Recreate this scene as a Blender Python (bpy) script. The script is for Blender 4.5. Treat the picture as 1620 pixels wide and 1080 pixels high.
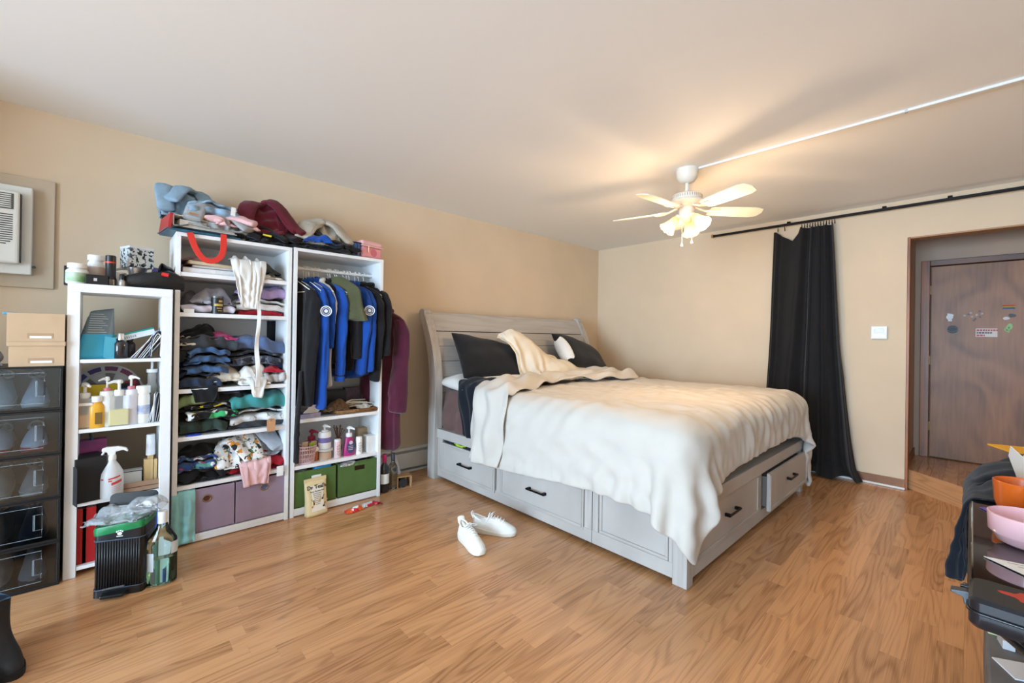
import bpy, bmesh, math, random
import numpy as np
from mathutils import Vector, Matrix, Euler

# ------------------------------------------------------------------ camera
for o in list(bpy.data.objects): bpy.data.objects.remove(o)
SC = bpy.context.scene
COL = SC.collection
F_PX, YAW, PITCH, ROLL = 680.6, .751759, .002569, .015264
PX0, PY0 = 810.0, 540 - 8.446
CAM = np.array([0.0, 0.0, 1.25])
fw = np.array([math.sin(YAW)*math.cos(PITCH), math.cos(YAW)*math.cos(PITCH), math.sin(PITCH)])
rt = np.array([math.cos(YAW), -math.sin(YAW), 0.0]); up = np.cross(rt, fw)
_c, _s = math.cos(ROLL), math.sin(ROLL)
rt, up = _c*rt + _s*up, -_s*rt + _c*up
cd = bpy.data.cameras.new('camera'); cam = bpy.data.objects.new('camera', cd); COL.objects.link(cam)
cd.sensor_width = 36; cd.lens = F_PX/1620*36; cd.shift_y = -8.446/1620; cd.clip_start = .02
cam.matrix_world = Matrix(((rt[0], up[0], -fw[0], 0), (rt[1], up[1], -fw[1], 0), (rt[2], up[2], -fw[2], 1.25), (0, 0, 0, 1)))
SC.camera = cam

# ------------------------------------------------------------------ world, daylight, exposure
wd = bpy.data.worlds.new('sky'); SC.world = wd; wd.use_nodes = True
bg = wd.node_tree.nodes['Background']; bg.inputs[0].default_value = (.75, .87, 1, 1); bg.inputs[1].default_value = .6
def area(name, loc, rot, sx, sy, power, col):
    l = bpy.data.lights.new(name, 'AREA'); l.shape = 'RECTANGLE'; l.size = sx; l.size_y = sy; l.energy = power; l.color = col
    o = bpy.data.objects.new(name, l); COL.objects.link(o); o.location = loc; o.rotation_euler = rot
    return o
# daylight entering through the wide window of the left wall
area('window_daylight', (-4.85, .4, 1.3), (0, -math.pi/2, 0), 2.1, 3.4, 560, (.54, .77, 1.0))
vs = SC.view_settings; vs.view_transform = 'Standard'; vs.look = 'None'; vs.gamma = 1; vs.use_curve_mapping = False; vs.exposure = .17

# ------------------------------------------------------------------ helpers
def px(x, y, ax, val):
    """where the sight line of photo pixel (x, y) meets the plane  axis = val"""
    d = fw + (x - PX0)/F_PX*rt - (y - PY0)/F_PX*up
    return CAM + (val - CAM[ax])/d[ax]*d
def lin(c):
    return tuple(((v/255)/12.92 if v/255 <= .04045 else ((v/255 + .055)/1.055)**2.4) for v in c)
MATS = {}
def mat(name, col, rough=.6, metal=0, var=.0, vscale=8, bump=0, bscale=60, spec=.5, trans=0, ior=1.45, alpha=1, sheen=0, emit=None, estr=1, coat=0, col2=None, stretch=None, translucent=0):
    if name in MATS: return MATS[name]
    m = bpy.data.materials.new(name); m.use_nodes = True; MATS[name] = m
    nt = m.node_tree; N = nt.nodes; L = nt.links; b = N['Principled BSDF']
    c = lin(col); b.inputs['Base Color'].default_value = (*c, 1); b.inputs['Roughness'].default_value = rough; b.inputs['Metallic'].default_value = metal
    b.inputs['Specular IOR Level'].default_value = spec; b.inputs['Transmission Weight'].default_value = trans; b.inputs['IOR'].default_value = ior
    b.inputs['Alpha'].default_value = alpha; b.inputs['Sheen Weight'].default_value = sheen; b.inputs['Coat Weight'].default_value = coat
    if emit: b.inputs['Emission Color'].default_value = (*lin(emit), 1); b.inputs['Emission Strength'].default_value = estr
    if var or bump or col2:
        tc = N.new('ShaderNodeTexCoord'); mp = N.new('ShaderNodeMapping'); L.new(tc.outputs['Object'], mp.inputs[0])
        if stretch: mp.inputs['Scale'].default_value = stretch
    if var or col2:
        n = N.new('ShaderNodeTexNoise'); n.inputs['Scale'].default_value = vscale; n.inputs['Detail'].default_value = 5; L.new(mp.outputs[0], n.inputs[0])
        r = N.new('ShaderNodeValToRGB'); r.color_ramp.elements[0].position = .3; r.color_ramp.elements[1].position = .7
        lo = tuple(max(0, v*(1 - var)) for v in c); hi = tuple(min(1, v*(1 + var)) for v in c)
        if col2: lo, hi = c, lin(col2)
        r.color_ramp.elements[0].color = (*lo, 1); r.color_ramp.elements[1].color = (*hi, 1)
        L.new(n.outputs[0], r.inputs[0]); L.new(r.outputs[0], b.inputs['Base Color'])
    if bump:
        n2 = N.new('ShaderNodeTexNoise'); n2.inputs['Scale'].default_value = bscale; n2.inputs['Detail'].default_value = 4; L.new(mp.outputs[0], n2.inputs[0])
        bp = N.new('ShaderNodeBump'); bp.inputs['Strength'].default_value = bump; bp.inputs['Distance'].default_value = .01; L.new(n2.outputs[0], bp.inputs['Height']); L.new(bp.outputs[0], b.inputs['Normal'])
    if translucent:
        t = N.new('ShaderNodeBsdfTranslucent'); t.inputs[0].default_value = (*c, 1); mx = N.new('ShaderNodeMixShader'); mx.inputs[0].default_value = translucent
        out = N['Material Output']; L.new(b.outputs[0], mx.inputs[1]); L.new(t.outputs[0], mx.inputs[2]); L.new(mx.outputs[0], out.inputs[0])
    return m
def cloth(name, col, var=.12, rough=.9, sheen=.15, vscale=9, col2=None):
    return mat(name, col, rough, var=var, vscale=vscale, bump=.25, bscale=350, spec=.2, sheen=sheen, col2=col2)

class MB:
    def __init__(s): s.v = []; s.f = []; s.mi = []; s.cur = 0
    def add(s, v, f):
        b = len(s.v); s.v += [tuple(map(float, p)) for p in v]; s.f += [tuple(b + i for i in q) for q in f]; s.mi += [s.cur]*len(f); return s
    def use(s, i): s.cur = i; return s
    def box(s, x0, x1, y0, y1, z0, z1, R=None, c=None):
        v = [(x, y, z) for x in (x0, x1) for y in (y0, y1) for z in (z0, z1)]
        if R is not None:
            c = Vector(c if c is not None else ((x0+x1)/2, (y0+y1)/2, (z0+z1)/2)); v = [tuple(R @ (Vector(p) - c) + c) for p in v]
        return s.add(v, [(0, 1, 3, 2), (4, 6, 7, 5), (0, 4, 5, 1), (2, 3, 7, 6), (0, 2, 6, 4), (1, 5, 7, 3)])
    def lathe(s, prof, seg=24, c=(0, 0, 0), sx=1, sy=1, M=None):
        v = []; f = []; n = len(prof)
        for k in range(seg):
            a = 2*math.pi*k/seg
            for r, z in prof: v.append((c[0] + r*math.cos(a)*sx, c[1] + r*math.sin(a)*sy, c[2] + z))
        for k in range(seg):
            k2 = (k + 1) % seg
            for i in range(n - 1): f.append((k*n + i, k2*n + i, k2*n + i + 1, k*n + i + 1))
        if prof[0][0] > 1e-6: f.append(tuple(k*n for k in range(seg))[::-1])
        if prof[-1][0] > 1e-6: f.append(tuple(k*n + n - 1 for k in range(seg)))
        if M is not None: v = [tuple(M @ Vector(p)) for p in v]
        return s.add(v, f)
    def tube(s, pts, r, seg=8, closed=False, flat=1.0, up0=None):
        P = [Vector(p) for p in pts]; n = len(P); v = []; f = []
        R = r if isinstance(r, (list, tuple)) else [r]*n
        prev = None
        for i in range(n):
            a = P[(i - 1) % n] if (closed or i) else P[0]; b = P[(i + 1) % n] if (closed or i < n - 1) else P[-1]
            t = (b - a).normalized()
            ref = prev if prev is not None else (Vector(up0) if up0 else (Vector((0, 0, 1)) if abs(t.z) < .9 else Vector((1, 0, 0))))
            u = (ref - t*ref.dot(t)).normalized(); w = t.cross(u); prev = u
            for k in range(seg):
                A = 2*math.pi*k/seg; v.append(tuple(P[i] + u*math.cos(A)*R[i]*flat + w*math.sin(A)*R[i]))
        for i in range(n if closed else n - 1):
            j = (i + 1) % n
            for k in range(seg):
                k2 = (k + 1) % seg; f.append((i*seg + k, i*seg + k2, j*seg + k2, j*seg + k))
        if not closed: f.append(tuple(range(seg))[::-1]); f.append(tuple((n - 1)*seg + k for k in range(seg)))
        return s.add(v, f)
    def prism(s, poly, z0, z1, M=None):
        n = len(poly); v = [(x, y, z0) for x, y in poly] + [(x, y, z1) for x, y in poly]
        f = [tuple(range(n))[::-1], tuple(range(n, 2*n))] + [(i, (i+1) % n, n + (i+1) % n, n + i) for i in range(n)]
        if M is not None: v = [tuple(M @ Vector(p)) for p in v]
        return s.add(v, f)
    def grid(s, P):
        ny, nx = P.shape[:2]
        return s.add(P.reshape(-1, 3), [(j*nx + i, j*nx + i + 1, (j+1)*nx + i + 1, (j+1)*nx + i) for j in range(ny - 1) for i in range(nx - 1)])
    def loft(s, rings, cap=True):
        n = len(rings[0]); v = [p for r in rings for p in r]
        f = [(i*n + k, i*n + (k+1) % n, (i+1)*n + (k+1) % n, (i+1)*n + k) for i in range(len(rings) - 1) for k in range(n)]
        if cap: f += [tuple(range(n))[::-1], tuple((len(rings)-1)*n + k for k in range(n))]
        return s.add(v, f)
# swap an extruded (a, b, depth) prism into other planes
XZ = Matrix(((1, 0, 0, 0), (0, 0, -1, 0), (0, 1, 0, 0), (0, 0, 0, 1)))     # (a, b, d) -> (a, -d, b)
YZ = Matrix(((0, 0, 1, 0), (1, 0, 0, 0), (0, 1, 0, 0), (0, 0, 0, 1)))      # (a, b, d) -> (d, a, b)

def put(name, m, mt, parent=None, loc=(0, 0, 0), rot=(0, 0, 0), smooth=None, bevel=0, bseg=2, sub=0, solid=0, off=0):
    me = bpy.data.meshes.new(name)
    me.from_pydata(m.v, [], m.f)
    ms = mt if isinstance(mt, (list, tuple)) else [mt]
    for x in ms: me.materials.append(x)
    if len(ms) > 1: me.polygons.foreach_set('material_index', m.mi)
    bm = bmesh.new(); bm.from_mesh(me); bmesh.ops.recalc_face_normals(bm, faces=bm.faces); bm.to_mesh(me); bm.free()
    if smooth is not None:
        me.polygons.foreach_set('use_smooth', [True]*len(me.polygons))
        if smooth < 180: me.set_sharp_from_angle(angle=math.radians(smooth))
    me.update()
    o = bpy.data.objects.new(name, me); COL.objects.link(o); o.location = loc; o.rotation_euler = rot
    if parent is not None: o.parent = parent
    if solid: md = o.modifiers.new('thickness', 'SOLIDIFY'); md.thickness = solid; md.offset = off
    if sub: md = o.modifiers.new('smooth', 'SUBSURF'); md.levels = sub; md.render_levels = sub
    if bevel: md = o.modifiers.new('bevel', 'BEVEL'); md.width = bevel; md.segments = bseg; md.limit_method = 'ANGLE'; md.angle_limit = math.radians(40)
    return o
def tag(o, label, cat, group=None):
    o['label'] = label; o['category'] = cat
    if group: o['group'] = group
    return o
def T(name, label, cat, loc=(0, 0, 0), rz=0, group=None, rot=None):
    o = bpy.data.objects.new(name, None); COL.objects.link(o); o.location = loc; o.rotation_euler = rot or (0, 0, rz); o.empty_display_size = .05
    return tag(o, label, cat, group)
def S(o): o['kind'] = 'structure'; return o
def B(x0, x1, y0, y1, z0, z1, R=None): return MB().box(x0, x1, y0, y1, z0, z1, R)
def rz(a): return Matrix.Rotation(a, 3, 'Z')
def copy_tree(o, parent=None):
    c = o.copy(); COL.objects.link(c); c.parent = parent
    for ch in list(o.children): copy_tree(ch, c)
    return c
# ---- text and flat print: real thin geometry, converted to mesh
def text(name, s, size, mt, parent, loc, rot, ext=.0004, align='CENTER', bold=False):
    cu = bpy.data.curves.new(name, 'FONT'); cu.body = s; cu.size = size; cu.extrude = ext; cu.align_x = align; cu.align_y = 'CENTER'; cu.resolution_u = 2
    if bold: cu.offset = size*.02
    ob = bpy.data.objects.new(name, cu); COL.objects.link(ob); bpy.context.view_layer.update()
    me = bpy.data.meshes.new_from_object(ob); bpy.data.objects.remove(ob); me.name = name
    me.materials.clear(); me.materials.append(mt)
    o = bpy.data.objects.new(name, me); COL.objects.link(o); o.parent = parent; o.location = loc; o.rotation_euler = rot
    return o

# ---- cloth: position based dynamics on a grid
def pbd(P, rest, collide, steps=80, iters=8, g=-9.8, damp=.97, bend=.35, dt=.02, pin=None, shear=.6, fric=.5):
    P = P.astype(np.float64).copy(); V = np.zeros_like(P); rx, ry = rest
    rd = math.hypot(float(np.mean(rx)), float(np.mean(ry)))
    def c(A, Bv, r, k):
        d = Bv - A; l = np.sqrt((d*d).sum(-1, keepdims=True)) + 1e-9; q = d*(.5*k*(l - r)/l); A += q; Bv -= q
    def cb(A, Bv, r, k):
        d = Bv - A; l = np.sqrt((d*d).sum(-1, keepdims=True)) + 1e-9; q = d*(.5*k*np.minimum(l - r, 0)/l); A += q; Bv -= q
    P0 = P.copy()
    for st in range(steps):
        old = P.copy(); V[..., 2] += g*dt; V *= damp; P = P + V*dt
        for it in range(iters):
            for s0 in (0, 1):
                n = (P.shape[1] - s0)//2; c(P[:, s0:s0+2*n:2], P[:, s0+1:s0+2*n:2], rx, 1)
                n = (P.shape[0] - s0)//2; c(P[s0:s0+2*n:2], P[s0+1:s0+2*n:2], ry, 1)
                if shear:
                    c(P[s0:s0+2*n:2, :-1], P[s0+1:s0+2*n:2, 1:], rd, shear); c(P[s0:s0+2*n:2, 1:], P[s0+1:s0+2*n:2, :-1], rd, shear)
            if bend and it % 2 == 0:
                for s0 in (0, 1):
                    A = P[:, s0::4]; Bv = P[:, s0+2::4]; n = min(A.shape[1], Bv.shape[1]); cb(A[:, :n], Bv[:, :n], 2*rx*.97, bend)
                    A = P[s0::4]; Bv = P[s0+2::4]; n = min(len(A), len(Bv)); cb(A[:n], Bv[:n], 2*ry*.97, bend)
                    A = P[:, s0+2::4]; Bv = P[:, s0+4::4]; n = min(A.shape[1], Bv.shape[1]); cb(A[:, :n], Bv[:, :n], 2*rx*.97, bend)
                    A = P[s0+2::4]; Bv = P[s0+4::4]; n = min(len(A), len(Bv)); cb(A[:n], Bv[:n], 2*ry*.97, bend)
            if pin is not None: P[pin] = P0[pin]
            if it == iters//2: collide(P, old, 0)
        collide(P, old, fric)
        if pin is not None: P[pin] = P0[pin]
        V = (P - old)/dt
    return P
def rbox(P, lo, hi, r, old=None, fric=0, sel=None):
    """push points out of a rounded box"""
    lo = np.array(lo); hi = np.array(hi); c = (lo + hi)/2; h = (hi - lo)/2 - r
    q = P - c; cl = np.clip(q, -h, h); d = q - cl; l = np.sqrt((d*d).sum(-1)); ins = l < r
    deep = ins & (l < 1e-6)
    out = ins & ~deep
    if out.any():
        n = d[out]/l[out][:, None]; P[out] = c + cl[out] + n*r
    if deep.any(): P[deep, 2] = hi[2]
    if fric and old is not None and ins.any():
        ins = ins & (P[..., 2] > hi[2] - r*.35); P[ins] += (old[ins] - P[ins])*fric*np.array([1, 1, 0])
def ellip(P, c, rad, old=None, fric=0):
    c = np.array(c); rad = np.array(rad); q = (P - c)/rad; l = np.sqrt((q*q).sum(-1)) + 1e-9; ins = l < 1
    if ins.any():
        P[ins] = c + q[ins]/l[ins][:, None]*rad
        if fric and old is not None: P[ins] += (old[ins] - P[ins])*fric*np.array([1, 1, 0])
def wrinkle(P, su, sv, amp, wl, seed, k=4):
    """crease a cloth grid along its normals with warped ridges; su, sv are the cloth's real side lengths"""
    ny, nx = P.shape[:2]; rs = np.random.RandomState(seed); U, V = np.meshgrid(np.linspace(0, su, nx), np.linspace(0, sv, ny))
    n = np.cross(np.gradient(P, axis=1), np.gradient(P, axis=0)); n /= np.linalg.norm(n, axis=-1, keepdims=True) + 1e-9
    if n[..., 2].mean() < 0: n = -n
    tot = 0
    for i in range(k):
        a = rs.uniform(0, math.pi); w = wl*rs.uniform(.7, 1.8); W = 6.283/(w*5)
        ph = (U*math.cos(a) + V*math.sin(a))*math.pi/w + 2.2*np.sin(U*W*rs.uniform(.6, 1.2) + rs.uniform(0, 6)) + 2.2*np.sin(V*W*rs.uniform(.6, 1.2) + rs.uniform(0, 6))
        env = .5 + .5*np.sin(U*W*.7 + rs.uniform(0, 6))*np.sin(V*W*.7 + rs.uniform(0, 6))
        tot = tot + env*((1 - np.abs(np.sin(ph)))**1.6 - .3)
    return P + n*(tot*amp)[..., None]
def sheet(name, P, mt, parent=None, solid=.006, sub=1, loc=(0, 0, 0), off=0, rot=(0, 0, 0)):
    return put(name, MB().grid(P), mt, parent, loc, rot, smooth=180, solid=solid, sub=sub, off=off)
RND = random.Random(7)
# ================================================================== the room
HC, YW, XW, XL, YF = 2.48, 3.58, 4.98, -4.5, -2.5
M_wall = mat('wall_paint', (219, 199, 173), .85, var=.03, vscale=2.5, bump=.04, bscale=180, spec=.25)
M_ceil = mat('ceiling_paint', (246, 246, 244), .9, bump=.03, bscale=200, spec=.2)
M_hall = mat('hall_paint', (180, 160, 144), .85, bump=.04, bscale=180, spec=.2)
M_white = mat('white_paint', (232, 232, 230), .45, var=.02, bump=.02, bscale=90)
M_lam = mat('white_laminate', (236, 237, 238), .38, var=.015)
M_black = mat('black_plastic', (22, 22, 25), .4)
M_bmetal = mat('black_metal', (24, 24, 27), .38, metal=.6)

def wood(name, light, dark, rings=7, rough=.32, sx=1.0, sy=9.0, attr=True, axis='X', coat=0, line=.55, grain_=1.0, sharp=1.6, detail=1.5, dist=.3, tonew=.42):
    """boards: contour lines of a stretched noise give cathedral grain; each board reads its own rnd attribute"""
    m = bpy.data.materials.new(name); m.use_nodes = True; MATS[name] = m; nt = m.node_tree; N = nt.nodes; L = nt.links; b = N['Principled BSDF']
    tc = N.new('ShaderNodeTexCoord'); mp = N.new('ShaderNodeMapping'); L.new(tc.outputs['Object'], mp.inputs[0])
    mp.inputs['Scale'].default_value = (sx, sy, 1) if axis == 'X' else ((sy, sy, sx) if axis == 'Z' else (sy, sx, 1))
    src = mp.outputs[0]
    if attr:
        at = N.new('ShaderNodeAttribute'); at.attribute_name = 'rnd'
        sc = N.new('ShaderNodeVectorMath'); sc.operation = 'SCALE'; sc.inputs[0].default_value = (37, 53, 71); L.new(at.outputs['Fac'], sc.inputs['Scale'])
        ad = N.new('ShaderNodeVectorMath'); ad.operation = 'ADD'; L.new(src, ad.inputs[0]); L.new(sc.outputs[0], ad.inputs[1]); src = ad.outputs[0]
    def noise(s, scale, det, dist=0):
        n = N.new('ShaderNodeTexNoise'); n.inputs['Scale'].default_value = scale; n.inputs['Detail'].default_value = det; n.inputs['Distortion'].default_value = dist; L.new(s, n.inputs[0]); return n.outputs[0]
    def math_(op, a, bb, clamp=False):
        n = N.new('ShaderNodeMath'); n.operation = op; n.use_clamp = clamp
        for i, x in enumerate((a, bb)):
            if isinstance(x, (int, float)): n.inputs[i].default_value = x
            else: L.new(x, n.inputs[i])
        return n.outputs[0]
    big = noise(src, .9, detail, dist)
    wv = math_('SINE', math_('MULTIPLY', big, rings*6.283), 0)
    wv = math_('MULTIPLY_ADD', wv, .5); wv.node.inputs[2].default_value = .5
    wv = math_('POWER', wv, sharp)
    mp2 = N.new('ShaderNodeMapping'); L.new(src, mp2.inputs[0]); mp2.inputs['Scale'].default_value = (3, 22, 3) if axis == 'X' else ((22, 22, 3) if axis == 'Z' else (22, 3, 3))
    fine = noise(mp2.outputs[0], 1.0, 6)
    msk = math_('MULTIPLY', noise(src, 1.7, 1), 1.5)
    mixv = math_('ADD', math_('MULTIPLY', math_('MULTIPLY', wv, msk), line), math_('MULTIPLY', math_('SUBTRACT', fine, .38), grain_))
    tone = noise(src, .35, 1)
    if attr: mixv = math_('ADD', mixv, math_('MULTIPLY', math_('SUBTRACT', at.outputs['Fac'], .5), tonew))
    r = N.new('ShaderNodeValToRGB'); r.color_ramp.elements[0].color = (*lin(light), 1); r.color_ramp.elements[1].color = (*lin(dark), 1)
    r.color_ramp.elements[0].position = -.0; r.color_ramp.elements[1].position = 1.0
    L.new(mixv, r.inputs[0]); L.new(r.outputs[0], b.inputs['Base Color'])
    b.inputs['Roughness'].default_value = rough; b.inputs['Specular IOR Level'].default_value = .5; b.inputs['Coat Weight'].default_value = coat
    bp = N.new('ShaderNodeBump'); bp.inputs['Strength'].default_value = .06; bp.inputs['Distance'].default_value = .004; L.new(mixv, bp.inputs['Height']); L.new(bp.outputs[0], b.inputs['Normal'])
    return m
M_floor = wood('oak_laminate', (210, 157, 110), (126, 78, 45), rings=9, rough=.22, sx=1.3, sy=12, line=.36, grain_=.9, sharp=2.0, detail=.5, dist=.2, tonew=.42)
M_under = mat('underlay', (70, 45, 28), .8)

def with_rnd(o, vals):
    a = o.data.attributes.new('rnd', 'FLOAT', 'POINT'); a.data.foreach_set('value', vals)
    return o
# floor slab and laminate strips, running along the back wall
fl = S(put('floor', B(XL - .1, 5.9, YF - .1, YW + .1, -.12, -.007), M_under))
rng = random.Random(3)
PW = .0785
planks = []
y = YF
while y < YW:
    x = XL - rng.random()*.6
    while x < XW:
        ln = rng.uniform(.34, .92); x1 = min(x + ln, XW + .03)
        if x1 > XL: planks.append((max(x, XL), x1, y, min(y + PW, YW), rng.random()))
        x += ln
    y += PW
def in_view(p):
    c = np.array([(p[0] + p[1])/2, (p[2] + p[3])/2, 0]) - CAM; z = c @ fw
    if z < .6: return -1
    u = F_PX*(c @ rt)/z + PX0; v = -F_PX*(c @ up)/z + PY0
    if not (-120 < u < 1740 and v < 1230): return -1
    if p[2] > 3.2 or (2.3 < c[0] < 4.1 and c[1] > 1.1): return -1         # under the shelves and under the bed
    return (p[1] - p[0])/z**2
planks.sort(key=lambda p: -in_view(p))
def plank_mb(p):
    g = .00012
    return MB().box(p[0] + g, p[1] - g, p[2] + g, p[3] - g, -.007, 0)
for i, p in enumerate(planks[:290]):
    o = put('plank', plank_mb(p), M_floor, fl); with_rnd(o, [p[4]]*8)
    md = o.modifiers.new('bevel', 'BEVEL'); md.width = .0003; md.segments = 1
m = MB(); vals = []
for p in planks[290:]: 
    g = .00012; m.box(p[0] + g, p[1] - g, p[2] + g, p[3] - g, -.007, 0); vals += [p[4]]*8
o = put('planks', m, M_floor, fl); with_rnd(o, vals); o['kind'] = 'stuff'

# walls, ceiling
S(put('wall_back', B(XL - .1, 6.2, YW, YW + .1, 0, HC), M_wall))
OY0, OY1, OZ = -.75, .385, 2.155           # opening to the door recess in the right wall
m = MB(); m.box(XW, XW + .12, OY1, YW, 0, HC); m.box(XW, XW + .12, YF, OY0, 0, HC); m.box(XW, XW + .12, OY0, OY1, OZ, HC)
S(put('wall_right', m, M_wall))
m = MB(); m.box(XL - .1, XL, YF, -1.3, 0, HC); m.box(XL - .1, XL, 2.1, YW, 0, HC); m.box(XL - .1, XL, -1.3, 2.1, 0, .25); m.box(XL - .1, XL, -1.3, 2.1, 2.33, HC)
S(put('wall_left', m, M_wall))
# unseen block left of the frame, added to shade the back wall's left end
S(put('wall_added_shade', B(-2.1, -1.2, 2.82, YW, 0, HC), M_wall))
S(put('wall_front', B(XL, XW, YF - .1, YF, 0, HC), M_wall))
S(put('ceiling', B(XL - .1, 6.2, YF - .1, YW + .1, HC, HC + .1), M_ceil))
def win(name, horiz, a0, a1, z0, z1, pos):
    root = bpy.data.objects.new(name, None); COL.objects.link(root); S(root)
    t = .05
    def bx(a, b, c, d): return B(pos - .08, pos - .02, a, b, c, d) if horiz else B(a, b, pos - .08, pos - .02, c, d)
    for q in ((a0, a1, z0, z0 + t), (a0, a1, z1 - t, z1), (a0, a0 + t, z0 + t, z1 - t), (a1 - t, a1, z0 + t, z1 - t), ((a0 + a1)/2 - t/2, (a0 + a1)/2 + t/2, z0 + t, z1 - t)):
        put('window_frame', bx(*q), M_white, root)
win('window_1', True, -1.3, 2.1, .25, 2.33, XL)

# oak baseboard and quarter round on the right wall
M_oak = wood('stained_oak', (150, 92, 48), (84, 46, 22), rings=5, rough=.4, sx=6, sy=1.2, attr=False, axis='Y')
M_oakz = wood('stained_oak_upright', (160, 94, 42), (78, 40, 14), rings=5, rough=.38, sx=.9, sy=9, attr=False, axis='Z')
M_board = wood('worn_baseboard', (168, 120, 84), (98, 62, 44), rings=4, rough=.5, sx=2, sy=20, attr=False, axis='Y')
S(put('baseboard_right', B(XW - .014, XW, OY1 - .005, YW, .015, .085), M_board, bevel=.004))
S(put('trim_1', B(XW - .028, XW - .004, OY1 - .005, YW, 0, .018), M_white, bevel=.006))
# jamb of the opening
S(put('trim_2', B(XW - .006, XW + .03, OY1 - .02, OY1, 0, OZ), M_oakz, bevel=.003))
S(put('trim_3', B(XW + .055, XW + .125, OY1 - .02, OY1 + .0, .168, OZ - .05), M_oakz, bevel=.003))
S(put('trim_4', B(XW - .004, XW + .125, OY0, OY1 - .02, OZ - .012, OZ), mat('header_edge', (178, 140, 108), .7)))
# door recess: side walls, back wall, raised floor
DX = 5.76; STEP = .165
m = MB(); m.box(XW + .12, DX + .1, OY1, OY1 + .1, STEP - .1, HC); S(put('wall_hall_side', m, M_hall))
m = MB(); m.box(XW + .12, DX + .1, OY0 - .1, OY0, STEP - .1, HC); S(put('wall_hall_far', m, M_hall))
m = MB(); m.box(DX, DX + .1, .34, OY1, STEP, HC); m.box(DX, DX + .1, OY0, .34, 2.045, HC); m.box(DX + .06, DX + .1, OY0, .36, STEP - .1, 2.05); S(put('wall_hall_back', m, M_hall))  # last box: unseen backing added behind the door to block stray sky light
# angled step covered with the same laminate
st = S(put('floor_step', MB().prism([(5.07, .384), (4.44, -.32), (4.44, OY0), (5.95, OY0), (5.95, .384)], .0, STEP - .008), M_under))
for k in range(9):
    y1 = .384 - k*PW; y0 = y1 - PW + .001
    xa = lambda yy: 5.07 - (.384 - yy)*.63/.704
    m = MB().prism([(xa(y1) - .012, y1), (xa(y0) - .012, y0), (5.5 - .3*(k % 3)*.4, y0), (5.5 - .3*(k % 3)*.4, y1)], STEP - .008, STEP)
    o = put('plank', m, M_floor, st); with_rnd(o, [rng.random()]*8)
    m = MB().prism([(5.501 - .3*(k % 3)*.4, y1), (5.501 - .3*(k % 3)*.4, y0), (DX + .02, y0), (DX + .02, y1)], STEP - .008, STEP)
    o = put('plank', m, M_floor, st); with_rnd(o, [rng.random()]*8)
ang = math.atan2(.704, .63)
for k in range(2):
    o = put('plank', B(-.47*(k + 1) + .001, -.47*k - .001, 0, STEP - .002, -.010, .001), M_floor, st, loc=(5.069, .383, 0), rot=(math.pi/2, 0, ang)); with_rnd(o, [.35 + .2*k]*8)
S(put('baseboard_hall', B(XW + .13, DX, OY1 - .012, OY1, STEP, STEP + .07), M_oak))
# the door in its frame
M_door = wood('dark_birch_door', (152, 102, 66), (84, 50, 30), rings=5, rough=.45, sx=1.6, sy=2.2, attr=False, axis='Z', line=.5, sharp=1.3, grain_=.8)
dr = bpy.data.objects.new('door_1', None); COL.objects.link(dr); S(dr); dr.location = (DX, 0, 0)
put('door_leaf', B(-.005, .035, -.56, .272, STEP + .008, 1.985), M_door, dr, bevel=.003)
put('door_frame', B(-.022, .06, .28, .343, STEP, 2.045), M_oakz, dr, bevel=.004)
put('door_frame', B(-.022, .06, -.62, -.568, STEP, 2.045), M_oakz, dr, bevel=.004)
M_oakh = wood('stained_oak_head', (112, 70, 46), (66, 40, 26), rings=4, rough=.4, sx=1.2, sy=9, attr=False, axis='Y')
put('door_frame', B(-.022, .06, -.568, .28, 1.992, 2.045), M_oakh, dr, bevel=.004)
M_hinge = mat('brass_hinge', (140, 124, 92), .45, metal=.8)
for z in (1.72, 1.05, .42):
    m = MB().lathe([(.0, 0), (.006, 0), (.006, .085), (0, .085)], 10, (-.012, .277, z)); m.box(-.008, -.004, .270, .278, z, z + .085); put('hinge', m, M_hinge, dr, smooth=40)
def DP(x, y):
    p = px(x, y, 0, DX - .007); return p[1], p[2]
def sticker(name, poly, col, parent=dr, thick=.0012):
    m = MB().prism([(a, b) for a, b in poly], 0, thick, Matrix(((0, 0, -1, -.0055), (1, 0, 0, 0), (0, 1, 0, 0), (0, 0, 0, 1)))); return put(name, m, mat('sticker_%d_%d_%d' % col, col, .5), parent)
def srect(name, x0, y0, x1, y1, col, lift=0):
    a = DP(x0, y0); b = DP(x1, y1); o = sticker(name, [(a[0], b[1]), (b[0], b[1]), (b[0], a[1]), (a[0], a[1])], col); o.location.x = -lift; return o
def sround(name, cx, cy, rx, ry, col, n=16, wob=0, lift=0):
    a = DP(cx, cy); s = abs(DP(cx + 10, cy)[0] - a[0])/10; t = abs(DP(cx, cy + 10)[1] - a[1])/10
    q = random.Random(cx); o = sticker(name, [(a[0] + math.cos(2*math.pi*k/n)*rx*s*(1 + q.uniform(-wob, wob)), a[1] + math.sin(2*math.pi*k/n)*ry*t*(1 + q.uniform(-wob, wob))) for k in range(n)], col); o.location.x = -lift; return o
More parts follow.
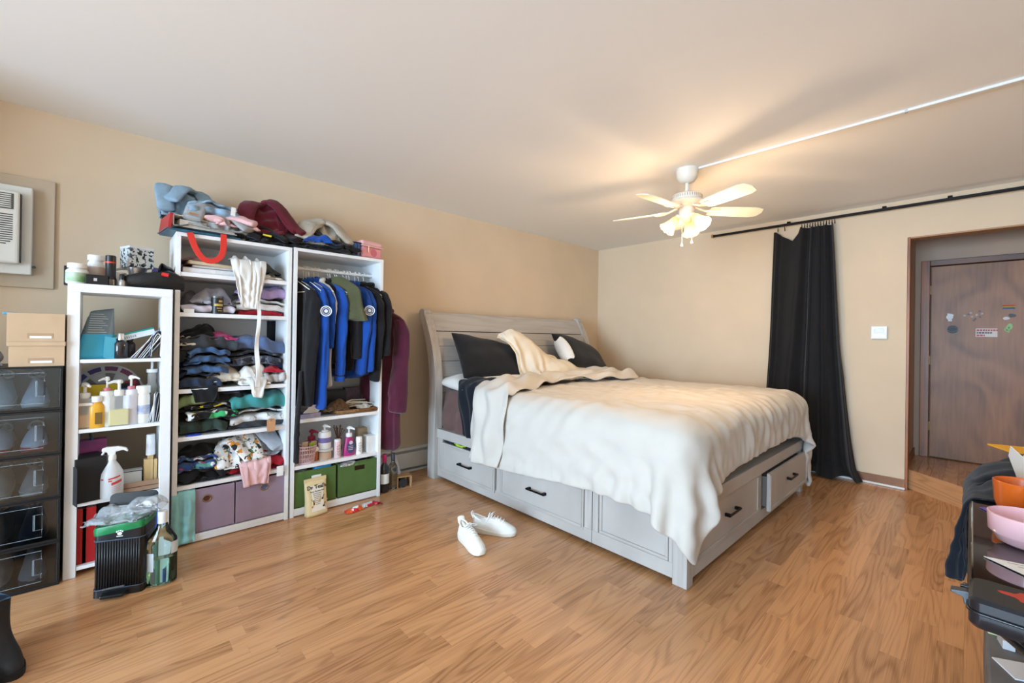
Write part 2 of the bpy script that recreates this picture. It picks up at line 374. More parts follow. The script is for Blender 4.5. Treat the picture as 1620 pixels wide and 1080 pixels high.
# stickers
sround('sticker', 1503, 500, 6, 5.5, (222, 222, 224), 14, .35); srect('sticker', 1500, 503, 1506, 508, (215, 215, 220), .0004)
sround('sticker', 1507, 521, 9, 6.5, (52, 52, 58)); a = DP(1507, 521)
m = MB().tube([(-.0068, a[0] + .034*math.cos(k*.3927), a[1] + .022*math.sin(k*.3927)) for k in range(16)], .0018, 5, True); put('sticker_ring', m, mat('sticker_ring', (120, 122, 128), .5), dr)
for i, c in enumerate(((206, 58, 52), (226, 128, 50), (228, 200, 70), (74, 140, 80), (56, 84, 160))): srect('sticker_stripe', 1586, 482 + i*1.3, 1606, 483.3 + i*1.3, c)
for k, (x, y) in enumerate(((1526, 499), (1532, 497), (1538, 501), (1543, 504), (1545, 498), (1551, 501), (1554, 496), (1550, 492), (1536, 495), (1541, 507))): sround('sticker', x, y, 2.3, 1.8, ((175, 168, 160), (96, 92, 94))[k % 2], 7, .4)
m = srect('sticker', 1543.5, 519.5, 1578, 533, (214, 206, 200))
for r_ in range(3):
    q = random.Random(r_); x = 1545
    while x < (1576, 1570, 1558)[r_]:
        w = q.uniform(2, 4.5); srect('sticker_letters', x, 521 + r_*4, x + w, 523.6 + r_*4, ((178, 70, 80), (90, 84, 90), (178, 70, 80))[r_], .0014); x += w + 1
sround('sticker', 1592, 503.5, 6, 2.6, (205, 205, 208), 10, .2); sround('sticker', 1601, 499, 6, 3, (66, 66, 72), 10, .3)
sround('sticker', 1593, 521, 5.5, 5, (138, 176, 110), 9, .45); sround('sticker', 1597, 517, 4, 4.5, (150, 190, 124), 8, .45, .0004)
sround('sticker_mark', 1596, 518, 1.6, 1.8, (84, 120, 74), 6, .3, .0018); sround('sticker_mark', 1593, 522, 2, 1.2, (84, 120, 74), 6, .3, .0018)

# thermostat
p = px(1391, 526, 0, XW)
th = T('thermostat', 'small white square thermostat on the tan wall beside the black curtain', 'thermostat', (XW, p[1], p[2]))
put('body', B(-.024, 0, -.056, .056, -.058, .058), mat('thermostat_white', (236, 238, 238), .35), th, bevel=.006)
put('screen', B(-.0255, -.022, -.036, .03, -.004, .036), mat('thermostat_screen', (206, 214, 216), .25), th, bevel=.002)
put('flap', B(-.0262, -.022, -.046, .046, -.05, -.012), mat('thermostat_white', (236, 238, 238)), th, bevel=.002)
# white raceway across the ceiling to the fan
cw = T('cable_raceway', 'thin white cable raceway running along the ceiling to the fan', 'cable cover', (3.05, .4, HC))
put('channel', B(-.011, .011, -.15, .94, -.014, 0), M_white, cw, bevel=.003)
put('channel', B(-.011, .011, -2.6, -.155, -.014, 0), M_white, cw, bevel=.003)
put('joint_cover', B(-.012, .012, -.159, -.147, -.016, 0), mat('raceway_joint', (200, 200, 198), .4), cw)
# baseboard heater along the back wall
ht = T('baseboard_heater', 'white baseboard heater along the wall behind the headboard post', 'heater', (1.6, YW, 0))
put('back_plate', B(-.1, 3.3, -.012, 0, .0, .215), M_white, ht); put('hood', MB().prism([(-.012, .215), (-.012, .205), (-.045, .195), (-.047, .2), (-.03, .215)], -.1, 3.3, YZ), M_white, ht)
put('front_panel', B(-.1, 3.3, -.062, -.056, .04, .178), mat('heater_white', (226, 226, 222), .4), ht, bevel=.003)
put('fin_core', B(-.1, 3.3, -.052, -.014, .05, .16), mat('heater_dark', (40, 38, 36), .6), ht)
put('foot_rail', B(-.1, 3.3, -.06, -.012, .0, .018), M_white, ht, bevel=.003)
# ================================================================== bed
M_bed = wood('grey_washed_wood', (168, 160, 153), (138, 130, 124), rings=3, rough=.5, sx=12, sy=12, attr=False, axis='X')
def grain(name, axis):
    return wood(name, (192, 186, 180), (164, 158, 153), rings=2.5, rough=.5, sx=1.5, sy=26, attr=False, axis=axis)
G_x, G_y, G_z = grain('grey_wood_x', 'X'), grain('grey_wood_y', 'Y'), grain('grey_wood_z', 'Z')
M_gap = mat('shadow_gap', (52, 50, 48), .8)
BX0, BX1, BY0, BY1, BZ = 2.12, 4.27, .965, 3.30, .44
bed = T('bed', 'grey wooden sleigh bed with storage drawers and black bar handles', 'bed', (BX0, BY0, 0))
def bp(x0, x1, y0, y1, z0, z1): return B(x0 - BX0, x1 - BX0, y0 - BY0, y1 - BY0, z0, z1)
W_ = BX1 - BX0; L_ = BY1 - BY0
put('carcass', bp(BX0 + .035, BX1 - .035, BY0 + .035, BY1 - .1, .03, BZ - .03), M_gap, bed)
put('platform', bp(BX0 + .02, BX1 - .02, BY0 + .02, BY1 - .1, BZ - .03, BZ - .005), G_y, bed)
# side with two drawers and a fixed panel (faces the window)
def frame_y(y0, y1, z0, z1, st, x, name='face_frame'):        # frame with stiles running in y on plane x
    for q in ((y0, y1, z0, z0 + st), (y0, y1, z1 - st, z1)): put(name, bp(x, x + .035, q[0], q[1], q[2], q[3]), G_y, bed, bevel=.002)
put('side_rail', bp(BX0 + .0, BX0 + .035, BY0 + .075, 3.2, .028, .105), G_y, bed, bevel=.003)
put('side_rail', bp(BX0 - .012, BX0 + .06, BY0 + .02, 3.2, .362, BZ), G_y, bed, bevel=.004)
for y0, y1 in ((2.375, 2.415), (1.545, 1.60), (1.50, 1.541), (BY0 + .075, BY0 + .095), (3.13, 3.2)):
    put('stile', bp(BX0, BX0 + .033, y0, y1, .105, .362), G_z, bed, bevel=.002)
def handle(parent, horiz, c, ln=.16):
    h = put('handle', MB().box(*((-.035, -.025, -ln/2, ln/2, -.006, .006) if horiz == 'y' else (-ln/2, ln/2, -.035, -.025, -.006, .006))), M_bmetal, parent, loc=c, bevel=.003)
    for s in (-1, 1):
        q = s*(ln/2 - .014)
        put('handle_post', MB().box(*((-.03, 0, q - .009, q + .009, -.009, .009) if horiz == 'y' else (q - .009, q + .009, -.03, 0, -.009, .009))), M_bmetal, h, bevel=.002)
    return h
def drawer_y(y0, y1, z0, z1, pull):
    d = put('drawer', bp(BX0 - pull, BX0 + .02 - pull, y0, y1, z0, z1), G_y, bed, bevel=.003)
    put('drawer_box', bp(BX0 + .015 - pull, BX0 + .3, y0 + .03, y1 - .03, z0 + .02, z1 - .03), mat('drawer_inside', (116, 110, 104), .7), d)
    i = .028; p = .006
    for q in ((y0 + .012, y1 - .012, z0 + .012, z0 + i), (y0 + .012, y1 - .012, z1 - i, z1 - .012), (y0 + .012, y0 + i, z0 + i, z1 - i), (y1 - i, y1 - .012, z0 + i, z1 - i)):
        put('moulding', bp(BX0 - pull - p, BX0 - pull + .002, *q), G_y, d, bevel=.003)
    handle(d, 'y', (-pull, (y0 + y1)/2 - BY0, (z0 + z1)/2 + .0), .17)
    return d
d1 = drawer_y(2.425, 3.125, .085, .335, .012)
for i, c in enumerate(((34, 36, 40), (176, 216, 60), (30, 34, 44))):     # clothes peeking out of the head end drawer
    m = MB(); m.tube([(BX0 + .02 - BX0, 2.95 - i*.14 - BY0 + k*.045, .338 + .006*math.sin(k*2 + i)) for k in range(5)], .012, 6)
    o = put('sleeve', m, cloth('drawer_cloth_%d' % i, c), None, smooth=180, loc=(BX0, BY0, 0)); tag(o, ('black', 'lime green', 'dark navy')[i] + ' cloth edge peeking out of the bed drawer nearest the wall', 'clothes')
drawer_y(1.605, 2.370, .085, .355, .004)
fp = put('end_panel', bp(BX0 + .012, BX0 + .03, BY0 + .095, 1.50, .105, .362), G_y, bed)
for q in ((BY0 + .1, 1.495, .105, .122), (BY0 + .1, 1.495, .345, .362), (BY0 + .1, BY0 + .118, .122, .345), (1.477, 1.495, .122, .345), ):
    put('moulding', bp(BX0 + .002, BX0 + .014, *q), G_y, fp, bevel=.004)
put('split_line', bp(BX0 - .0005, BX0 + .002, 1.5415, 1.5445, .028, .362), M_gap, bed)
put('corner_post', bp(BX0 - .0, BX0 + .07, BY0 - .002, BY0 + .075, 0, .40), G_z, bed, bevel=.003)
put('corner_post', bp(BX1 - .07, BX1, BY0 - .002, BY0 + .075, 0, .40), G_z, bed, bevel=.003)
# foot end with two drawers
put('foot_rail', bp(BX0 + .07, BX1 - .07, BY0 + .004, BY0 + .035, .03, .10), G_x, bed, bevel=.003)
put('foot_top', bp(BX0 - .012, BX1 + .012, BY0 - .014, BY0 + .06, .362, BZ), G_x, bed, bevel=.004)
put('foot_stile', bp(3.17, 3.25, BY0 + .004, BY0 + .035, .10, .362), G_z, bed, bevel=.002)
def drawer_x(x0, x1, z0, z1, pull):
    d = put('drawer', bp(x0, x1, BY0 - pull, BY0 + .02 - pull, z0, z1), G_x, bed, bevel=.003)
    put('drawer_box', bp(x0 + .03, x1 - .03, BY0 + .015 - pull, BY0 + .4, z0 + .02, z1 - .03), mat('drawer_inside', (116, 110, 104), .7), d)
    i = .03; p = .006
    for q in ((x0 + .004, x1 - .004, z0 + .004, z0 + i), (x0 + .004, x0 + .018, z0 + i, z1 - .01), (x1 - .018, x1 - .004, z0 + i, z1 - .01)):
        put('moulding', bp(q[0], q[1], BY0 - pull - p, BY0 - pull + .002, q[2], q[3]), G_x, d, bevel=.004)
    handle(d, 'x', ((x0 + x1)/2 - BX0, -pull, (z0 + z1)/2 + .02), .18)
drawer_x(BX0 + .085, 3.165, .10, .355, .0)
drawer_x(3.255, BX1 - .08, .10, .355, .045)
# headboard: curved sleigh profile, boards and posts
def hb_curve(t):      # t 0 bottom .. 1 top: centre line of the headboard in (y, z)
    z = .42 + t*(1.455 - .42); k = max(0, (z - .85)/.6)
    return 3.255 + .19*k**1.8, z
def slab(x0, x1, ta, tb, th, n=8):
    ring = []
    pts = [hb_curve(ta + (tb - ta)*i/n) for i in range(n + 1)]
    a = [(y - th/2, z) for y, z in pts]; b_ = [(y + th/2, z) for y, z in pts][::-1]
    return MB().prism([(y - BY0, z) for y, z in a + b_], x0 - BX0, x1 - BX0, YZ)
HX0, HX1 = 2.085, 4.40
edges = [0, .17, .31, .45, .585, .715, .845]
for k in range(6): put('headboard_board', slab(HX0 + .07, HX1 - .07, edges[k] + .0015, edges[k + 1] - .0015, .03), G_x, bed, bevel=.002)
put('headboard_core', slab(HX0 + .07, HX1 - .07, 0, .86, .012), M_gap, bed)
m = MB(); pts = []
top = slab(HX0 + .07, HX1 - .07, .849, 1.0, .045); put('headboard_top', top, G_x, bed, bevel=.008)
m = MB().tube([(HX0 + .05 - BX0, hb_curve(1)[0] + .012 - BY0, 1.445), (HX1 - .05 - BX0, hb_curve(1)[0] + .012 - BY0, 1.445)], .032, 16); put('headboard_roll', m, G_x, bed, smooth=40)
for x0 in (HX0, HX1 - .078):
    prof = []
    n = 14; zs = [0, .2, .42]; cl = [(3.255, z) for z in zs] + [hb_curve(i/n) for i in range(1, n + 1)]
    half = [.055 + .0*0 for _ in zs] + [.055 - .012*(i/n) for i in range(1, n + 1)]
    a = [(y - h, z) for (y, z), h in zip(cl, half)]; b_ = [(y + h, z) for (y, z), h in zip(cl, half)]
    ce = cl[-1]; arc = [(ce[0] + .05*math.cos(t), ce[1] + .045*math.sin(t)) for t in np.linspace(math.pi*.95, -.4, 9)]
    put('headboard_post', MB().prism([(y - BY0, z) for y, z in a + arc + b_[::-1]], x0 - BX0, x0 + .078 - BX0, YZ), G_z, bed, bevel=.006)
put('headboard_skirt', bp(HX0 + .07, HX1 - .07, 3.24, 3.27, .1, .42), G_x, bed)
# mattress
MT = .775
mt = tag(put('mattress', B(2.20, 4.22, 1.05, 3.2, BZ - .004, MT - .01), mat('mattress_ticking', (196, 192, 186), .85, bump=.2, bscale=40), bevel=.05, bseg=4, smooth=50), 'thick pale mattress under the cream duvet', 'mattress')

# ---- brown fitted sheet hanging loose at the head corner
rg = np.random.RandomState(5)
M_brown = cloth('mauve_brown_sheet', (104, 80, 76), .1)
ny, nx = 26, 34
u = np.linspace(0, 1, nx)[None, :]; v = np.linspace(0, 1, ny)[:, None]
P = np.zeros((ny, nx, 3))
yy = 3.19 - u*.62; drop = .34 + .10*np.sin(u*3.2)*np.ones_like(v)
s = v*(drop + .14)
P[..., 0] = np.where(s < .14, 2.33 - s, 2.19 - .06*np.sin(np.clip((s - .14)/drop, 0, 1)*3.0) + .03*np.sin(u*21 + v*2)*v)
P[..., 1] = yy + .02*np.sin(v*9 + u*4)
P[..., 2] = np.where(s < .14, MT + .0, MT - (s - .14))
P[..., 0] += .012*np.sin(u*34 + 3*v)*v
tag(sheet('fitted_sheet', P, M_brown, solid=.005), 'mauve brown fitted sheet slipping off the mattress corner by the headboard', 'bed sheet')
# ---- dark navy flat sheet wedge between pillow and duvet
M_navysh = cloth('dark_navy_sheet', (26, 30, 38), .1)
ny, nx = 30, 30
P = np.zeros((ny, nx, 3)); u = np.linspace(0, 1, nx)[None, :]; v = np.linspace(0, 1, ny)[:, None]
s = u*1.12 - .42                      # distance over the mattress edge: negative hangs
wave = .012*np.sin(v*17 + u*6) + .01*np.sin(u*19 - v*5)
hang = np.clip(-s, 0, None)
P[..., 0] = np.where(s > 0, 2.14 + s, 2.14 - .035*np.sin(np.clip(hang/.4, 0, 1)*2.2)) + wave*(s < 0)
P[..., 1] = 2.95 - v*.30 - .12*np.clip(hang/.42, 0, 1)
P[..., 2] = np.where(s > 0, MT + .085 + .03*np.exp(-((s - .15)/.25)**2) - .06*np.clip(.25 - v, 0, 1) + wave, MT + .085 - hang)
tag(sheet('flat_sheet', P, M_navysh, solid=.006), 'dark navy sheet folded out from under the duvet below the left pillow', 'bed sheet')

# ---- pillows
def pillow(name, label, m_, c, sx, sy, th, rot, seed, wr=.012):
    n = 34; u = np.linspace(-1, 1, n); U, V = np.meshgrid(u, u); rs = np.random.RandomState(seed)
    prof = (1 - np.abs(U)**3.2)*(1 - np.abs(V)**3.2); h = th*np.clip(prof, 0, 1)**.55
    edge = 1 - .09*(1 - np.abs(U)**2)*0
    X = U*sx/2*(1 - .07*(1 - V**2)*(np.abs(U) > .0)*np.abs(U)**4); Y = V*sy/2*(1 - .09*(1 - U**2)*np.abs(V)**4)
    wv = sum(rs.uniform(.3, 1)*np.sin(U*rs.uniform(-9, 9) + V*rs.uniform(-9, 9) + rs.uniform(0, 6)) for _ in range(9))*wr/3
    top = np.stack([X, Y, h/2 + wv*np.clip(prof*3, 0, 1)], -1); bot = np.stack([X, Y, -h/2*.8], -1)
    mb = MB().grid(top); mb.grid(bot[:, ::-1])
    o = put(name, mb, m_, None, c, rot, smooth=180, sub=1)
    bm = bmesh.new(); bm.from_mesh(o.data); bmesh.ops.remove_doubles(bm, verts=bm.verts, dist=.0008); bmesh.ops.recalc_face_normals(bm, faces=bm.faces); bm.to_mesh(o.data); bm.free()
    return tag(o, label, 'pillow')
M_blk = cloth('black_pillowcase', (27, 25, 26), .08, rough=.8); M_wpil = cloth('white_pillowcase', (226, 222, 216), .04)
R_ = math.radians
pillow('pillow', 'large black pillow leaning on the left half of the headboard', M_blk, (2.60, 3.055, 1.025), .78, .52, .21, (R_(50), R_(10), R_(-4)), 1)
pillow('pillow', 'black pillow with a white end leaning at the right of the headboard', M_blk, (3.92, 3.03, 1.045), .80, .50, .22, (R_(46), R_(12), R_(3)), 2)
pillow('pillow', 'flat white pillow lying under the left black pillow', M_wpil, (2.52, 3.035, .845), .80, .43, .17, (R_(4), R_(-3), R_(-4)), 3)
pillow('pillow', 'white pillow lying at the far right edge of the mattress', M_wpil, (4.02, 2.93, .86), .66, .48, .17, (R_(6), R_(4), R_(5)), 4)
pillow('pillow', 'black pillow mostly hidden behind the bunched cream sheet', M_blk, (3.27, 3.12, .93), .62, .44, .18, (R_(30), 0, R_(2)), 6)
# white pillow end sticking out of the right black case
m = MB(); rings = []
for k in range(7):
    t = k/6; r = math.sin(math.pi*.5*(1 - t*.999))**.6
    rings.append([(-.33 - .065*t, .215*r*math.cos(a), .088*r*math.sin(a)) for a in np.linspace(0, 2*math.pi, 20, endpoint=False)])
m.loft(rings); o = put('pillow_end', m, M_wpil, bpy.data.objects['pillow.001'], smooth=180)

# ---- duvet: simulated cloth over the mattress
M_duv = mat('cream_duvet', (208, 202, 193), .85, var=.03, vscale=5, bump=.08, bscale=240, spec=.2, sheen=.1)
sp = .031
nX = 104; ys = np.arange(BY0 - .17, 2.72, sp); nY = len(ys)
ov = np.interp(ys, [.8, 1.0, 1.3, 1.7, 2.1, 2.72], [.10, .16, .19, .17, .25, .40])[:, None]          # overhang on the window side, row by row
u_ = np.linspace(0, 1, nX)[None, :]; gx = (2.10 - ov)*(1 - u_) + (4.30 + .26)*u_; gy = np.repeat(ys[:, None], nX, 1); rs = np.random.RandomState(11)
spx = ((4.56 - 2.10 + ov)/(nX - 1))[..., None]
gz = np.full_like(gx, .93) + .015*np.sin(gx*5 + gy*2) + .015*np.sin(gx*2.3 - gy*6.1) + rs.uniform(-.004, .004, gx.shape)
wq = np.clip((2.2 - gy)/1.3, 0, 1)
P = np.stack([3.2 + (gx - 3.2)*(1 - .05*wq), gy, gz], -1)
def bed_collide(P, old, fr):
    rbox(P, (2.078, .925, .30), (4.312, 3.35, MT + .055), .14, old, fr)
    rbox(P, (BX0 - .04, BY0 - .04, 0), (BX1 + .04, 3.3, BZ + .01), .01)
    np.maximum(P[..., 2], .02, out=P[..., 2])
P = pbd(P, (spx*1.025, sp*1.03), bed_collide, steps=120, iters=12, bend=.3, damp=.95, fric=.6)
# soft filling and creases: gathers run over the foot end, loose crumples on top
n_ = np.cross(np.gradient(P, axis=1), np.gradient(P, axis=0)); n_ /= np.linalg.norm(n_, axis=-1, keepdims=True); n_ *= np.sign(n_[n_.shape[0]//2, n_.shape[1]//2, 2])
def ridge(ph, p_=1.5): return (1 - np.abs(np.sin(ph)))**p_ - .33
wf = np.clip((1.75 - gy)/.75, 0, 1)*np.clip((gx - 2.35)/.5, 0, 1)
g1 = 0
for wl_, aa, pa in ((.075, .25, 0), (.11, -.3, 2), (.16, .1, 4)):
    g1 = g1 + ridge((gx + aa*(gy - 1.0))*math.pi/wl_ + 2.4*np.sin(gx*3.7 + gy*2.2 + pa) + 1.6*np.sin(gy*6 + gx*5.1 + pa) + 1.0*np.sin(gx*11 + pa))*np.clip(.25 + .8*np.sin(gx*5.3 + gy*5 + pa*1.7), 0, 1)
g2 = ridge((gx*.5 - gy)*math.pi/.13 + 2*np.sin(gx*4 + 1) + 1.5*np.sin(gy*5 + gx*2))*(.5 + .5*np.sin(gx*3.1 - gy*4.3 + 1))
g3 = ridge((gx*.9 + gy*.5)*math.pi/.10 + 2*np.sin(gx*5 - gy*3) + 1.2*np.sin(gy*8))*(.5 + .5*np.sin(gx*2.3 + gy*5.1 + 2))
top = np.clip((gx - 2.2)/.3, 0, 1)
side = np.clip((2.25 - gx)/.3, 0, 1); g4 = ridge(gy*math.pi/.17 + 1.3*np.sin(gy*4 + gx*5))*(.5 + .5*np.sin(gy*5 + 2))
puff = sum(rs.uniform(.4, 1)*np.sin(gx*rs.uniform(-5, 5) + gy*rs.uniform(-6, 6) + rs.uniform(0, 6)) for _ in range(7))*.005
P = P + n_*(.017*wf*g1 + .012*top*(1 - .4*wf)*(g2 + g3) + .007*side*g4 + puff)[..., None]
P = wrinkle(P, 3.0, 2.0, .015, .14, 21, 4)
DUV = P
tag(sheet('duvet', P, M_duv, solid=.03, sub=1, off=-.2), 'rumpled cream duvet spread over the bed and hanging over its side', 'duvet')
# turned back layer along the head end of the duvet
ny, nx = 28, 60
u = np.linspace(0, 1, nx)[None, :]; v = np.linspace(0, 1, ny)[:, None]
s = u*2.5 - .56; hang = np.clip(-s, 0, None)
wv = .012*np.sin(v*15 + u*9) + .010*np.sin(u*33 - v*7) + .008*np.sin(u*51 + v*11)
P = np.zeros((ny, nx, 3))
P[..., 0] = np.where(s > 0, 2.09 + s, 2.09 - .05*np.sin(np.clip(hang/.5, 0, 1)*2)) + wv*(s < 0)
P[..., 1] = 2.70 + .10*np.clip(u - .35, 0, 1) - v*(.34 + .06*np.sin(u*7)) - .05*np.sin(u*9) - .04*np.clip(hang/.5, 0, 1)
roll = .05*np.sin(v*math.pi)**.7
P[..., 2] = np.where(s > 0, MT + .095 + roll + wv*1.3, MT + .09 - hang)
P[..., 0] -= (s < 0)*(roll*.7)
P[..., 2] -= (s > 0)*.05*np.exp(-(s/.06)**2)
tag(sheet('duvet_fold', P, M_duv, solid=.012, sub=1), 'turned back cream layer along the head edge of the duvet', 'duvet')
# ---- cream sheet bunched up between the pillows, pulled up against the headboard
M_cream = mat('cream_sheet', (228, 216, 196), .85, var=.03, vscale=6, bump=.08, bscale=260, spec=.2)
sq = .026; nxs, nys = 66, 46
gx2, gy2 = np.meshgrid(np.arange(nxs)*sq, np.arange(nys)*sq)
# start as a gathered tent: its head edge is pulled up into a peak on the headboard
P = np.zeros((nys, nxs, 3)); U = gx2/gx2.max(); V = gy2/gy2.max()
P[..., 0] = 2.74 + U*1.15 + V*.12; P[..., 1] = 3.10 - V*.52 - U*.10; P[..., 2] = 1.30 - .30*np.clip(U*1.7 - .1, 0, 1) - .14*V + .05 + .03*np.sin(U*25 + V*4)
pin = (V < .06) & (U < .30)
k_ = U[pin]/.30
P[pin, 0] = 2.69 + .31*k_; P[pin, 1] = 3.085 + .03*np.sin(k_*9); P[pin, 2] = 1.21 + .115*np.sin(.25 + k_*2.3) + .006*np.sin(k_*17)
def pk_collide(P, old, fr):
    rbox(P, (2.1, .9, .3), (4.35, 3.2, MT + .085), .06, old, fr)
    ellip(P, (2.60, 3.045, 1.0), (.40, .17, .23), old, fr); ellip(P, (3.27, 3.10, .93), (.33, .17, .16), old, fr); ellip(P, (3.55, 2.86, .84), (.34, .17, .10), old, fr)
    ellip(P, (2.88, 3.03, 1.17), (.15, .07, .14), old, fr); ellip(P, (2.97, 3.0, 1.05), (.18, .09, .20), old, fr); ellip(P, (3.03, 2.99, .97), (.20, .14, .22), old, fr); ellip(P, (3.35, 2.90, .87), (.30, .17, .16), old, fr)
    np.minimum(P[..., 1], 3.2, out=P[..., 1])
P = pbd(P, (sq, sq), pk_collide, steps=80, iters=10, bend=.2, damp=.95, fric=.6, pin=pin); P = wrinkle(P, 1.7, 1.2, .014, .10, 9, 3)
tag(sheet('bunched_sheet', P, M_cream, solid=.008, sub=1), 'cream sheet bunched into a peak between the two black pillows', 'bed sheet')

# ================================================================== curtain rail and curtain on the right wall
rail_z = 2.385; RX = XW - .075
M_cur = mat('black_curtain', (30, 28, 29), .75, var=.06, bump=.12, bscale=300, spec=.25, sheen=.1)
cr = T('curtain_rail', 'long black ceiling-hugging curtain rail on the right wall', 'curtain rail', (RX, 0, rail_z))
put('track', B(-.008, .008, -2.2, 1.98, .012, .036), M_bmetal, cr, bevel=.003)
put('front_track', B(-.03, -.018, -2.2, 1.98, .016, .032), M_bmetal, cr, bevel=.003)
put('end_cap', B(-.034, .012, 1.975, 1.995, .006, .04), mat('brass_cap', (176, 140, 80), .4, metal=.7), cr, bevel=.003)
for y in (1.25, .53, .13, -.3): put('bracket', MB().box(-.034, .075, y - .008, y + .008, .036, .046).box(-.02, .02, y - .014, y + .014, .032, .05), M_bmetal, cr, bevel=.002)
cu = T('curtain', 'long black curtain gathered on the rail and pooling on the floor', 'curtain', (RX, 0, 0))
for i, y in enumerate([1.345, 1.285] + list(np.linspace(1.14, .88, 13))):
    m = MB().tube([(.0, y + .002*math.sin(i), rail_z + .006 + .0), (0, y, rail_z - .012)], .0035, 6); m.tube([(.012*math.cos(a), y, rail_z - .022 + .012*math.sin(a)) for a in np.linspace(0, 2*math.pi, 10, endpoint=False)], .0025, 5, True)
    put('hook', m, M_bmetal, cu, smooth=60)
NX, NZ = 150, 74
u = np.linspace(0, 1, NX)[None, :]; v = np.linspace(0, 1, NZ)[:, None]      # u from far (left) to near (right); v from top to floor
topy = np.interp(u, [0, .16, .22, .30, .36, 1], [1.385, 1.31, 1.25, 1.17, 1.13, .885])
midy = np.interp(u, [0, .2, .5, 1], [1.42, 1.33, 1.12, .80]); boty = np.interp(u, [0, .3, .6, 1], [1.50, 1.34, 1.08, .655])
w1 = np.clip(v*1.7, 0, 1); Y = topy*(1 - w1) + midy*w1; w2 = np.clip((v - .45)/.55, 0, 1)**1.5; Y = Y*(1 - w2) + boty*w2
amp = (.028 + .028*v)*np.interp(u, [0, .08, .2, 1], [.3, .5, 1, 1])
ph = 2*math.pi*(5.6*u + .35*np.sin(u*7.3 + 1)) + .5*np.sin(v*2.2 + u*5)
X = amp*np.sin(ph)*(.75 + .35*np.sin(u*13 + 2)) + .3*amp*np.sin(1.7*ph + 1.2 + v) + .008*np.sin(v*23 + u*11)*v
Y = Y + .35*amp*np.cos(ph)
sag = np.interp(u, [0, .06, .13, .19, .245, .30, .34, 1], [0, -.006, -.03, -.075, -.115, -.05, .0, 0])
sag = sag + .015*np.exp(-((u - .34)/.02)**2) 
ztop = rail_z - .03 + sag
Z = ztop*(1 - v) + .012*v
# the last stretch lies on the floor
fl_ = np.clip((v - .93)/.07, 0, 1); X = X - fl_*.13*(.5 + .5*np.sin(u*9 + 1)); Z = np.where(v > .93, .10*(1 - fl_) + .012 + .03*fl_*(.5 + .5*np.sin(u*31)), Z)
Z = np.where((v <= .93), ztop*(1 - v/.93) + .11*(v/.93), Z)
Y = Y - fl_*.06*np.clip(u - .5, 0, 1)
P = np.stack([X*np.ones_like(v), Y, Z], -1)
sheet('cloth', P, M_cur, cu, solid=.003, sub=1)

# ================================================================== ceiling fan
FX, FY = 3.03, 1.415
M_fan = mat('fan_white', (238, 232, 220), .4); M_blade = mat('fan_blade', (240, 232, 214), .45)
M_shade = mat('frosted_shade', (244, 228, 190), .5, translucent=.6)
fan = T('ceiling_fan', 'white five-blade ceiling fan with three frosted bell lamp shades', 'ceiling fan', (FX, FY, HC))
put('canopy', MB().lathe([(0, 0), (.074, 0), (.076, -.012), (.074, -.03), (.07, -.06), (.05, -.09), (.03, -.1), (0, -.1)], 28), M_fan, fan, smooth=40)
put('downrod', MB().lathe([(.013, -.09), (.013, -.18)], 14), M_fan, fan, smooth=40)
mo = put('motor_housing', MB().lathe([(0, -.168), (.03, -.172), (.085, -.182), (.102, -.194), (.104, -.218), (.098, -.224), (.112, -.232), (.118, -.244), (.10, -.258), (.07, -.268), (.05, -.275), (0, -.275)], 36), M_fan, fan, smooth=35)
for k in range(40):
    a = 2*math.pi*k/40; put('vent_slot', MB().box(.098, .1045, -.0024, .0024, -.216, -.197), mat('vent_dark', (176, 166, 148), .6), mo, rot=(0, 0, a))
for k in range(5):
    a = R_(-41 + 72*k)
    arm = put('blade_iron', MB().tube([(.06, 0, -.27), (.10, 0, -.285), (.13, .0, -.296), (.155, .012, -.298), (.19, .02, -.299)], .008, 8).tube([(.13, 0, -.296), (.155, -.012, -.298), (.19, -.02, -.299)], .008, 8).box(.17, .23, -.035, .035, -.302, -.298), M_fan, fan, rot=(0, 0, a), smooth=40)
    prof = [(.165, -.045), (.20, -.055), (.36, -.064), (.49, -.066), (.535, -.05), (.55, 0), (.535, .05), (.49, .066), (.36, .064), (.20, .055), (.165, .045)]
    put('blade', MB().prism(prof, -.003, .003, Matrix.Translation((0, 0, -.297)) @ Matrix.Rotation(R_(-13), 4, 'X')), M_blade, fan, rot=(0, 0, a))
put('switch_housing', MB().lathe([(0, -.27), (.05, -.275), (.054, -.30), (.052, -.345), (.035, -.365), (.02, -.38), (0, -.382)], 24), M_fan, fan, smooth=40)
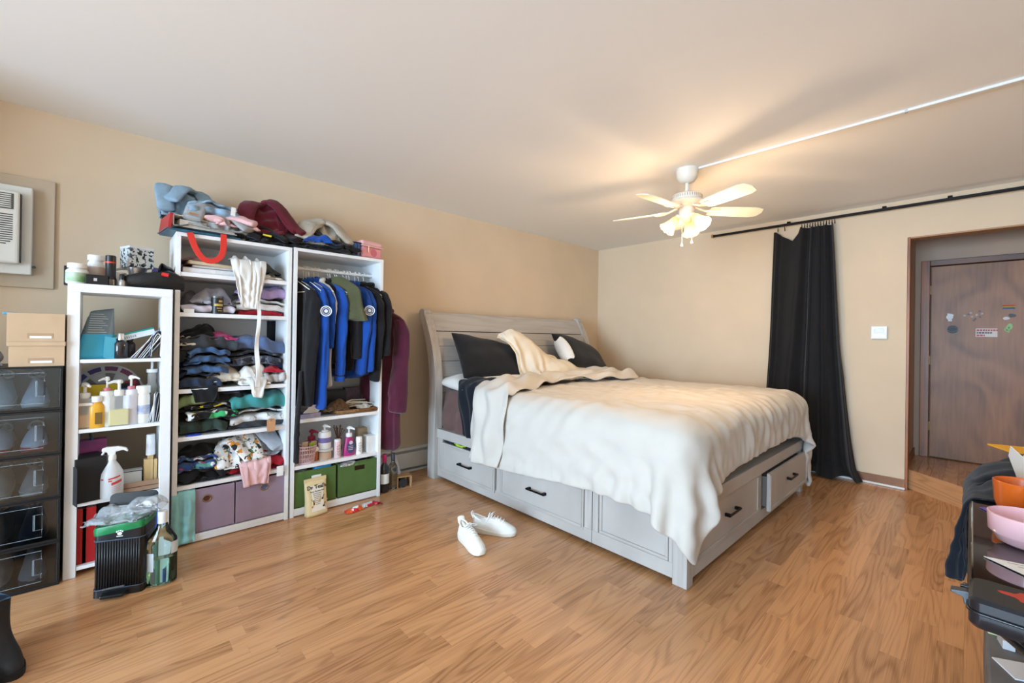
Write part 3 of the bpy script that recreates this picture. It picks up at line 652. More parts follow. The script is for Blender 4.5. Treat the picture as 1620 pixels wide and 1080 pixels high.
for k, (az, en) in enumerate(((252, 20), (132, 15), (12, 15))):
    a = R_(az); tilt = R_(46 if k == 0 else 40)
    Mx = Matrix.Rotation(a, 4, 'Z') @ Matrix.Translation((.062, 0, -.345)) @ Matrix.Rotation(-tilt, 4, 'Y')
    sock = put('lamp_holder', MB().lathe([(0, .012), (.018, .01), (.02, -.02), (.016, -.026), (0, -.026)], 16, M=Mx), M_fan, fan, smooth=40)
    seg = 40; prof = [(.02, -.012), (.026, -.03), (.032, -.06), (.041, -.09), (.052, -.112), (.058, -.12)]; m = MB(); rings = []
    for i, (r, z) in enumerate(prof):
        rings.append([tuple(Mx @ Vector(((r*(1 + (.05 if i > 3 else .02)*math.cos(10*t)))*math.cos(t), (r*(1 + (.05 if i > 3 else .02)*math.cos(10*t)))*math.sin(t), z + (.004*math.cos(10*t) if i > 4 else 0)))) for t in np.linspace(0, 2*math.pi, seg, endpoint=False)])
    m.loft(rings, cap=False); put('lamp_shade', m, M_shade, fan, smooth=180, solid=.003)
    put('bulb', MB().lathe([(0, -.03), (.012, -.032), (.015, -.05), (.024, -.07), (.024, -.088), (.014, -.102), (0, -.106)], 16, M=Mx), mat('lit_bulb', (255, 236, 200), .4, emit=(255, 214, 150), estr=10) if en else mat('dark_bulb', (236, 228, 210), .3), fan, smooth=60)
    if not en: continue
    l = bpy.data.lights.new('bulb_light', 'POINT'); l.energy = en; l.color = (1, .70, .42); l.shadow_soft_size = .055
    lo = bpy.data.objects.new('bulb_light', l); COL.objects.link(lo); lo.parent = fan; lo.location = Mx @ Vector((0, 0, -.128))
for dx, dy, ln in ((.02, -.03, .15), (-.022, .022, .17)):
    pc = put('pull_chain', MB().tube([(dx, dy, -.36), (dx, dy, -.36 - ln)], .0014, 6), M_fan, fan)
    put('chain_knob', MB().lathe([(0, .012), (.003, .01), (.008, -.008), (.007, -.016), (0, -.018)], 12, (dx, dy, -.37 - ln)), M_fan, pc, smooth=50)
# ================================================================== cloth makers for the clutter
def crease(A, q, ph):
    """creases of a hanging cloth tube: angle A, fraction q along it"""
    v = 0
    for i in range(3):
        p_ = ph[i]; x = (2 + i)*A*.5*2 + q*(5 + 3*i)*(1 if i % 2 else -1) + p_ + 1.3*math.sin(A + q*6 + p_) + 1.1*math.sin(q*9 + p_*2)
        v += (1 - abs(math.sin(x)))**1.5*(.6 + .4*math.sin(q*7 + p_*3 + A)) - .28
    return v
def sleeve_mb(path, r0, r1, seed, flat=.55, n=34, seg=26, wr=.3, radii=None, ax=(1., 0, 0)):
    rs = np.random.RandomState(seed); ph = rs.uniform(0, 6, 6); P = [np.array(p, float) for p in path]; rings = []
    tt = np.linspace(0, len(P) - 1.0001, n)
    for i, t in enumerate(tt):
        k = int(t); f = t - k; c = P[k]*(1 - f) + P[k + 1]*f
        tg = P[min(k + 2, len(P) - 1)]*f + P[k + 1]*(1 - f) - P[max(k - 1, 0)]*(1 - f) - P[k]*f; tg /= np.linalg.norm(tg)
        a = np.array(ax, float); a -= tg*(a @ tg); a /= np.linalg.norm(a); b = np.cross(tg, a); q = i/(n - 1)
        r = np.interp(t, range(len(radii)), radii) if radii else r0*(1 - q) + r1*q
        ring = []
        for s in range(seg):
            A = 2*math.pi*s/seg; w = 1 + wr*crease(A, q, ph)*min(1, q*5 + .2)
            ring.append(tuple(c + a*math.cos(A)*r*flat*w + b*math.sin(A)*r*(1 + .4*(w - 1))))
        rings.append(ring)
    return MB().loft(rings)
def fold(name, label, mt, c, w, d, h, layers=3, seed=0, rzv=0, cat='clothes', group=None, th=None, lean=0, parent=None):
    """a garment folded in layers: one sheet running back and forth, rounded lips at the front"""
    rs = np.random.RandomState(seed); n = layers; t = h/n; pts = []
    for k in range(n):
        f0 = -d/2 + rs.uniform(0, .025); b0 = d/2 - rs.uniform(0, .02); z = t*(k + .5); m_ = 9
        ys = np.linspace(f0 + t*.3, b0 - t*.3, m_); ys = ys if k % 2 else ys[::-1]
        for yv in ys: pts.append((yv, z + rs.uniform(-.12, .12)*t))
        if k < n - 1:
            e = b0 if k % 2 else f0; sg = 1 if k % 2 else -1
            for a in np.linspace(-1.1, 1.1, 5): pts.append((e + sg*t*.28*math.cos(a), z + t/2 + t*.5*math.sin(a)))
    nx = 26; X = np.linspace(-.5, .5, nx); P = np.zeros((len(pts), nx, 3)); ph = rs.uniform(0, 6, 8)
    for i, (yv, z) in enumerate(pts):
        q = i/len(pts)
        sq = 1 + .05*math.sin(q*9 + ph[0])
        P[i, :, 0] = X*w*sq + .006*np.sin(yv*40 + ph[1]); P[i, :, 1] = yv + .012*np.sin(X*9 + ph[2] + q*5) + .008*np.sin(X*21 + ph[3] + q*8)
        P[i, :, 2] = z + (h*.07*np.sin(X*8 + ph[4] + yv*12) + h*.05*np.sin(X*17 + ph[5] - yv*18) - h*.18*(np.abs(X)*2)**4)*min(1, z/h + .25) + lean*X*w
    P = wrinkle(P, w, d*n, min(.0075, h*.11), .05, seed, 3)
    P[..., 2] = np.maximum(P[..., 2], .004)
    o = sheet(name, P, mt, parent, solid=min(th or t*.55, .014), sub=1, loc=c, rot=(0, 0, rzv))
    return tag(o, label, cat, group) if label else o
def crumple(name, label, mt, c, sx, sy, h, full=1.5, seed=0, cat='clothes', group=None, res=.0165, lumps=3, rzv=0, steps=60, bend=.15, solid=.005, edge=None, parent=None, over=0, limbs=0):
    """a garment dropped in a heap: an oversize sheet settling over soft lumps inside its footprint"""
    rs = np.random.RandomState(seed); nx = max(14, int(sx*full/res)); ny = max(14, int(sy*full/res))
    nx, ny = min(nx, 46), min(ny, 46); rx, ry = sx*full/(nx - 1), sy*full/(ny - 1)
    X, Y = np.meshgrid(np.linspace(-.5, .5, nx), np.linspace(-.5, .5, ny)); Z = h*(1.0 + .4*np.sin(X*rs.uniform(8, 18) + rs.uniform(0, 6)) + .4*np.sin(Y*rs.uniform(8, 18) + X*7 + rs.uniform(0, 6)))
    X2 = X*sx*.96 + .08*sx*np.sin(Y*17 + rs.uniform(0, 6)); Y2 = Y*sy*.96 + .08*sy*np.sin(X*17 + rs.uniform(0, 6))
    P = np.stack([X2, Y2, Z], -1); P += rs.uniform(-.006, .006, P.shape)
    L_ = []
    for i in range(lumps + 1):
        f = (i + .5)/(lumps + 1) - .5
        L_.append(((rs.uniform(-.28, .28)*sx, rs.uniform(-.12, .2)*sy, 0), (sx*rs.uniform(.18, .36), sy*rs.uniform(.2, .36), h*rs.uniform(.45, .86))))
    L_.append(((0, .05*sy, 0), (sx*.46, sy*.42, h*.5)))
    def col(P, old, fr):
        for cc, rr in L_: ellip(P, cc, rr, old, fr)
        np.maximum(P[..., 2], .004, out=P[..., 2]); np.minimum(P[..., 2], h*1.02, out=P[..., 2])
        P[..., 0] = np.clip(P[..., 0], -sx*.5, sx*.5); lo = -sy*.5 - over; P[..., 1] = np.clip(P[..., 1], lo, sy*.5)
        fl = P[..., 2] < .006; P[fl] += (old[fl] - P[fl])*fr*np.array([1, 1, 0])
    P = pbd(P, (rx, ry), col, steps=steps, iters=7, bend=bend*.5, damp=.9, fric=.8)
    P = wrinkle(P, sx*full, sy*full, min(.030, h*.34), .095, seed, 3); P = wrinkle(P, sx*full, sy*full, min(.011, h*.13), .042, seed + 50, 3); np.maximum(P[..., 2], .003, out=P[..., 2])
    mb = MB().grid(P)
    if limbs:                                            # sleeves or trouser legs thrown over the heap
        V_ = P.reshape(-1, 3)
        def hz(x, y):
            d = np.hypot(V_[:, 0] - x, V_[:, 1] - y); m_ = d < .028
            return V_[m_, 2].max() if m_.any() else .0
        for j in range(limbs):
            x0 = rs.uniform(-.3, .1)*sx; x1 = x0 + rs.choice([-1, 1])*rs.uniform(.35, .6)*sx; x1 = np.clip(x1, -.42*sx, .42*sx); y0 = rs.uniform(-.05, .3)*sy; y1 = -.47*sy; bow = rs.uniform(-.12, .12)*sx
            r_ = min(.055, max(.03, .2*sx))*rs.uniform(.8, 1.15); pts = []
            for t_ in np.linspace(0, 1, 8):
                x = x0 + (x1 - x0)*t_ + bow*math.sin(t_*3.14); y = y0 + (y1 - y0)*t_**1.2; pts.append((x, y, min(h*1.1, max(.012, hz(x, y) + r_*.22))))
            zz = [p_[2] for p_ in pts]; zz = [zz[0]] + [(zz[i - 1] + 2*zz[i] + zz[i + 1])/4 for i in range(1, 7)] + [zz[7]]
            t_ = sleeve_mb([(p_[0], p_[1], z_) for p_, z_ in zip(pts, zz)], r_, r_*.85, seed*3 + j, flat=.36, n=24, seg=20, wr=.28, ax=(0, -.35, 1))
            mb.add(t_.v, t_.f)
    o = put(name, mb, mt, parent, c, (0, 0, rzv), smooth=180, solid=solid, sub=1, off=0)
    return tag(o, label, cat, group) if label else o
def drape(name, label, mt, xc, w, ye, zt, on, drop, seed=0, cat='clothes', group=None, full=1.25, res=.015, taper=0, solid=.005, extra=None, out=.0, steps=80, jag=.45):
    """cloth lying on a surface (top zt) and hanging over its front edge y = ye"""
    rs = np.random.RandomState(seed); nx = max(12, int(w*full/res)); ny = max(14, int((on + drop)/res)); nx, ny = min(nx, 44), min(ny, 50)
    U, V = np.meshgrid(np.linspace(-.5, .5, nx), np.linspace(0, 1, ny)); u1 = np.linspace(-.5, .5, nx)
    hem = 1 - jag*(.5 + .5*np.sin(u1*rs.uniform(4, 7) + rs.uniform(0, 6)))*.8 - jag*.2*np.abs(u1*2)**2
    ln = on + drop*hem                                   # length of each column of the cloth
    row = 1 - taper*np.clip((V[:, :1] - .25)/.75, 0, 1)**1.0
    X = U*w*row; s = V*ln[None, :]
    Y = np.where(s < on, ye + on - s, ye - .012 - out); Z = np.where(s < on, zt + .012, zt + .006 - (s - on))
    Y = Y - np.where(s > on, .02*(1 + np.sin(U*24 + rs.uniform(0, 6) + V*3)), 0); Z = Z + np.where(s < on, .014*(1 + np.sin(U*20 + rs.uniform(0, 6) + s*20)), 0)
    P = np.stack([X, Y, Z], -1) + rs.uniform(-.003, .003, (ny, nx, 3)); pin = np.zeros((ny, nx), bool); pin[0] = True
    def col(P, old, fr):
        on_ = P[..., 1] > ye - .004
        low = on_ & (P[..., 2] < zt + .004)
        isfront = low & (P[..., 1] < ye + .012) & (P[..., 2] < zt - .004)
        P[isfront, 1] = ye - .005
        tt = low & ~isfront; P[tt, 2] = zt + .004; P[tt] += (old[tt] - P[tt])*fr*np.array([1, 1, 0])
        if extra: extra(P, old, fr)
        np.maximum(P[..., 2], .01, out=P[..., 2])
        P[..., 0] = np.clip(P[..., 0], -w*.54*row, w*.54*row); np.maximum(P[..., 1], ye - .075, out=P[..., 1])
    P = pbd(P, ((w*full/(nx - 1)*row)[..., None], (ln/(ny - 1))[:, None]), col, steps=steps, iters=8, bend=.08, damp=.92, fric=.75, pin=pin)
    P = wrinkle(P, w*full, on + drop, .012, .06, seed, 3)
    o = sheet(name, P, mt, None, solid=solid, sub=1, loc=(xc, 0, 0))
    return tag(o, label, cat, group) if label else o
def GX(x, y, yy=3.2):
    p = px(x, y, 1, yy); return p[0], p[2]
def span(x0, x1, yref, yy=3.2):
    a = GX(x0, yref, yy)[0]; b = GX(x1, yref, yy)[0]; return (a + b)/2, b - a

# ---- small container makers
def lathe_obj(name, prof, mt, parent, seg=24, loc=(0, 0, 0), sx=1, sy=1, smooth=40): return put(name, MB().lathe(prof, seg, sx=sx, sy=sy), mt, parent, loc, smooth=smooth)
def bottle(label, loc, r, h, mt, neck=.4, cap=None, caph=.02, name='bottle', cat='bottle', sx=1, sy=1, body='body', shoulder=.75, labelmat=None, lz=(.2, .6), rzv=0, liquid=None):
    t = T(name, label, cat, loc, rzv); hb = h - caph
    prof = [(0, 0), (r*.92, 0), (r, r*.1), (r, hb*shoulder), (r*.85, hb*(shoulder + .1)), (r*neck, hb*.96), (r*neck, hb), (0, hb)]
    b = lathe_obj(body, prof, mt, t, sx=sx, sy=sy)
    if cap: lathe_obj('cap', [(0, 0), (r*neck*1.25, 0), (r*neck*1.25, caph*.92), (r*neck*1.1, caph), (0, caph)], cap, t, 20, (0, 0, hb))
    if labelmat: lathe_obj('label', [(r*1.015, hb*lz[0]), (r*1.015, hb*lz[1])], labelmat, t, 24, sx=sx, sy=sy)
    if liquid: lathe_obj('liquid', [(0, .002), (r*.9, .002), (r*.94, r*.12), (r*.94, hb*liquid[1]), (0, hb*liquid[1])], liquid[0], t, 20, sx=sx, sy=sy)
    return t
def pump(label, loc, r, h, mt, capm, name='pump_bottle', face=-1.2, square=False, liquid=None, labelmat=None, lz=(.2, .6), sy=1, straight=False, collar=None, cone=0):
    t = T(name, label, 'bottle', loc); hb = h*.72
    if square:
        put('body', B(-r, r, -r*.8, r*.8, 0, hb*.92), mt, t, bevel=.006, bseg=3)
        if liquid: put('liquid', B(-r*.92, r*.92, -r*.72, r*.72, .004, hb*liquid[1]), liquid[0], t, bevel=.004)
        if labelmat: put('label', B(-r*.7, r*.7, -r*.81 - .0008, -r*.79, hb*lz[0], hb*lz[1]), labelmat, t)
    else:
        k = .98 if straight else .8
        lathe_obj('body', [(0, 0), (r*.96, 0), (r, .008), (r*.97, hb*.3), (r*(1 - cone), hb*.86), (r*.42, hb*.97), (0, hb)] if cone else [(0, 0), (r*.95, 0), (r, .006), (r, hb*k*.85), (r*.9, hb*k), (r*.4, hb*(k + .08) if not straight else hb), (r*.38, hb), (0, hb)], mt, t, 28, sy=sy)
        if liquid: lathe_obj('liquid', [(0, .003), (r*.93, .003), (r*.93, hb*liquid[1]), (0, hb*liquid[1])], liquid[0], t, 24, sy=sy)
        if labelmat: lathe_obj('label', [(r*1.012, hb*lz[0]), (r*1.012, hb*lz[1])], labelmat, t, 28, sy=sy)
    lathe_obj('collar', [(0, hb*.9), (r*.5, hb*.9), (r*.5, hb*1.05), (r*.42, hb*1.08), (0, hb*1.08)], collar or capm, t, 20)
    lathe_obj('pump_stem', [(0, hb), (r*.16, hb), (r*.16, h*.94), (0, h*.94)], capm, t, 12)
    a = face; put('pump_head', MB().tube([(0, 0, h*.955), (r*.6*math.cos(a), r*.6*math.sin(a), h*.96), (r*1.25*math.cos(a), r*1.25*math.sin(a), h*.925)], [r*.3, r*.2, r*.12], 10).lathe([(0, h*.92), (r*.34, h*.92), (r*.36, h*.97), (r*.2, h), (0, h)], 16), capm, t, smooth=50)
    return t
def carton(name, label, cat, c, sx, sy, sz, mt, rot=(0, 0, 0), faces=(), group=None, bevel=.0015):
    """box standing at c (centre of its base); faces: (part name, x0, x1, z0, z1, material) printed panels on the front"""
    t = T(name, label, cat, c, rot=rot, group=group); put('body', B(-sx/2, sx/2, -sy/2, sy/2, 0, sz), mt, t, bevel=bevel)
    for nm, a, b, z0, z1, m_ in faces: put(nm, B(a*sx, b*sx, -sy/2 - .0007, -sy/2 + .001, z0*sz, z1*sz), m_, t)
    return t
def envelopes(label, n, c, w, h, tilt, seed, cat='envelope', group=None, y_spread=.05, cols=((236, 236, 240), (222, 226, 234), (240, 238, 232))):
    rs = random.Random(seed); out = []
    for i in range(n):
        m = MB().box(-w/2, w/2, -.0012, .0012, 0, h*rs.uniform(.85, 1.05))
        o = put('envelope', m, mat('paper_%d' % (i % len(cols)), cols[i % len(cols)], .7), None, (c[0] + i*.0085 + rs.uniform(-.002, .002), c[1] + .03 + rs.uniform(-.5, .5)*y_spread*.5, c[2] + .002), (0, 0, 1.42 + rs.uniform(-.05, .05))); o.rotation_mode = 'ZYX'; o.rotation_euler = (-(tilt + rs.uniform(-.12, .12)), 0, 0); o.rotation_mode = 'XYZ'; o.matrix_world = Matrix.Translation(o.location) @ Matrix.Rotation(1.40 + rs.uniform(-.05, .05), 4, 'Z') @ Matrix.Rotation(-(tilt + rs.uniform(-.12, .12)), 4, 'X')
        tag(o, label, cat, group); out.append(o)
    return out

# ================================================================== shelf units
def unit(name, label, x0, x1, y0, y1, top, shelves, th=.022, side=.024, back=True, mt=M_lam, ptop=.022, bottom=.03):
    t = T(name, label, 'shelving unit', (x0, y0, 0)); w = x1 - x0; d = y1 - y0
    put('side_panel', B(0, side, 0, d, 0, top - ptop), mt, t, bevel=.0015); put('side_panel', B(w - side, w, 0, d, 0, top - ptop), mt, t, bevel=.0015)
    put('top_panel', B(0, w, 0, d, top - ptop, top), mt, t, bevel=.0015)
    for z in shelves: put('shelf', B(side, w - side, .003, d - .004, z - th, z), mt, t, bevel=.0015)
    if bottom: put('plinth', B(side, w - side, .003, .02, .008, shelves[-1] - th), mt, t)
    if back: put('back_panel', B(side*.5, w - side*.5, d - .004, d, .0, top - ptop), mat('back_board', (228, 229, 230), .6), t)
    return t
SY0, SY1 = 3.14, 3.50
unit('shelving_unit', 'tall white open shelving unit stuffed with folded clothes', .272, .893, SY0, SY1, 1.832, (1.602, 1.366, .915, .635, .350, .050), th=.024)
hu = unit('wardrobe_unit', 'tall white open wardrobe unit with a clothes rail and hanging shirts', .905, 1.553, SY0, SY1, 1.838, (.662, .345, .055), th=.024)
put('clothes_rail', MB().tube([(.022, .15, 1.72), (.626, .15, 1.72)], .0125, 14), mat('rail_white', (226, 226, 224), .35), hu, smooth=40)
unit('narrow_shelf', 'narrow white shelving unit crowded with toiletries and mail', -.157, .258, 3.09, 3.37, 1.49, (1.103, .745, .372, .05), th=.018, side=.046, ptop=.044, back=False, bottom=0)

# ================================================================== air conditioner in the wall
M_ac = mat('ac_plastic', (226, 227, 222), .45); M_acd = mat('ac_dark', (64, 66, 66), .6)
tr = S(put('trim_5', MB().box(-1.1, -.236, YW - .018, YW, 1.483, 2.09), mat('tan_trim_board', (196, 180, 158), .8, var=.03), bevel=.003))
ac = T('air_conditioner', 'off-white through-wall air conditioner with slatted grille', 'air conditioner', (-.62, YW - .018, 1.55))
put('sleeve', B(-.38, .302, -.045, 0, 0, .475), M_ac, ac, bevel=.006)
put('front_panel', B(-.36, .262, -.095, -.045, .05, .435), M_ac, ac, bevel=.014, bseg=3)
put('side_gap', B(.262, .2645, -.085, -.045, .06, .425), M_acd, ac)
for k in range(17):
    z = .115 + k*.0118; x1 = .238 - (0 if k > 5 else (5 - k)**1.6*.0075)
    put('grille_slot', B(-.3, x1, -.0965, -.094, z, z + .0052), M_acd, ac)
put('outlet_frame', B(-.3, .240, -.0985, -.094, .335, .418), mat('ac_outlet', (90, 92, 90), .5), ac, bevel=.003)
for k in range(7): put('louver', B(-.29, .232, -.104, -.097, .341 + k*.0108, .341 + k*.0108 + .0055), M_ac, ac, bevel=.001)
put('knob', MB().lathe([(0, 0), (.008, 0), (.006, .012), (0, .012)], 12, M=Matrix.Translation((.31, -.03, .045)) @ Matrix.Rotation(math.pi/2, 4, 'X')), M_acd, ac)

# ================================================================== clear shoe boxes
M_clear = mat('clear_plastic', (205, 222, 240), .08, trans=.0, alpha=.22, spec=.8); M_frame = mat('black_frame', (18, 18, 21), .45); M_edge = mat('clear_edge', (190, 204, 214), .15, alpha=.5)
def sky_tint_door():
    m = bpy.data.materials.new('sky_tint_door'); m.use_nodes = True; nt = m.node_tree; N = nt.nodes; L = nt.links
    tr = N.new('ShaderNodeBsdfTransparent'); tr.inputs[0].default_value = (.80, .90, 1.0, 1); gl = N.new('ShaderNodeBsdfGlossy'); gl.inputs['Roughness'].default_value = .12; gl.inputs[0].default_value = (.9, .95, 1, 1)  # blue tint of the see-through part paints in a sky reflection
    fr = N.new('ShaderNodeFresnel'); fr.inputs[0].default_value = 1.5; mp = N.new('ShaderNodeMath'); mp.operation = 'MULTIPLY_ADD'; mp.inputs[1].default_value = .9; mp.inputs[2].default_value = .02; L.new(fr.outputs[0], mp.inputs[0])
    mx = N.new('ShaderNodeMixShader'); L.new(mp.outputs[0], mx.inputs[0]); L.new(tr.outputs[0], mx.inputs[1]); L.new(gl.outputs[0], mx.inputs[2]); L.new(mx.outputs[0], N['Material Output'].inputs[0])
    return m
M_clear = sky_tint_door()
M_smoke = mat('smoky_panel', (58, 72, 92), .35)
def shoe(t, sole, upper, lace=None, L=.27, inner=None, high=0):
    """a low sneaker lying along +x (toe at +x), heel at 0"""
    st = [(0, .026, .030, .0), (.02, .034, .036, .0), (.06, .038, .040, 0), (.11, .036, .040, 0), (.16, .042, .044, 0), (.205, .046, .046, .0), (.24, .040, .042, .002), (.262, .026, .028, .005), (.27, .010, .012, .008)]
    tops = [.104 + high, .098 + high, .080 + high*.8, .100 + high*.7, .098, .074, .058, .045, .030]
    k = L/.27; n = 22; sr = []; ur = []
    for i, (x, wl, wr, zz) in enumerate(st):
        sr.append([(x*k, (wl*1.03 if math.sin(a) < 0 else wr*1.03)*math.sin(a)*k*(.93 if math.cos(a) < 0 else 1.03), (.0 if math.cos(a) < 0 else .024 + zz*.4 + (.014 if x < .08 else 0))*k + (zz*k if math.cos(a) < 0 else 0)) for a in np.linspace(0, 2*math.pi, n, endpoint=False)])
        hh = tops[i]
        ur.append([(x*k, (wl if math.sin(a) < 0 else wr)*math.sin(a)*k*(1 - .35*max(0, math.cos(a))*(hh/.1)), ((.02 + (hh - .02)*max(0, math.cos(a))**.7) if math.cos(a) >= 0 else .012 + zz)*k) for a in np.linspace(0, 2*math.pi, n, endpoint=False)])
    put('sole', MB().loft(sr), sole, t, smooth=60, sub=1)
    up_ = put('upper', MB().loft(ur), upper, t, smooth=180, sub=1)
    # opening: dark inner collar
    put('collar', MB().tube([((.045 + .042*math.cos(a))*k, .024*math.sin(a)*k, (.082 + high*.9 + .012*math.cos(a + math.pi) + .008*abs(math.cos(a)))*k) for a in np.linspace(0, 2*math.pi, 18, endpoint=False)], .0055*k, 8, True), upper, t, smooth=180)
    put('lining', MB().lathe([(0, 0), (.9, 0), (1, .3)], 18, M=Matrix.Translation((.045*k, 0, (.079 + high*.9)*k)) @ Matrix.Diagonal((.04*k, .022*k, .012, 1))), inner or mat('shoe_inside', (150, 146, 140), .8), t, smooth=60)
    if lace:
        for j in range(5):
            x = (.112 + j*.019)*k; z = np.interp(x/k, [.11, .16, .205], [.106, .101, .079])*k
            put('lace', MB().tube([(x, -.020*k, z - .012*k), (x + .006, 0, z + .004), (x + .002, .020*k, z - .012*k)], .0028, 6), lace, t, smooth=180)
        for sg in (-1, 1): put('lace', MB().tube([((.118 + .010*math.sin(a))*k, sg*(.024 - .022*math.cos(a))*k, (.112 + .010*math.sin(a + .6))*k) for a in np.linspace(0, 6.283, 14, endpoint=False)], .0024, 6, True), lace, t, smooth=180)
boxes = ['topmost clear shoe box holding white high-top sneakers, under the cardboard boxes', 'second clear shoe box from the top holding white and red sneakers', 'middle clear shoe box of the stack holding cream and grey sneakers', 'clear shoe box second from the floor holding black shoes', 'lowest clear shoe box on the floor holding grey knit shoes']
shoes_in = [((236, 236, 232), (232, 238, 242), 'white high-top sneaker standing in the topmost clear shoe box', .05), ((196, 60, 66), (232, 234, 238), 'white sneaker with red sole in the second shoe box from the top', .0), ((206, 196, 178), (188, 178, 166), 'cream and grey sneaker in the middle shoe box', .02), ((30, 32, 36), (28, 32, 40), 'black sneaker in the shoe box second from the floor', .03), ((60, 60, 64), (150, 146, 142), 'grey knit shoe in the lowest shoe box on the floor', .03)]
BXL, BXR, BYF = -.52, -.166, 3.06
for k in range(5):
    z0 = .001 + .2148*(4 - k); z1 = z0 + .2138
    t = T('shoe_box', boxes[k], 'shoe box', (BXL, BYF, z0), group='clear shoe boxes in a stack')
    w = BXR - BXL; h = z1 - z0; d = .37
    for q in ((0, w, 0, .012, 0, .013), (0, w, 0, .012, h - .009, h), (0, .012, 0, .012, .013, h - .009), (w - .011, w, 0, .012, .013, h - .009)): put('frame', B(*q), M_frame, t, bevel=.002)
    put('base', B(.004, w - .004, .012, d, 0, .006), M_frame, t); put('lid', B(.004, w - .004, .012, d, h - .006, h - .001), M_frame, t)
    put('side_panel', B(.003, .006, .012, d, .006, h - .006), M_smoke, t); put('side_panel', B(w - .006, w - .003, .012, d, .006, h - .006), M_smoke, t); put('back_panel', B(.006, w - .006, d - .004, d, .006, h - .006), M_smoke, t)
    dr_ = put('door', B(.012, w - .012, .002, .005, .013, h - .009), M_clear, t)
    x1 = w - .062; x0 = .02
    def loop(pts, r=.0010): return MB().tube([(a, .001, b) for a, b in pts], r, 5, True)
    put('rim', loop([(x0, .036), (x1, .036), (x1, .072), (x1 - .028, .072), (x1 - .028, h - .068), (x1, h - .068), (x1, h - .03), (x0, h - .03)]), M_edge, dr_)
    put('handle', loop([(x1 - .024, .072), (x1 + .002, .072), (x1 + .002, h - .068), (x1 - .024, h - .068)], .0013), M_edge, dr_)
    put('handle_slot', B(x1 - .002, x1 + .004, -.0005, .002, .076, h - .072), mat('slot_dark', (40, 42, 46), .5), dr_)
    so, uc, lab, hi = shoes_in[k]
    for j in range(2):
        s_ = T('sneaker', ('left ', 'right ')[j] + lab, 'shoe', (BXL + .14 + j*.105, BYF + .31, z0 + .008), -math.pi/2 + (.05 if j else -.04), group='shoes in the clear box, level %d from the top' % (k + 1))
        s_.scale = (1, 1.1, 1.15)
        shoe(s_, mat('box_sole_%d' % k, so, .6), cloth('box_upper_%d' % k, uc, .1), high=hi)
# cardboard boxes on top of the stack
M_card = mat('tan_cardboard', (198, 168, 136), .8, var=.04, vscale=14); M_cardd = mat('tan_cardboard_inside', (160, 130, 100), .85); M_paper = mat('white_paper', (236, 236, 232), .7)
zt = .001 + .2148*4 + .2148
def cardbox(label, x0, x1, z0, h, lid):
    t = T('cardboard_box', label, 'cardboard box', ((x0 + x1)/2, 3.20, z0)); w = x1 - x0; d = .25
    for q in ((-w/2, w/2, -d/2, -d/2 + .004, 0, h), (-w/2, w/2, d/2 - .004, d/2, 0, h), (-w/2, -w/2 + .004, -d/2 + .004, d/2 - .004, 0, h), (w/2 - .004, w/2, -d/2 + .004, d/2 - .004, 0, h)): put('wall_panel', B(*q), M_card, t)
    put('bottom', B(-w/2 + .005, w/2 - .005, -d/2 + .005, d/2 - .005, .001, .005), M_card, t)
    put('label_slot', B(-.03, .055, -d/2 - .001, -d/2, .016, .04), mat('card_slot', (176, 146, 116), .8), t); put('label_card', B(-.022, .05, -d/2 - .0018, -d/2 - .0006, .016, .027), M_paper, t)
    if lid: put('lid', B(-w/2 - .006, w/2 + .004, -d/2 - .006, d/2 + .004, h - .02, h + .001), M_card, t, bevel=.002)
    return t
cardbox('lidded tan cardboard box directly on the shoe box stack', -.345, -.163, zt, .118, True)
cardbox('open tan cardboard box stacked on the lidded cardboard box', -.352, -.163, zt + .1195, .135, False)
o = put('envelope', B(-.045, .045, -.001, .001, 0, .12), mat('orange_envelope', (232, 168, 50), .6), None, (-.262, 3.19, zt + .13), (0, .45, .25)); tag(o, 'orange envelope poking out of the open cardboard box', 'envelope')
o = put('envelope', B(-.04, .04, -.001, .001, 0, .125), M_paper, None, (-.245, 3.17, zt + .125), (.05, .35, .1)); tag(o, 'white envelope poking out of the open cardboard box', 'envelope')
o = put('plastic_wrapper', B(-.07, -.01, -.02, .02, 0, .012), mat('blue_wrapper', (90, 170, 210), .3), None, (-.31, 3.2, zt + .245), (0, .05, .1), bevel=.005); tag(o, 'blue wrapper at the rim of the open cardboard box', 'wrapper')
crumple('cloth_scrap', 'dark grey cloth on the shoe boxes left of the cardboard boxes', cloth('grey_scrap', (120, 120, 124)), (-.43, 3.2, zt + .001), .13, .16, .11, seed=3)
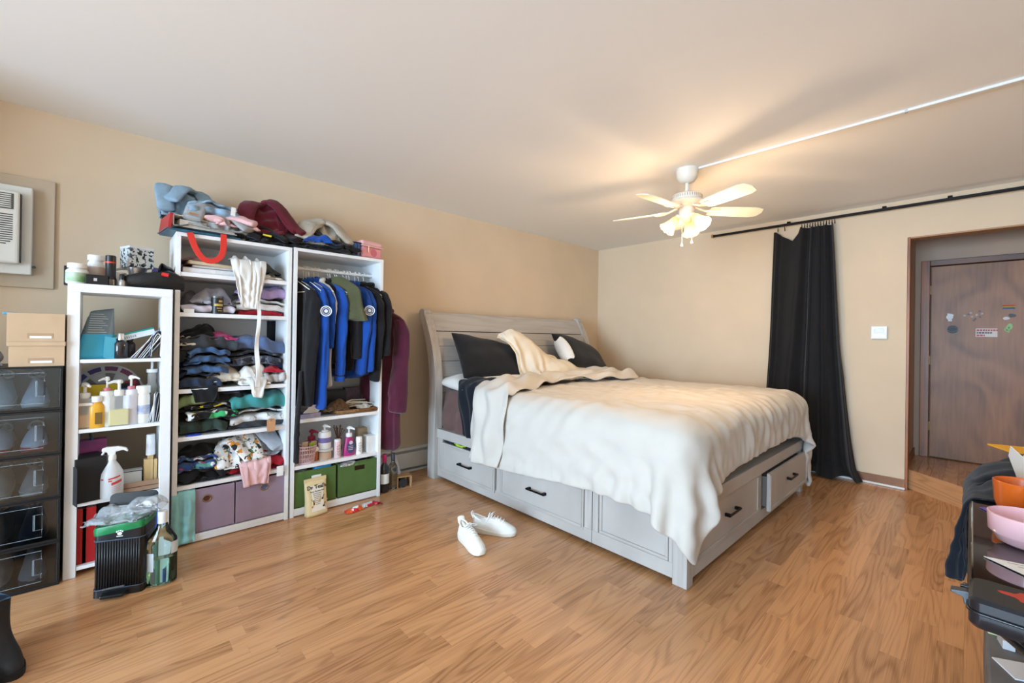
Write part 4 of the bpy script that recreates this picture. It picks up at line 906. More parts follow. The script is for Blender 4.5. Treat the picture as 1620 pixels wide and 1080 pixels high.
# ================================================================== clothes in the tall shelving unit
def printed(name, base, cols, scale=28, thr=.45):
    """cloth with a scattered multi-colour print"""
    if name in MATS: return MATS[name]
    m = cloth(name, base); nt = m.node_tree; N = nt.nodes; L = nt.links; b = N['Principled BSDF']
    old = b.inputs['Base Color'].links[0].from_socket; tc = [n for n in N if n.type == 'TEX_COORD'][0]
    v = N.new('ShaderNodeTexVoronoi'); v.inputs['Scale'].default_value = scale; L.new(tc.outputs['Object'], v.inputs['Vector'])
    n_ = N.new('ShaderNodeTexNoise'); n_.inputs['Scale'].default_value = scale*.7; L.new(tc.outputs['Object'], n_.inputs[0])
    sep = N.new('ShaderNodeSeparateColor'); L.new(v.outputs['Color'], sep.inputs[0])
    r = N.new('ShaderNodeValToRGB'); r.color_ramp.interpolation = 'CONSTANT'; e = r.color_ramp.elements
    e[0].color = (*lin(cols[0]), 1)
    for i, c in enumerate(cols[1:]):
        q = e[1] if i == 0 else e.new(.5); q.position = (i + 1)/len(cols); q.color = (*lin(c), 1)
    L.new(sep.outputs[0], r.inputs[0])
    gt = N.new('ShaderNodeMath'); gt.operation = 'GREATER_THAN'; gt.inputs[1].default_value = thr; L.new(n_.outputs[0], gt.inputs[0])
    mx = N.new('ShaderNodeMix'); mx.data_type = 'RGBA'; L.new(gt.outputs[0], mx.inputs[0]); L.new(old, mx.inputs[6]); L.new(r.outputs[0], mx.inputs[7]); L.new(mx.outputs[2], b.inputs['Base Color'])
    return m
C_black = cloth('black_cloth', (28, 27, 29)); C_char = cloth('charcoal_cloth', (58, 60, 64)); C_navy = cloth('navy_cloth', (30, 38, 66)); C_white = cloth('white_cloth', (230, 228, 224), .05)
C_grey = cloth('grey_cloth', (156, 156, 156)); C_lgrey = cloth('light_grey_cloth', (182, 178, 186)); C_lilac = cloth('lilac_cloth', (170, 146, 188)); C_red = cloth('red_cloth', (176, 30, 46)); C_teal = cloth('teal_cloth', (64, 138, 138))
C_pink = cloth('pink_cloth', (228, 184, 186)); C_hot = cloth('hot_pink_cloth', (200, 74, 132)); C_burg = cloth('burgundy_cloth', (98, 24, 38)); C_khaki = cloth('khaki_cloth', (186, 176, 160)); C_cream = cloth('cream_cloth', (222, 208, 190))
C_denim = cloth('blue_denim', (62, 88, 122), .25, vscale=25); C_ldenim = cloth('light_denim', (136, 160, 178), .12, vscale=25); C_ddenim = cloth('dark_denim', (44, 54, 74), .25, vscale=25); C_slate = cloth('slate_blue_cloth', (88, 106, 142)); C_sage = cloth('sage_green_cloth', (142, 160, 112)); C_forest = cloth('forest_green_cloth', (48, 62, 54)); C_mint = cloth('mint_cloth', (150, 204, 204)); C_royal = cloth('royal_blue_cloth', (26, 72, 154)); C_olive = cloth('olive_cloth', (84, 84, 58))
YC = 3.315
def FF(x0, y0, x1, y1, yy=3.18):
    a = px((x0 + x1)/2, y1, 1, yy); b = px((x0 + x1)/2, y0, 1, yy); l = px(x0, (y0 + y1)/2, 1, yy)[0]; r = px(x1, (y0 + y1)/2, 1, yy)[0]
    return (l + r)/2, r - l, a[2], b[2] - a[2]
def fold_at(label, mt, box, layers=3, seed=0, d=.26, z=None, yc=YC, name='folded_garment', **k):
    xc, w, z0, h = FF(*box); return fold(name, label, mt, (xc, yc, z if z is not None else z0), w, d, h, layers, seed, **k)
def heap_at(label, mt, box, seed=0, d=.26, z=None, yc=YC, full=1.5, name='crumpled_garment', **k):
    xc, w, z0, h = FF(*box); k.setdefault('limbs', 3 if (w > .24 and h > .12) else 0); return crumple(name, label, mt, (xc, yc, z if z is not None else z0), w, d, h, full, seed, **k)
TOP = 1.834
# ---- on top of the unit
t = T('ring_binder', 'white ring binder lying flat on top of the tall shelving unit', 'binder', (.40, 3.30, TOP), .12)
put('cover', B(-.16, .16, -.15, .13, .03, .034), M_paper, t); put('cover', B(-.16, .16, -.15, .13, .082, .086), M_paper, t, rot=(0, .06, 0)); put('spine', B(-.164, -.158, -.15, .13, .03, .09), M_paper, t)
put('pages', B(-.13, .15, -.145, .12, .036, .072), mat('page_edges', (214, 206, 196), .8, var=.06, vscale=60), t); put('ring', MB().tube([(-.13 + .022*math.cos(a), -.08, .058 + .02*math.sin(a)) for a in np.linspace(0, 6.28, 14, endpoint=False)], .003, 6, True), M_bmetal, t)
t = T('folder', 'blue picture folder with red edge at the left end on top of the tall unit', 'folder', (.285, 3.22, TOP), .1)
put('cover', B(-.06, .30, -.10, .15, 0, .012), mat('teal_folder', (38, 92, 116), .4, var=.4, vscale=20), t); put('cover', B(-.062, .05, -.10, .15, .03, .034), mat('grey_folder', (96, 104, 110), .5), t, rot=(0, -.35, 0)); put('edge', B(-.064, -.05, -.102, .15, 0, .09), mat('red_edge', (170, 44, 48), .5), t, rot=(0, .12, 0))
t = T('folder', 'thin orange paper folder between the binder and the grey shirt', 'folder', (.43, 3.22, TOP + .088), .2, rot=(0, .22, .2)); put('sheet', B(-.12, .10, -.08, .12, 0, .004), mat('orange_folder', (206, 140, 66), .6), t)
heap_at('grey cotton shirt crumpled over the white binder on top of the unit', C_grey, (292, 318, 402, 362), 21, d=.24, z=TOP + .04, yc=3.24, full=1.6)
heap_at('light blue denim garment heaped at the top left of the tall unit', C_ldenim, (256, 268, 356, 336), 22, d=.26, z=TOP + .105, yc=3.36, full=1.7)
fold_at('light blue jeans folded on top of the heap, with a seam facing forward', C_ldenim, (298, 297, 376, 322), 3, 23, d=.22, z=TOP + .125, yc=3.26)
heap_at('pale pink garment with a white tag under the burgundy sweater', C_pink, (330, 316, 412, 348), 24, d=.2, z=TOP + .07, yc=3.22, full=1.5)
put('tag', B(-.012, .012, -.001, .001, -.05, .0), M_paper, None, (.545, 3.10, TOP + .185), (.1, .05, .1)); tag(bpy.data.objects['tag'], 'white paper care tag hanging from the pale pink garment', 'tag')
heap_at('burgundy sweater heaped highest on top of the tall unit', C_burg, (372, 291, 490, 362), 25, d=.30, z=TOP + .07, yc=3.30, full=1.9, lumps=4)
heap_at('black garment under the burgundy sweater on top of the unit', C_black, (392, 345, 475, 388), 26, d=.32, z=TOP, yc=3.29, full=1.5)
heap_at('khaki grey jacket crumpled above the clothes rail unit', C_khaki, (470, 327, 566, 388), 27, d=.30, z=TOP + .05, yc=3.30, full=1.9, lumps=4, limbs=4)
heap_at('black jacket with blue lining spilling over the wardrobe top', C_black, (462, 366, 566, 408), 28, d=.34, z=TOP + .006, yc=3.28, full=1.6, limbs=3)
heap_at('royal blue sleeve peeking out of the heap over the wardrobe', C_royal, (478, 368, 530, 384), 29, d=.10, z=TOP + .05, yc=3.14, full=1.4)
xc, w, z0, h = FF(553, 378, 573, 406)
t = T('tin', 'blue striped tin canister standing beside the pink case', 'tin', (xc, 3.2, TOP + .006)); lathe_obj('body', [(0, 0), (w*.5, 0), (w*.5, .1), (0, .1)], mat('tin_blue', (52, 84, 140), .35, metal=.3), t); lathe_obj('rim', [(w*.5, .096), (w*.53, .098), (w*.53, .106), (0, .106)], mat('tin_dark', (36, 40, 52), .3, metal=.6), t)
for k in range(12): a = math.pi*2*k/12; put('stripe', MB().box(w*.495, w*.505, -.004, .004, .01, .09), mat('tin_stripe', (28, 40, 76), .4), t, rot=(0, 0, a))
put('badge', MB().lathe([(0, 0), (.022, 0), (.022, .002), (0, .002)], 16, sx=1, sy=.6, M=Matrix.Translation((.0, -w*.5, .035)) @ Matrix.Rotation(math.pi/2, 4, 'X')), mat('tin_gold', (200, 150, 84), .4), t)
xc, w, z0, h = FF(567, 372, 604, 408)
t = T('cosmetic_case', 'pink zipped cosmetic case at the right end of the wardrobe top', 'case', (xc, 3.24, TOP + .006), .2); put('body', B(-w/2, w/2, -.07, .07, 0, .09), mat('pink_case', (222, 150, 160), .45), t, bevel=.02, bseg=4); put('lid', B(-w/2 - .002, w/2 + .002, -.072, .072, .092, .135), mat('pink_lid', (230, 178, 184), .45), t, bevel=.02, bseg=4)
put('zip', B(-w/2 - .003, w/2 + .003, -.0735, .0735, .088, .094), mat('zip_pink', (240, 206, 206), .4), t); put('zip_pull', B(-.045, -.037, -.078, -.074, .045, .09), mat('zip_metal', (210, 190, 180), .3, metal=.7), t); put('pattern', MB().lathe([(0, 0), (.03, 0), (.028, .002), (0, .002)], 20, M=Matrix.Translation((.012, -.069, .046)) @ Matrix.Rotation(math.pi/2, 4, 'X')), mat('pattern_rose', (204, 106, 122), .5), t)
o = put('highlighter', MB().tube([(0, 0, 0), (.05, 0, 0)], .006, 8), mat('yellow_marker', (228, 206, 60), .4), None, (.72, 3.16, TOP + .06), (0, .15, -.3)); tag(o, 'yellow marker resting on the black clothes on top of the unit', 'pen')

# ---- first compartment
Z1 = 1.602
def book(label, c, w, d, h, col, pages=(226, 220, 210), rot=0, tilt=0):
    t = T('book', label, 'book', c, rot=(0, tilt, rot)); cm = mat('book_%d_%d_%d' % col, col, .5)
    put('cover', B(-w/2, w/2, -d/2, d/2, 0, .003), cm, t); put('cover', B(-w/2, w/2, -d/2, d/2, h - .003, h), cm, t); put('spine', B(-w/2, -w/2 + .003, -d/2, d/2, 0, h), cm, t); put('pages', B(-w/2 + .004, w/2 - .006, -d/2 + .004, d/2 - .004, .003, h - .003), mat('pages_%d' % pages[0], pages, .8, var=.05, vscale=80), t)
book('purple-edged white photo album lying at the bottom of the top compartment', (.475, 3.28, Z1), .34, .22, .036, (92, 78, 108), (232, 230, 228)); book('white book lying on the purple-edged album', (.50, 3.28, Z1 + .0365), .29, .2, .014, (212, 206, 204))
book('tan paperback lying open on the book pile in the top compartment', (.45, 3.27, Z1 + .051), .24, .19, .022, (196, 168, 130), (220, 204, 176), .05, .04)
heap_at('pink and grey plastic-wrapped garment behind the red strap', cloth('dusty_pink', (186, 130, 144), col2=(176, 170, 172)), (287, 378, 345, 402), 31, d=.22, z=Z1 + .076, yc=3.33)
sm = mat('red_webbing', (214, 52, 40), .6); pts = [px(x, y, 1, 3.125) for x, y in ((300, 366), (304, 380), (311, 397), (319, 408), (328, 413), (338, 413.5), (348, 409), (353, 400), (354, 385), (354, 369))]
P = np.zeros((len(pts), 4, 3))
for i in range(len(pts)):
    a = pts[min(i + 1, 9)] - pts[max(i - 1, 0)]; nrm = np.array([-a[2], 0, a[0]]); nrm /= np.linalg.norm(nrm)
    for j, q in enumerate((-.0165, -.0155, .0155, .0165)): P[i, j] = pts[i] + nrm*q
tag(sheet('tote_strap', P, sm, solid=.0016, sub=1), 'bright red tote bag strap looping down from the top of the tall unit', 'strap')
sh = drape('white_shirt', 'white knit shirt hanging out of the top compartment over the shelf edge', C_white, .645, .20, 3.135, Z1 + .11, .12, .225, 33, full=1.8, taper=.62, out=.02, jag=.25)
crumple('white_garment', 'white garment bunched at the back of the top compartment', C_white, (.63, 3.33, Z1), .21, .26, .125, 1.5, 34)
P = np.zeros((30, 5, 3)); u = np.linspace(0, 1, 30)[:, None]; v = np.linspace(-1, 1, 5)[None, :]
P[..., 0] = .693 + .010*v*(1 + .5*u) + .006*np.sin(u*9) - .002; P[..., 1] = 3.112 + .004*np.sin(u*14 + v) ; P[..., 2] = 1.46 - u*.555
sheet('strap', P, C_white, sh, solid=.003, sub=1, loc=(-sh.location.x, 0, 0))
heap_at('dark olive cap heaped at the right of the top compartment', cloth('dark_olive', (66, 60, 50)), (412, 394, 450, 424), 35, d=.2, z=Z1 + .045)
heap_at('cream felt brim at the right of the top compartment', C_cream, (420, 415, 452, 437), 36, d=.24, z=Z1, yc=3.29)
# ---- second compartment
Z2 = 1.366
heap_at('grey t-shirt with snowflake print at the left of the second compartment', cloth('mid_grey_cloth', (118, 116, 120)), (286, 442, 340, 492), 41, d=.28, z=Z2)
heap_at('light grey hoodie rolled over in the second compartment', C_lgrey, (306, 438, 372, 482), 42, d=.24, z=Z2 + .055, yc=3.29, full=1.7)
fold_at('pale lilac blouse lying at the bottom left of the second compartment', cloth('pale_lilac', (204, 196, 208)), (286, 481, 370, 497), 2, 43, z=Z2, yc=3.30)
fold_at('lilac sweater folded at the right of the second compartment', C_lilac, (378, 446, 454, 474), 2, 44, z=Z2 + .087, lean=.12)
fold_at('white knit garment folded under the lilac sweater', C_white, (372, 468, 456, 489), 3, 45, z=Z2 + .027)
fold_at('red garment folded flat at the bottom of the second compartment', C_red, (378, 488, 452, 497), 2, 46, z=Z2)
xc, w, z0, h = FF(333, 466, 353, 495)
t = T('tin', 'black and gold tin standing in front of the grey clothes', 'tin', (xc, 3.17, Z2 + .0005)); lathe_obj('body', [(0, 0), (w/2, 0), (w/2, .094), (0, .094)], mat('black_tin', (30, 30, 30), .35), t); lathe_obj('lid', [(w*.48, .094), (w*.51, .096), (w*.51, .106), (0, .106)], mat('grey_tin_lid', (92, 96, 92), .35, metal=.5), t)
for z_, h_, a0, a1 in ((.070, .012, .1, .8), (.046, .014, -.6, .9), (.03, .006, -.2, .7), (.016, .004, .0, .8)): put('gold_print', MB().grid(np.array([[[w/2*1.012*math.sin(a), -w/2*1.012*math.cos(a), z] for a in np.linspace(a0, a1, 6)] for z in (z_, z_ + h_)])), mat('gold_print', (196, 164, 92), .4), t)
carton('ring_box', 'tiny white box on the shelf edge left of the black tin', 'box', (FF(291, 487, 305, 495)[0], 3.165, Z2), .05, .03, .022, M_paper)
# ---- third compartment
Z3 = .915
heap_at('black garment piled at the upper left of the third compartment', C_black, (286, 503, 350, 540), 51, d=.28, z=Z3 + .285)
heap_at('beige scarf tucked between the black and charcoal clothes', C_cream, (284, 522, 320, 544), 52, d=.2, z=Z3 + .255, yc=3.26)
heap_at('hot pink top poking out above the charcoal trousers', C_hot, (335, 511, 377, 530), 53, d=.22, z=Z3 + .29, yc=3.28)
fold_at('charcoal trousers rolled across the jeans in the third compartment', C_char, (284, 526, 376, 556), 2, 54, z=Z3 + .215, d=.28)
fold_at('blue jeans with pale waistband at the top of the jeans stack', C_denim, (300, 546, 362, 572), 4, 55, z=Z3 + .15, yc=3.29, th=.006)
fold_at('mid-blue jeans in the middle of the jeans stack', cloth('mid_denim', (70, 100, 140), .25, vscale=25), (292, 568, 362, 592), 3, 56, z=Z3 + .08, yc=3.28, th=.007)
fold_at('dark jeans with contrast hem at the bottom of the jeans stack', C_ddenim, (285, 588, 350, 615), 3, 57, z=Z3, yc=3.29)
drape('black_trousers', 'black trousers hanging over the edge of the third shelf', C_black, .42, .17, 3.135, Z3 + .004, .16, .06, 58, full=1.4, taper=.5)
heap_at('cream knit garment heaped in the middle of the third compartment', C_cream, (330, 566, 394, 606), 59, d=.22, z=Z3 + .03, yc=3.26, full=1.6)
fold_at('slate blue shirt folded at the upper right of the third compartment', C_slate, (374, 529, 456, 560), 2, 60, z=Z3 + .20, lean=-.15)
fold_at('dark patterned jeans folded under the slate blue shirt', printed('dark_floral', (56, 58, 68), ((40, 44, 56), (110, 112, 120), (70, 76, 92)), 40), (366, 555, 446, 580), 3, 61, z=Z3 + .125)
heap_at('white t-shirt heaped at the front of the third compartment', C_white, (376, 566, 428, 612), 62, d=.2, z=Z3, yc=3.23, full=1.6)
drape('white_t_shirt', 'white t-shirt corner hanging over the third shelf edge', C_white, .70, .12, 3.135, Z3 + .05, .1, .10, 63, full=1.6, taper=.6)
heap_at('red garment poking out above the grey blanket', C_red, (418, 579, 448, 595), 64, d=.16, z=Z3 + .075, yc=3.24)
fold_at('navy garment folded behind the red one in the third compartment', C_navy, (424, 568, 458, 590), 3, 65, z=Z3 + .09, d=.2, yc=3.34)
fold_at('light grey ribbed blanket folded at the right of the third shelf', cloth('grey_blanket', (190, 186, 184), .1), (418, 589, 458, 610), 2, 66, z=Z3, d=.3)
# ---- fourth compartment
Z4 = .635
fold_at('dark green garment folded at the bottom left of the fourth compartment', C_forest, (284, 667, 355, 692), 2, 71, z=Z4, d=.28)
fold_at('black t-shirt with yellow and green print facing forward', printed('black_print_tee', (26, 26, 28), ((226, 184, 40), (60, 160, 96), (226, 226, 226), (30, 30, 30)), 34, .52), (296, 645, 372, 670), 3, 72, z=Z4 + .085, yc=3.28)
fold_at('black sweater folded on the left of the fourth compartment', C_black, (284, 650, 372, 672), 3, 73, z=Z4 + .08, yc=3.35)
fold_at('sage green shirt folded at the left of the fourth compartment', C_sage, (283, 627, 340, 655), 2, 74, z=Z4 + .16, d=.26, lean=.2)
fold_at('black trousers folded above the printed t-shirt', C_black, (318, 629, 386, 652), 2, 75, z=Z4 + .165, d=.26)
fold_at('navy shirt with white badge at the top of the fourth compartment', C_navy, (316, 615, 380, 630), 2, 76, z=Z4 + .225)
heap_at('black garment stuffed at the top left of the fourth compartment', C_black, (286, 618, 322, 640), 77, d=.2, z=Z4 + .205)
fold_at('teal sweatshirt rolled at the right of the fourth compartment', C_teal, (364, 624, 451, 663), 2, 78, z=Z4 + .095, d=.28)
fold_at('white floral shirt folded under the teal sweatshirt', printed('white_floral', (222, 222, 222), ((214, 214, 216), (150, 150, 152), (226, 226, 226), (96, 96, 98)), 50, .6), (362, 656, 456, 680), 3, 79, z=Z4 + .028)
fold_at('charcoal garment flat under the white floral shirt', C_char, (362, 676, 450, 688), 2, 80, z=Z4)
t = T('price_tag', 'kraft paper price tag hanging over the fourth shelf edge', 'tag', px(429, 672, 1, 3.12)); put('card', MB().prism([(-.024, -.042), (.024, -.042), (.026, .03), (.014, .042), (-.014, .042), (-.026, .03)], -.001, .001, XZ), mat('kraft_paper', (190, 144, 104), .8), t, bevel=.0005); put('eyelet', MB().tube([(.005*math.cos(a), -.0015, .032 + .005*math.sin(a)) for a in np.linspace(0, 6.28, 10, endpoint=False)], .0012, 5, True), M_hinge, t)
p = px(307, 690, 1, 3.15)
t = T('scissors', 'blue handled scissors lying on the fourth shelf edge', 'scissors', (p[0], 3.165, Z4 + .004)); put('handle', MB().tube([(.034*math.cos(a) - .0, .017*math.sin(a), 0) for a in np.linspace(0, 6.28, 18, endpoint=False)], .005, 7, True), mat('blue_handle', (40, 76, 190), .4), t, smooth=180); put('blade', B(.03, .11, .002, .008, -.001, .001), mat('steel', (170, 172, 176), .3, metal=.9), t)
# ---- fifth compartment
Z5 = .350
heap_at('black t-shirt with white print at the upper left of the fifth compartment', printed('black_white_print', (28, 28, 30), ((226, 226, 226), (30, 30, 30), (28, 28, 30)), 20, .62), (280, 694, 345, 726), 81, d=.26, z=Z5 + .12)
fold_at('blue and green patterned shorts folded in the fifth compartment', printed('blue_print', (44, 70, 120), ((40, 60, 110), (90, 140, 130), (210, 210, 214), (150, 60, 70)), 36, .5), (278, 712, 346, 734), 3, 82, z=Z5 + .07, yc=3.29)
fold_at('red and white striped garment at the bottom left of the fifth compartment', printed('red_white', (184, 40, 50), ((226, 222, 220), (184, 40, 50)), 30, .5), (277, 730, 320, 744), 2, 83, z=Z5 + .035, d=.2)
heap_at('black leggings crumpled on the fifth shelf edge', C_black, (278, 726, 365, 762), 84, d=.26, z=Z5, yc=3.28, full=1.7, limbs=3)
heap_at('white shirt with orange and black animal print hanging forward', printed('animal_print', (226, 224, 222), ((214, 140, 52), (42, 44, 48), (226, 224, 222), (92, 120, 90), (50, 54, 60)), 42, .5), (336, 684, 412, 738), 85, d=.28, z=Z5 + .05, yc=3.27, full=1.6)
heap_at('heather grey t-shirt heaped at the right of the fifth compartment', cloth('heather_grey', (164, 168, 176)), (372, 684, 448, 726), 86, d=.28, z=Z5 + .09, full=1.7)
heap_at('teal cloth scrap behind the heather grey t-shirt', C_teal, (424, 680, 445, 702), 87, d=.16, z=Z5 + .16, yc=3.38)
heap_at('red hoodie heaped at the lower right of the fifth compartment', C_red, (366, 702, 456, 746), 88, d=.28, z=Z5, yc=3.30, full=1.5)
drape('pink_blouse', 'pale pink gathered blouse hanging over the fifth shelf edge', C_pink, px(405, 735, 1, 3.13)[0], .19, 3.135, Z5 + .085, .12, .13, 89, full=1.8, taper=.35)
t = T('paper_label', 'small white paper label hanging at the right end of the fifth shelf', 'label', px(443, 744, 1, 3.125)); put('card', B(-.02, .02, -.001, .001, -.035, .03), M_paper, t)
# ---- fabric bins at the bottom
def bin_(label, x0, x1, z0, h, mt, y0=3.15, d=.32, group=None, inner=None):
    t = T('fabric_bin', label, 'storage bin', ((x0 + x1)/2, y0 + d/2, z0)); w = x1 - x0; th = .006
    for nm, q in (('front_panel', (-w/2, w/2, -d/2, -d/2 + th)), ('back_panel', (-w/2, w/2, d/2 - th, d/2))): put(nm, B(*q, 0, h), mt, t, bevel=.003)
    for s in (-1, 1): put('side_panel', B(s*w/2 - (th if s > 0 else 0), s*w/2 + (th if s < 0 else 0), -d/2 + th, d/2 - th, 0, h - .002), mt, t, bevel=.002)
    put('base', B(-w/2, w/2, -d/2, d/2, 0, .006), mt, t)
    return t, w, d
M_lbin = cloth('lilac_fabric', (158, 138, 158), .06); M_gbin = cloth('green_felt', (84, 110, 56), .08)
brass = mat('antique_brass', (150, 128, 96), .35, metal=.8)
for (xa, xb, lab) in ((.297, .585, 'left lilac fabric bin with brass grommet and mint cloth over its edge'), (.592, .868, 'right lilac fabric bin with brass grommet at the bottom of the tall unit')):
    t, w, d = bin_(lab, xa, xb, .0515, .262, M_lbin)
    gx_ = .0 if xa < .5 else .02
    put('grommet', MB().tube([(gx_ + .021*math.cos(a), -d/2 - .001, .198 + .019*math.sin(a)) for a in np.linspace(0, 6.28, 22, endpoint=False)], .0045, 8, True), brass, t, smooth=180)
    put('grommet_hole', MB().lathe([(0, 0), (.018, 0), (.018, .001), (0, .001)], 20, M=Matrix.Translation((gx_, -d/2 - .0008, .198)) @ Matrix.Rotation(math.pi/2, 4, 'X')), mat('hole_%d' % (xa > .5), (92, 44, 38) if xa < .5 else (88, 96, 140), .8), t)
crumple('bin_garment', 'orange garment inside the left lilac bin', cloth('orange_cloth', (196, 96, 40)), (.44, 3.30, .06), .24, .24, .235, 1.3, 91)
crumple('bin_garment', 'black garments filling the right lilac bin', C_black, (.73, 3.31, .06), .24, .27, .262, 1.3, 92)
drape('mint_cloth', 'mint green cloth draped over the front of the left lilac bin', C_mint, .328, .105, 3.143, .322, .07, .25, 93, full=1.6, out=.004, jag=.25)
# ================================================================== hanging clothes
M_hang = mat('white_hanger', (232, 232, 230), .35); RODZ = 1.72; RODY = SY0 + .15
def hanger_mesh():
    m = MB(); r = .0028
    hook = [(0, .012*math.cos(a) , .0155 + .0135*math.sin(a)) for a in np.linspace(-.9, math.pi + .6, 12)]
    hook = [(0, -y_, z_ - .0) for _, y_, z_ in hook]
    m.tube([(0, 0, -.075), (0, .0, -.03), (0, .004, -.012)] + hook[::-1][1:] if False else [(0, 0, -.08), (0, 0, -.03), (0, .010, -.012), (0, .0165, .002), (0, .012, .0145), (0, 0, .0195), (0, -.012, .0145), (0, -.0165, .002)], r, 7)
    m.tube([(0, 0, -.075), (0, -.10, -.115), (0, -.20, -.165), (0, -.205, -.178), (0, 0, -.178), (0, .205, -.178), (0, .20, -.165), (0, .10, -.115)], .0035, 7, True)
    return m
HM = put('hanger', hanger_mesh(), M_hang, smooth=180); hx = [.935, .967, 1.013, 1.03, 1.05, 1.085, 1.115, 1.185, 1.20, 1.235, 1.25, 1.30, 1.325, 1.345, 1.39, 1.42, 1.46]
HM.location = (hx[0], RODY, RODZ); tag(HM, 'white plastic clothes hanger on the wardrobe rail', 'hanger', 'white hangers on the wardrobe rail'); HM.rotation_euler = (0, 0, .3)
for i, x in enumerate(hx[1:]):
    c = HM.copy(); COL.objects.link(c); c.location = (x, RODY, RODZ); c.rotation_euler = (0, 0, .3 + .12*math.sin(i*2.3))
def garment(label, mt, x, ln, hw=.20, th=.04, seed=0, rzv=.3, sl=.5, flare=1.0, sleeve_mat=None, cat='shirt', name='hanging_shirt', dz=0, collar=True, fwd=.0, slr=(.062, .048), cuff=None, badge=None, back_sleeve=True):
    """shirt seen edge on: hangs in the plane across the rail; sleeves fall in front and behind"""
    t = T(name, label, cat, (x, RODY, RODZ + dz), rzv); rs = np.random.RandomState(seed); ph = rs.uniform(0, 6, 8); K = 44; rings = []
    zs = [-.075, -.09, -.11, -.135, -.16, -.185, -.24] + list(np.linspace(-.30, -ln, 14)); hws = [.045, .065, .11, .155, hw*.97, hw*1.02, hw] + list(np.linspace(hw, hw*flare, 14))
    for i, (z, w) in enumerate(zip(zs, hws)):
        q = min(1, max(0, (-z - .15)/(ln - .15))); ring = []
        tx = th*(.55 + .6*q) if i > 3 else th*(.35 + .08*i)
        for s in range(K):
            A = 2*math.pi*s/K; pl = q*(.45*math.sin(6*A + ph[0]) + .35*math.sin(11*A + ph[1] + q*2)) + .45*crease(A, q*1.5, ph)*min(1, .3 + 2*q)
            ring.append((math.copysign(abs(math.cos(A))**.8, math.cos(A))*tx*(1 + .45*pl) + .012*q*math.sin(z*9 + ph[4]), w*math.sin(A)*(1 + .03*pl) + fwd*q, z + .01*math.sin(A*3 + ph[5])*q))
        rings.append(ring)
    put('body', MB().loft(rings), mt, t, smooth=180, sub=1)
    if collar: put('collar', MB().tube([(.030*math.cos(a), .052*math.sin(a), -.078 + .012*math.cos(a)) for a in np.linspace(0, 2*math.pi, 16, endpoint=False)], .014, 8, True, flat=1.4), mt, t, smooth=180)
    sm_ = sleeve_mat or mt
    if sl:
        for sd in ((-1, 1) if back_sleeve else (-1,)):
            jx = .012*math.sin(seed*1.7); jy = .018*math.sin(seed*2.9 + 1)
            pth = [(0, sd*(hw - .13), -.112), (0, sd*(hw - .075), -.135), (-.004, sd*(hw - .02), -.175), (-.010, sd*(hw + .012), -.25), (-.012 - jx*.4, sd*(hw + .015), -.15 - sl*.42), (-.012 - jx, sd*(hw + .012 + jy*.5), -.15 - sl*.72), (-.008 - jx, sd*(hw + .0 + jy), -.15 - sl)]
            s_ = put('sleeve', sleeve_mb(pth, 0, 0, seed + 5, radii=[.022, .034, slr[0]*.8, slr[0], slr[0]*.97, slr[1]*1.03, slr[1]]), sm_, t, smooth=180, sub=1)
            if cuff and sd < 0: put('cuff', MB().tube([pth[-1], (pth[-1][0], pth[-1][1], pth[-1][2] - .035)], slr[1]*.95, 14, flat=.62), cuff, s_, smooth=60)
    if badge:                                            # round sewn patch on the upper front sleeve
        zb, yb = badge; nx_b, ny_b = -.62, -.78; cx_b, cy_b = -.030, -(hw + .012) - slr[0]*.98; mw = mat('badge_white', (222, 226, 230), .6)
        Mb = Matrix.Translation((cx_b, cy_b, zb)) @ Matrix(((-ny_b, 0, -nx_b, 0), (nx_b, 0, -ny_b, 0), (0, 1, 0, 0), (0, 0, 0, 1)))
        def disc(r0, r1, z): return MB().loft([[tuple(Mb @ Vector((r*math.cos(a), r*math.sin(a), zz - 4.5*(r*math.cos(a))**2))) for a in np.linspace(0, 6.283, 28, endpoint=False)] for r, zz in ((r0, -z), (r1, -z))], cap=False)
        bd = put('badge', disc(.030, .037, .002), mw, t, solid=.0015); put('badge_ring', disc(.021, .0245, .002), mw, bd, solid=.0015)
        put('badge_emblem', MB().prism([(.017*math.cos(a)*(1 if k % 2 else .55), .017*math.sin(a)*(1 if k % 2 else .55)) for k, a in enumerate(np.linspace(0, 6.28, 16, endpoint=False))], -.004, -.002, Mb), mw, bd)
    return t
garment('black fleece jacket hanging leftmost on the wardrobe rail', C_black, .952, .95, .19, .035, 1, .34, .80, 1.0, slr=(.075, .06), name='hanging_jacket', cat='jacket', dz=-.02)
garment('royal blue shirt with round badge beside the leftmost black jacket', C_royal, 1.02, .98, .19, .035, 2, .34, .84, 1.0, slr=(.068, .05), badge=(-.30, -.205), dz=-.01)
garment('royal blue short shirt hanging third from the left', C_royal, 1.075, .62, .18, .03, 3, .34, .42, 1.0, slr=(.058, .05))
garment('white shirt nearly hidden between blue and black shirts', C_white, 1.115, .86, .17, .025, 4, .30, .30, 1.0, slr=(.04, .035))
garment('black blouson with elastic hem and one royal blue sleeve', C_black, 1.165, .68, .185, .06, 5, .34, .62, 1.05, sleeve_mat=C_royal, slr=(.06, .046), cuff=C_royal, name='hanging_jacket', cat='jacket')
garment('olive trousers folded over a hanger in the middle of the rail', C_olive, 1.222, .40, .20, .045, 6, .5, 0, 1.05, collar=False, name='hanging_trousers', cat='trousers', fwd=-.07, dz=.035)
bpy.data.objects['hanging_trousers'].location.y -= .075
garment('black shirt hanging behind the olive trousers', C_black, 1.27, .74, .18, .03, 7, .30, .5, 1.0)
garment('royal blue shirt with white round badge right of the olive trousers', C_royal, 1.325, .80, .19, .04, 8, .36, .62, 1.0, slr=(.07, .05), badge=(-.29, -.20))
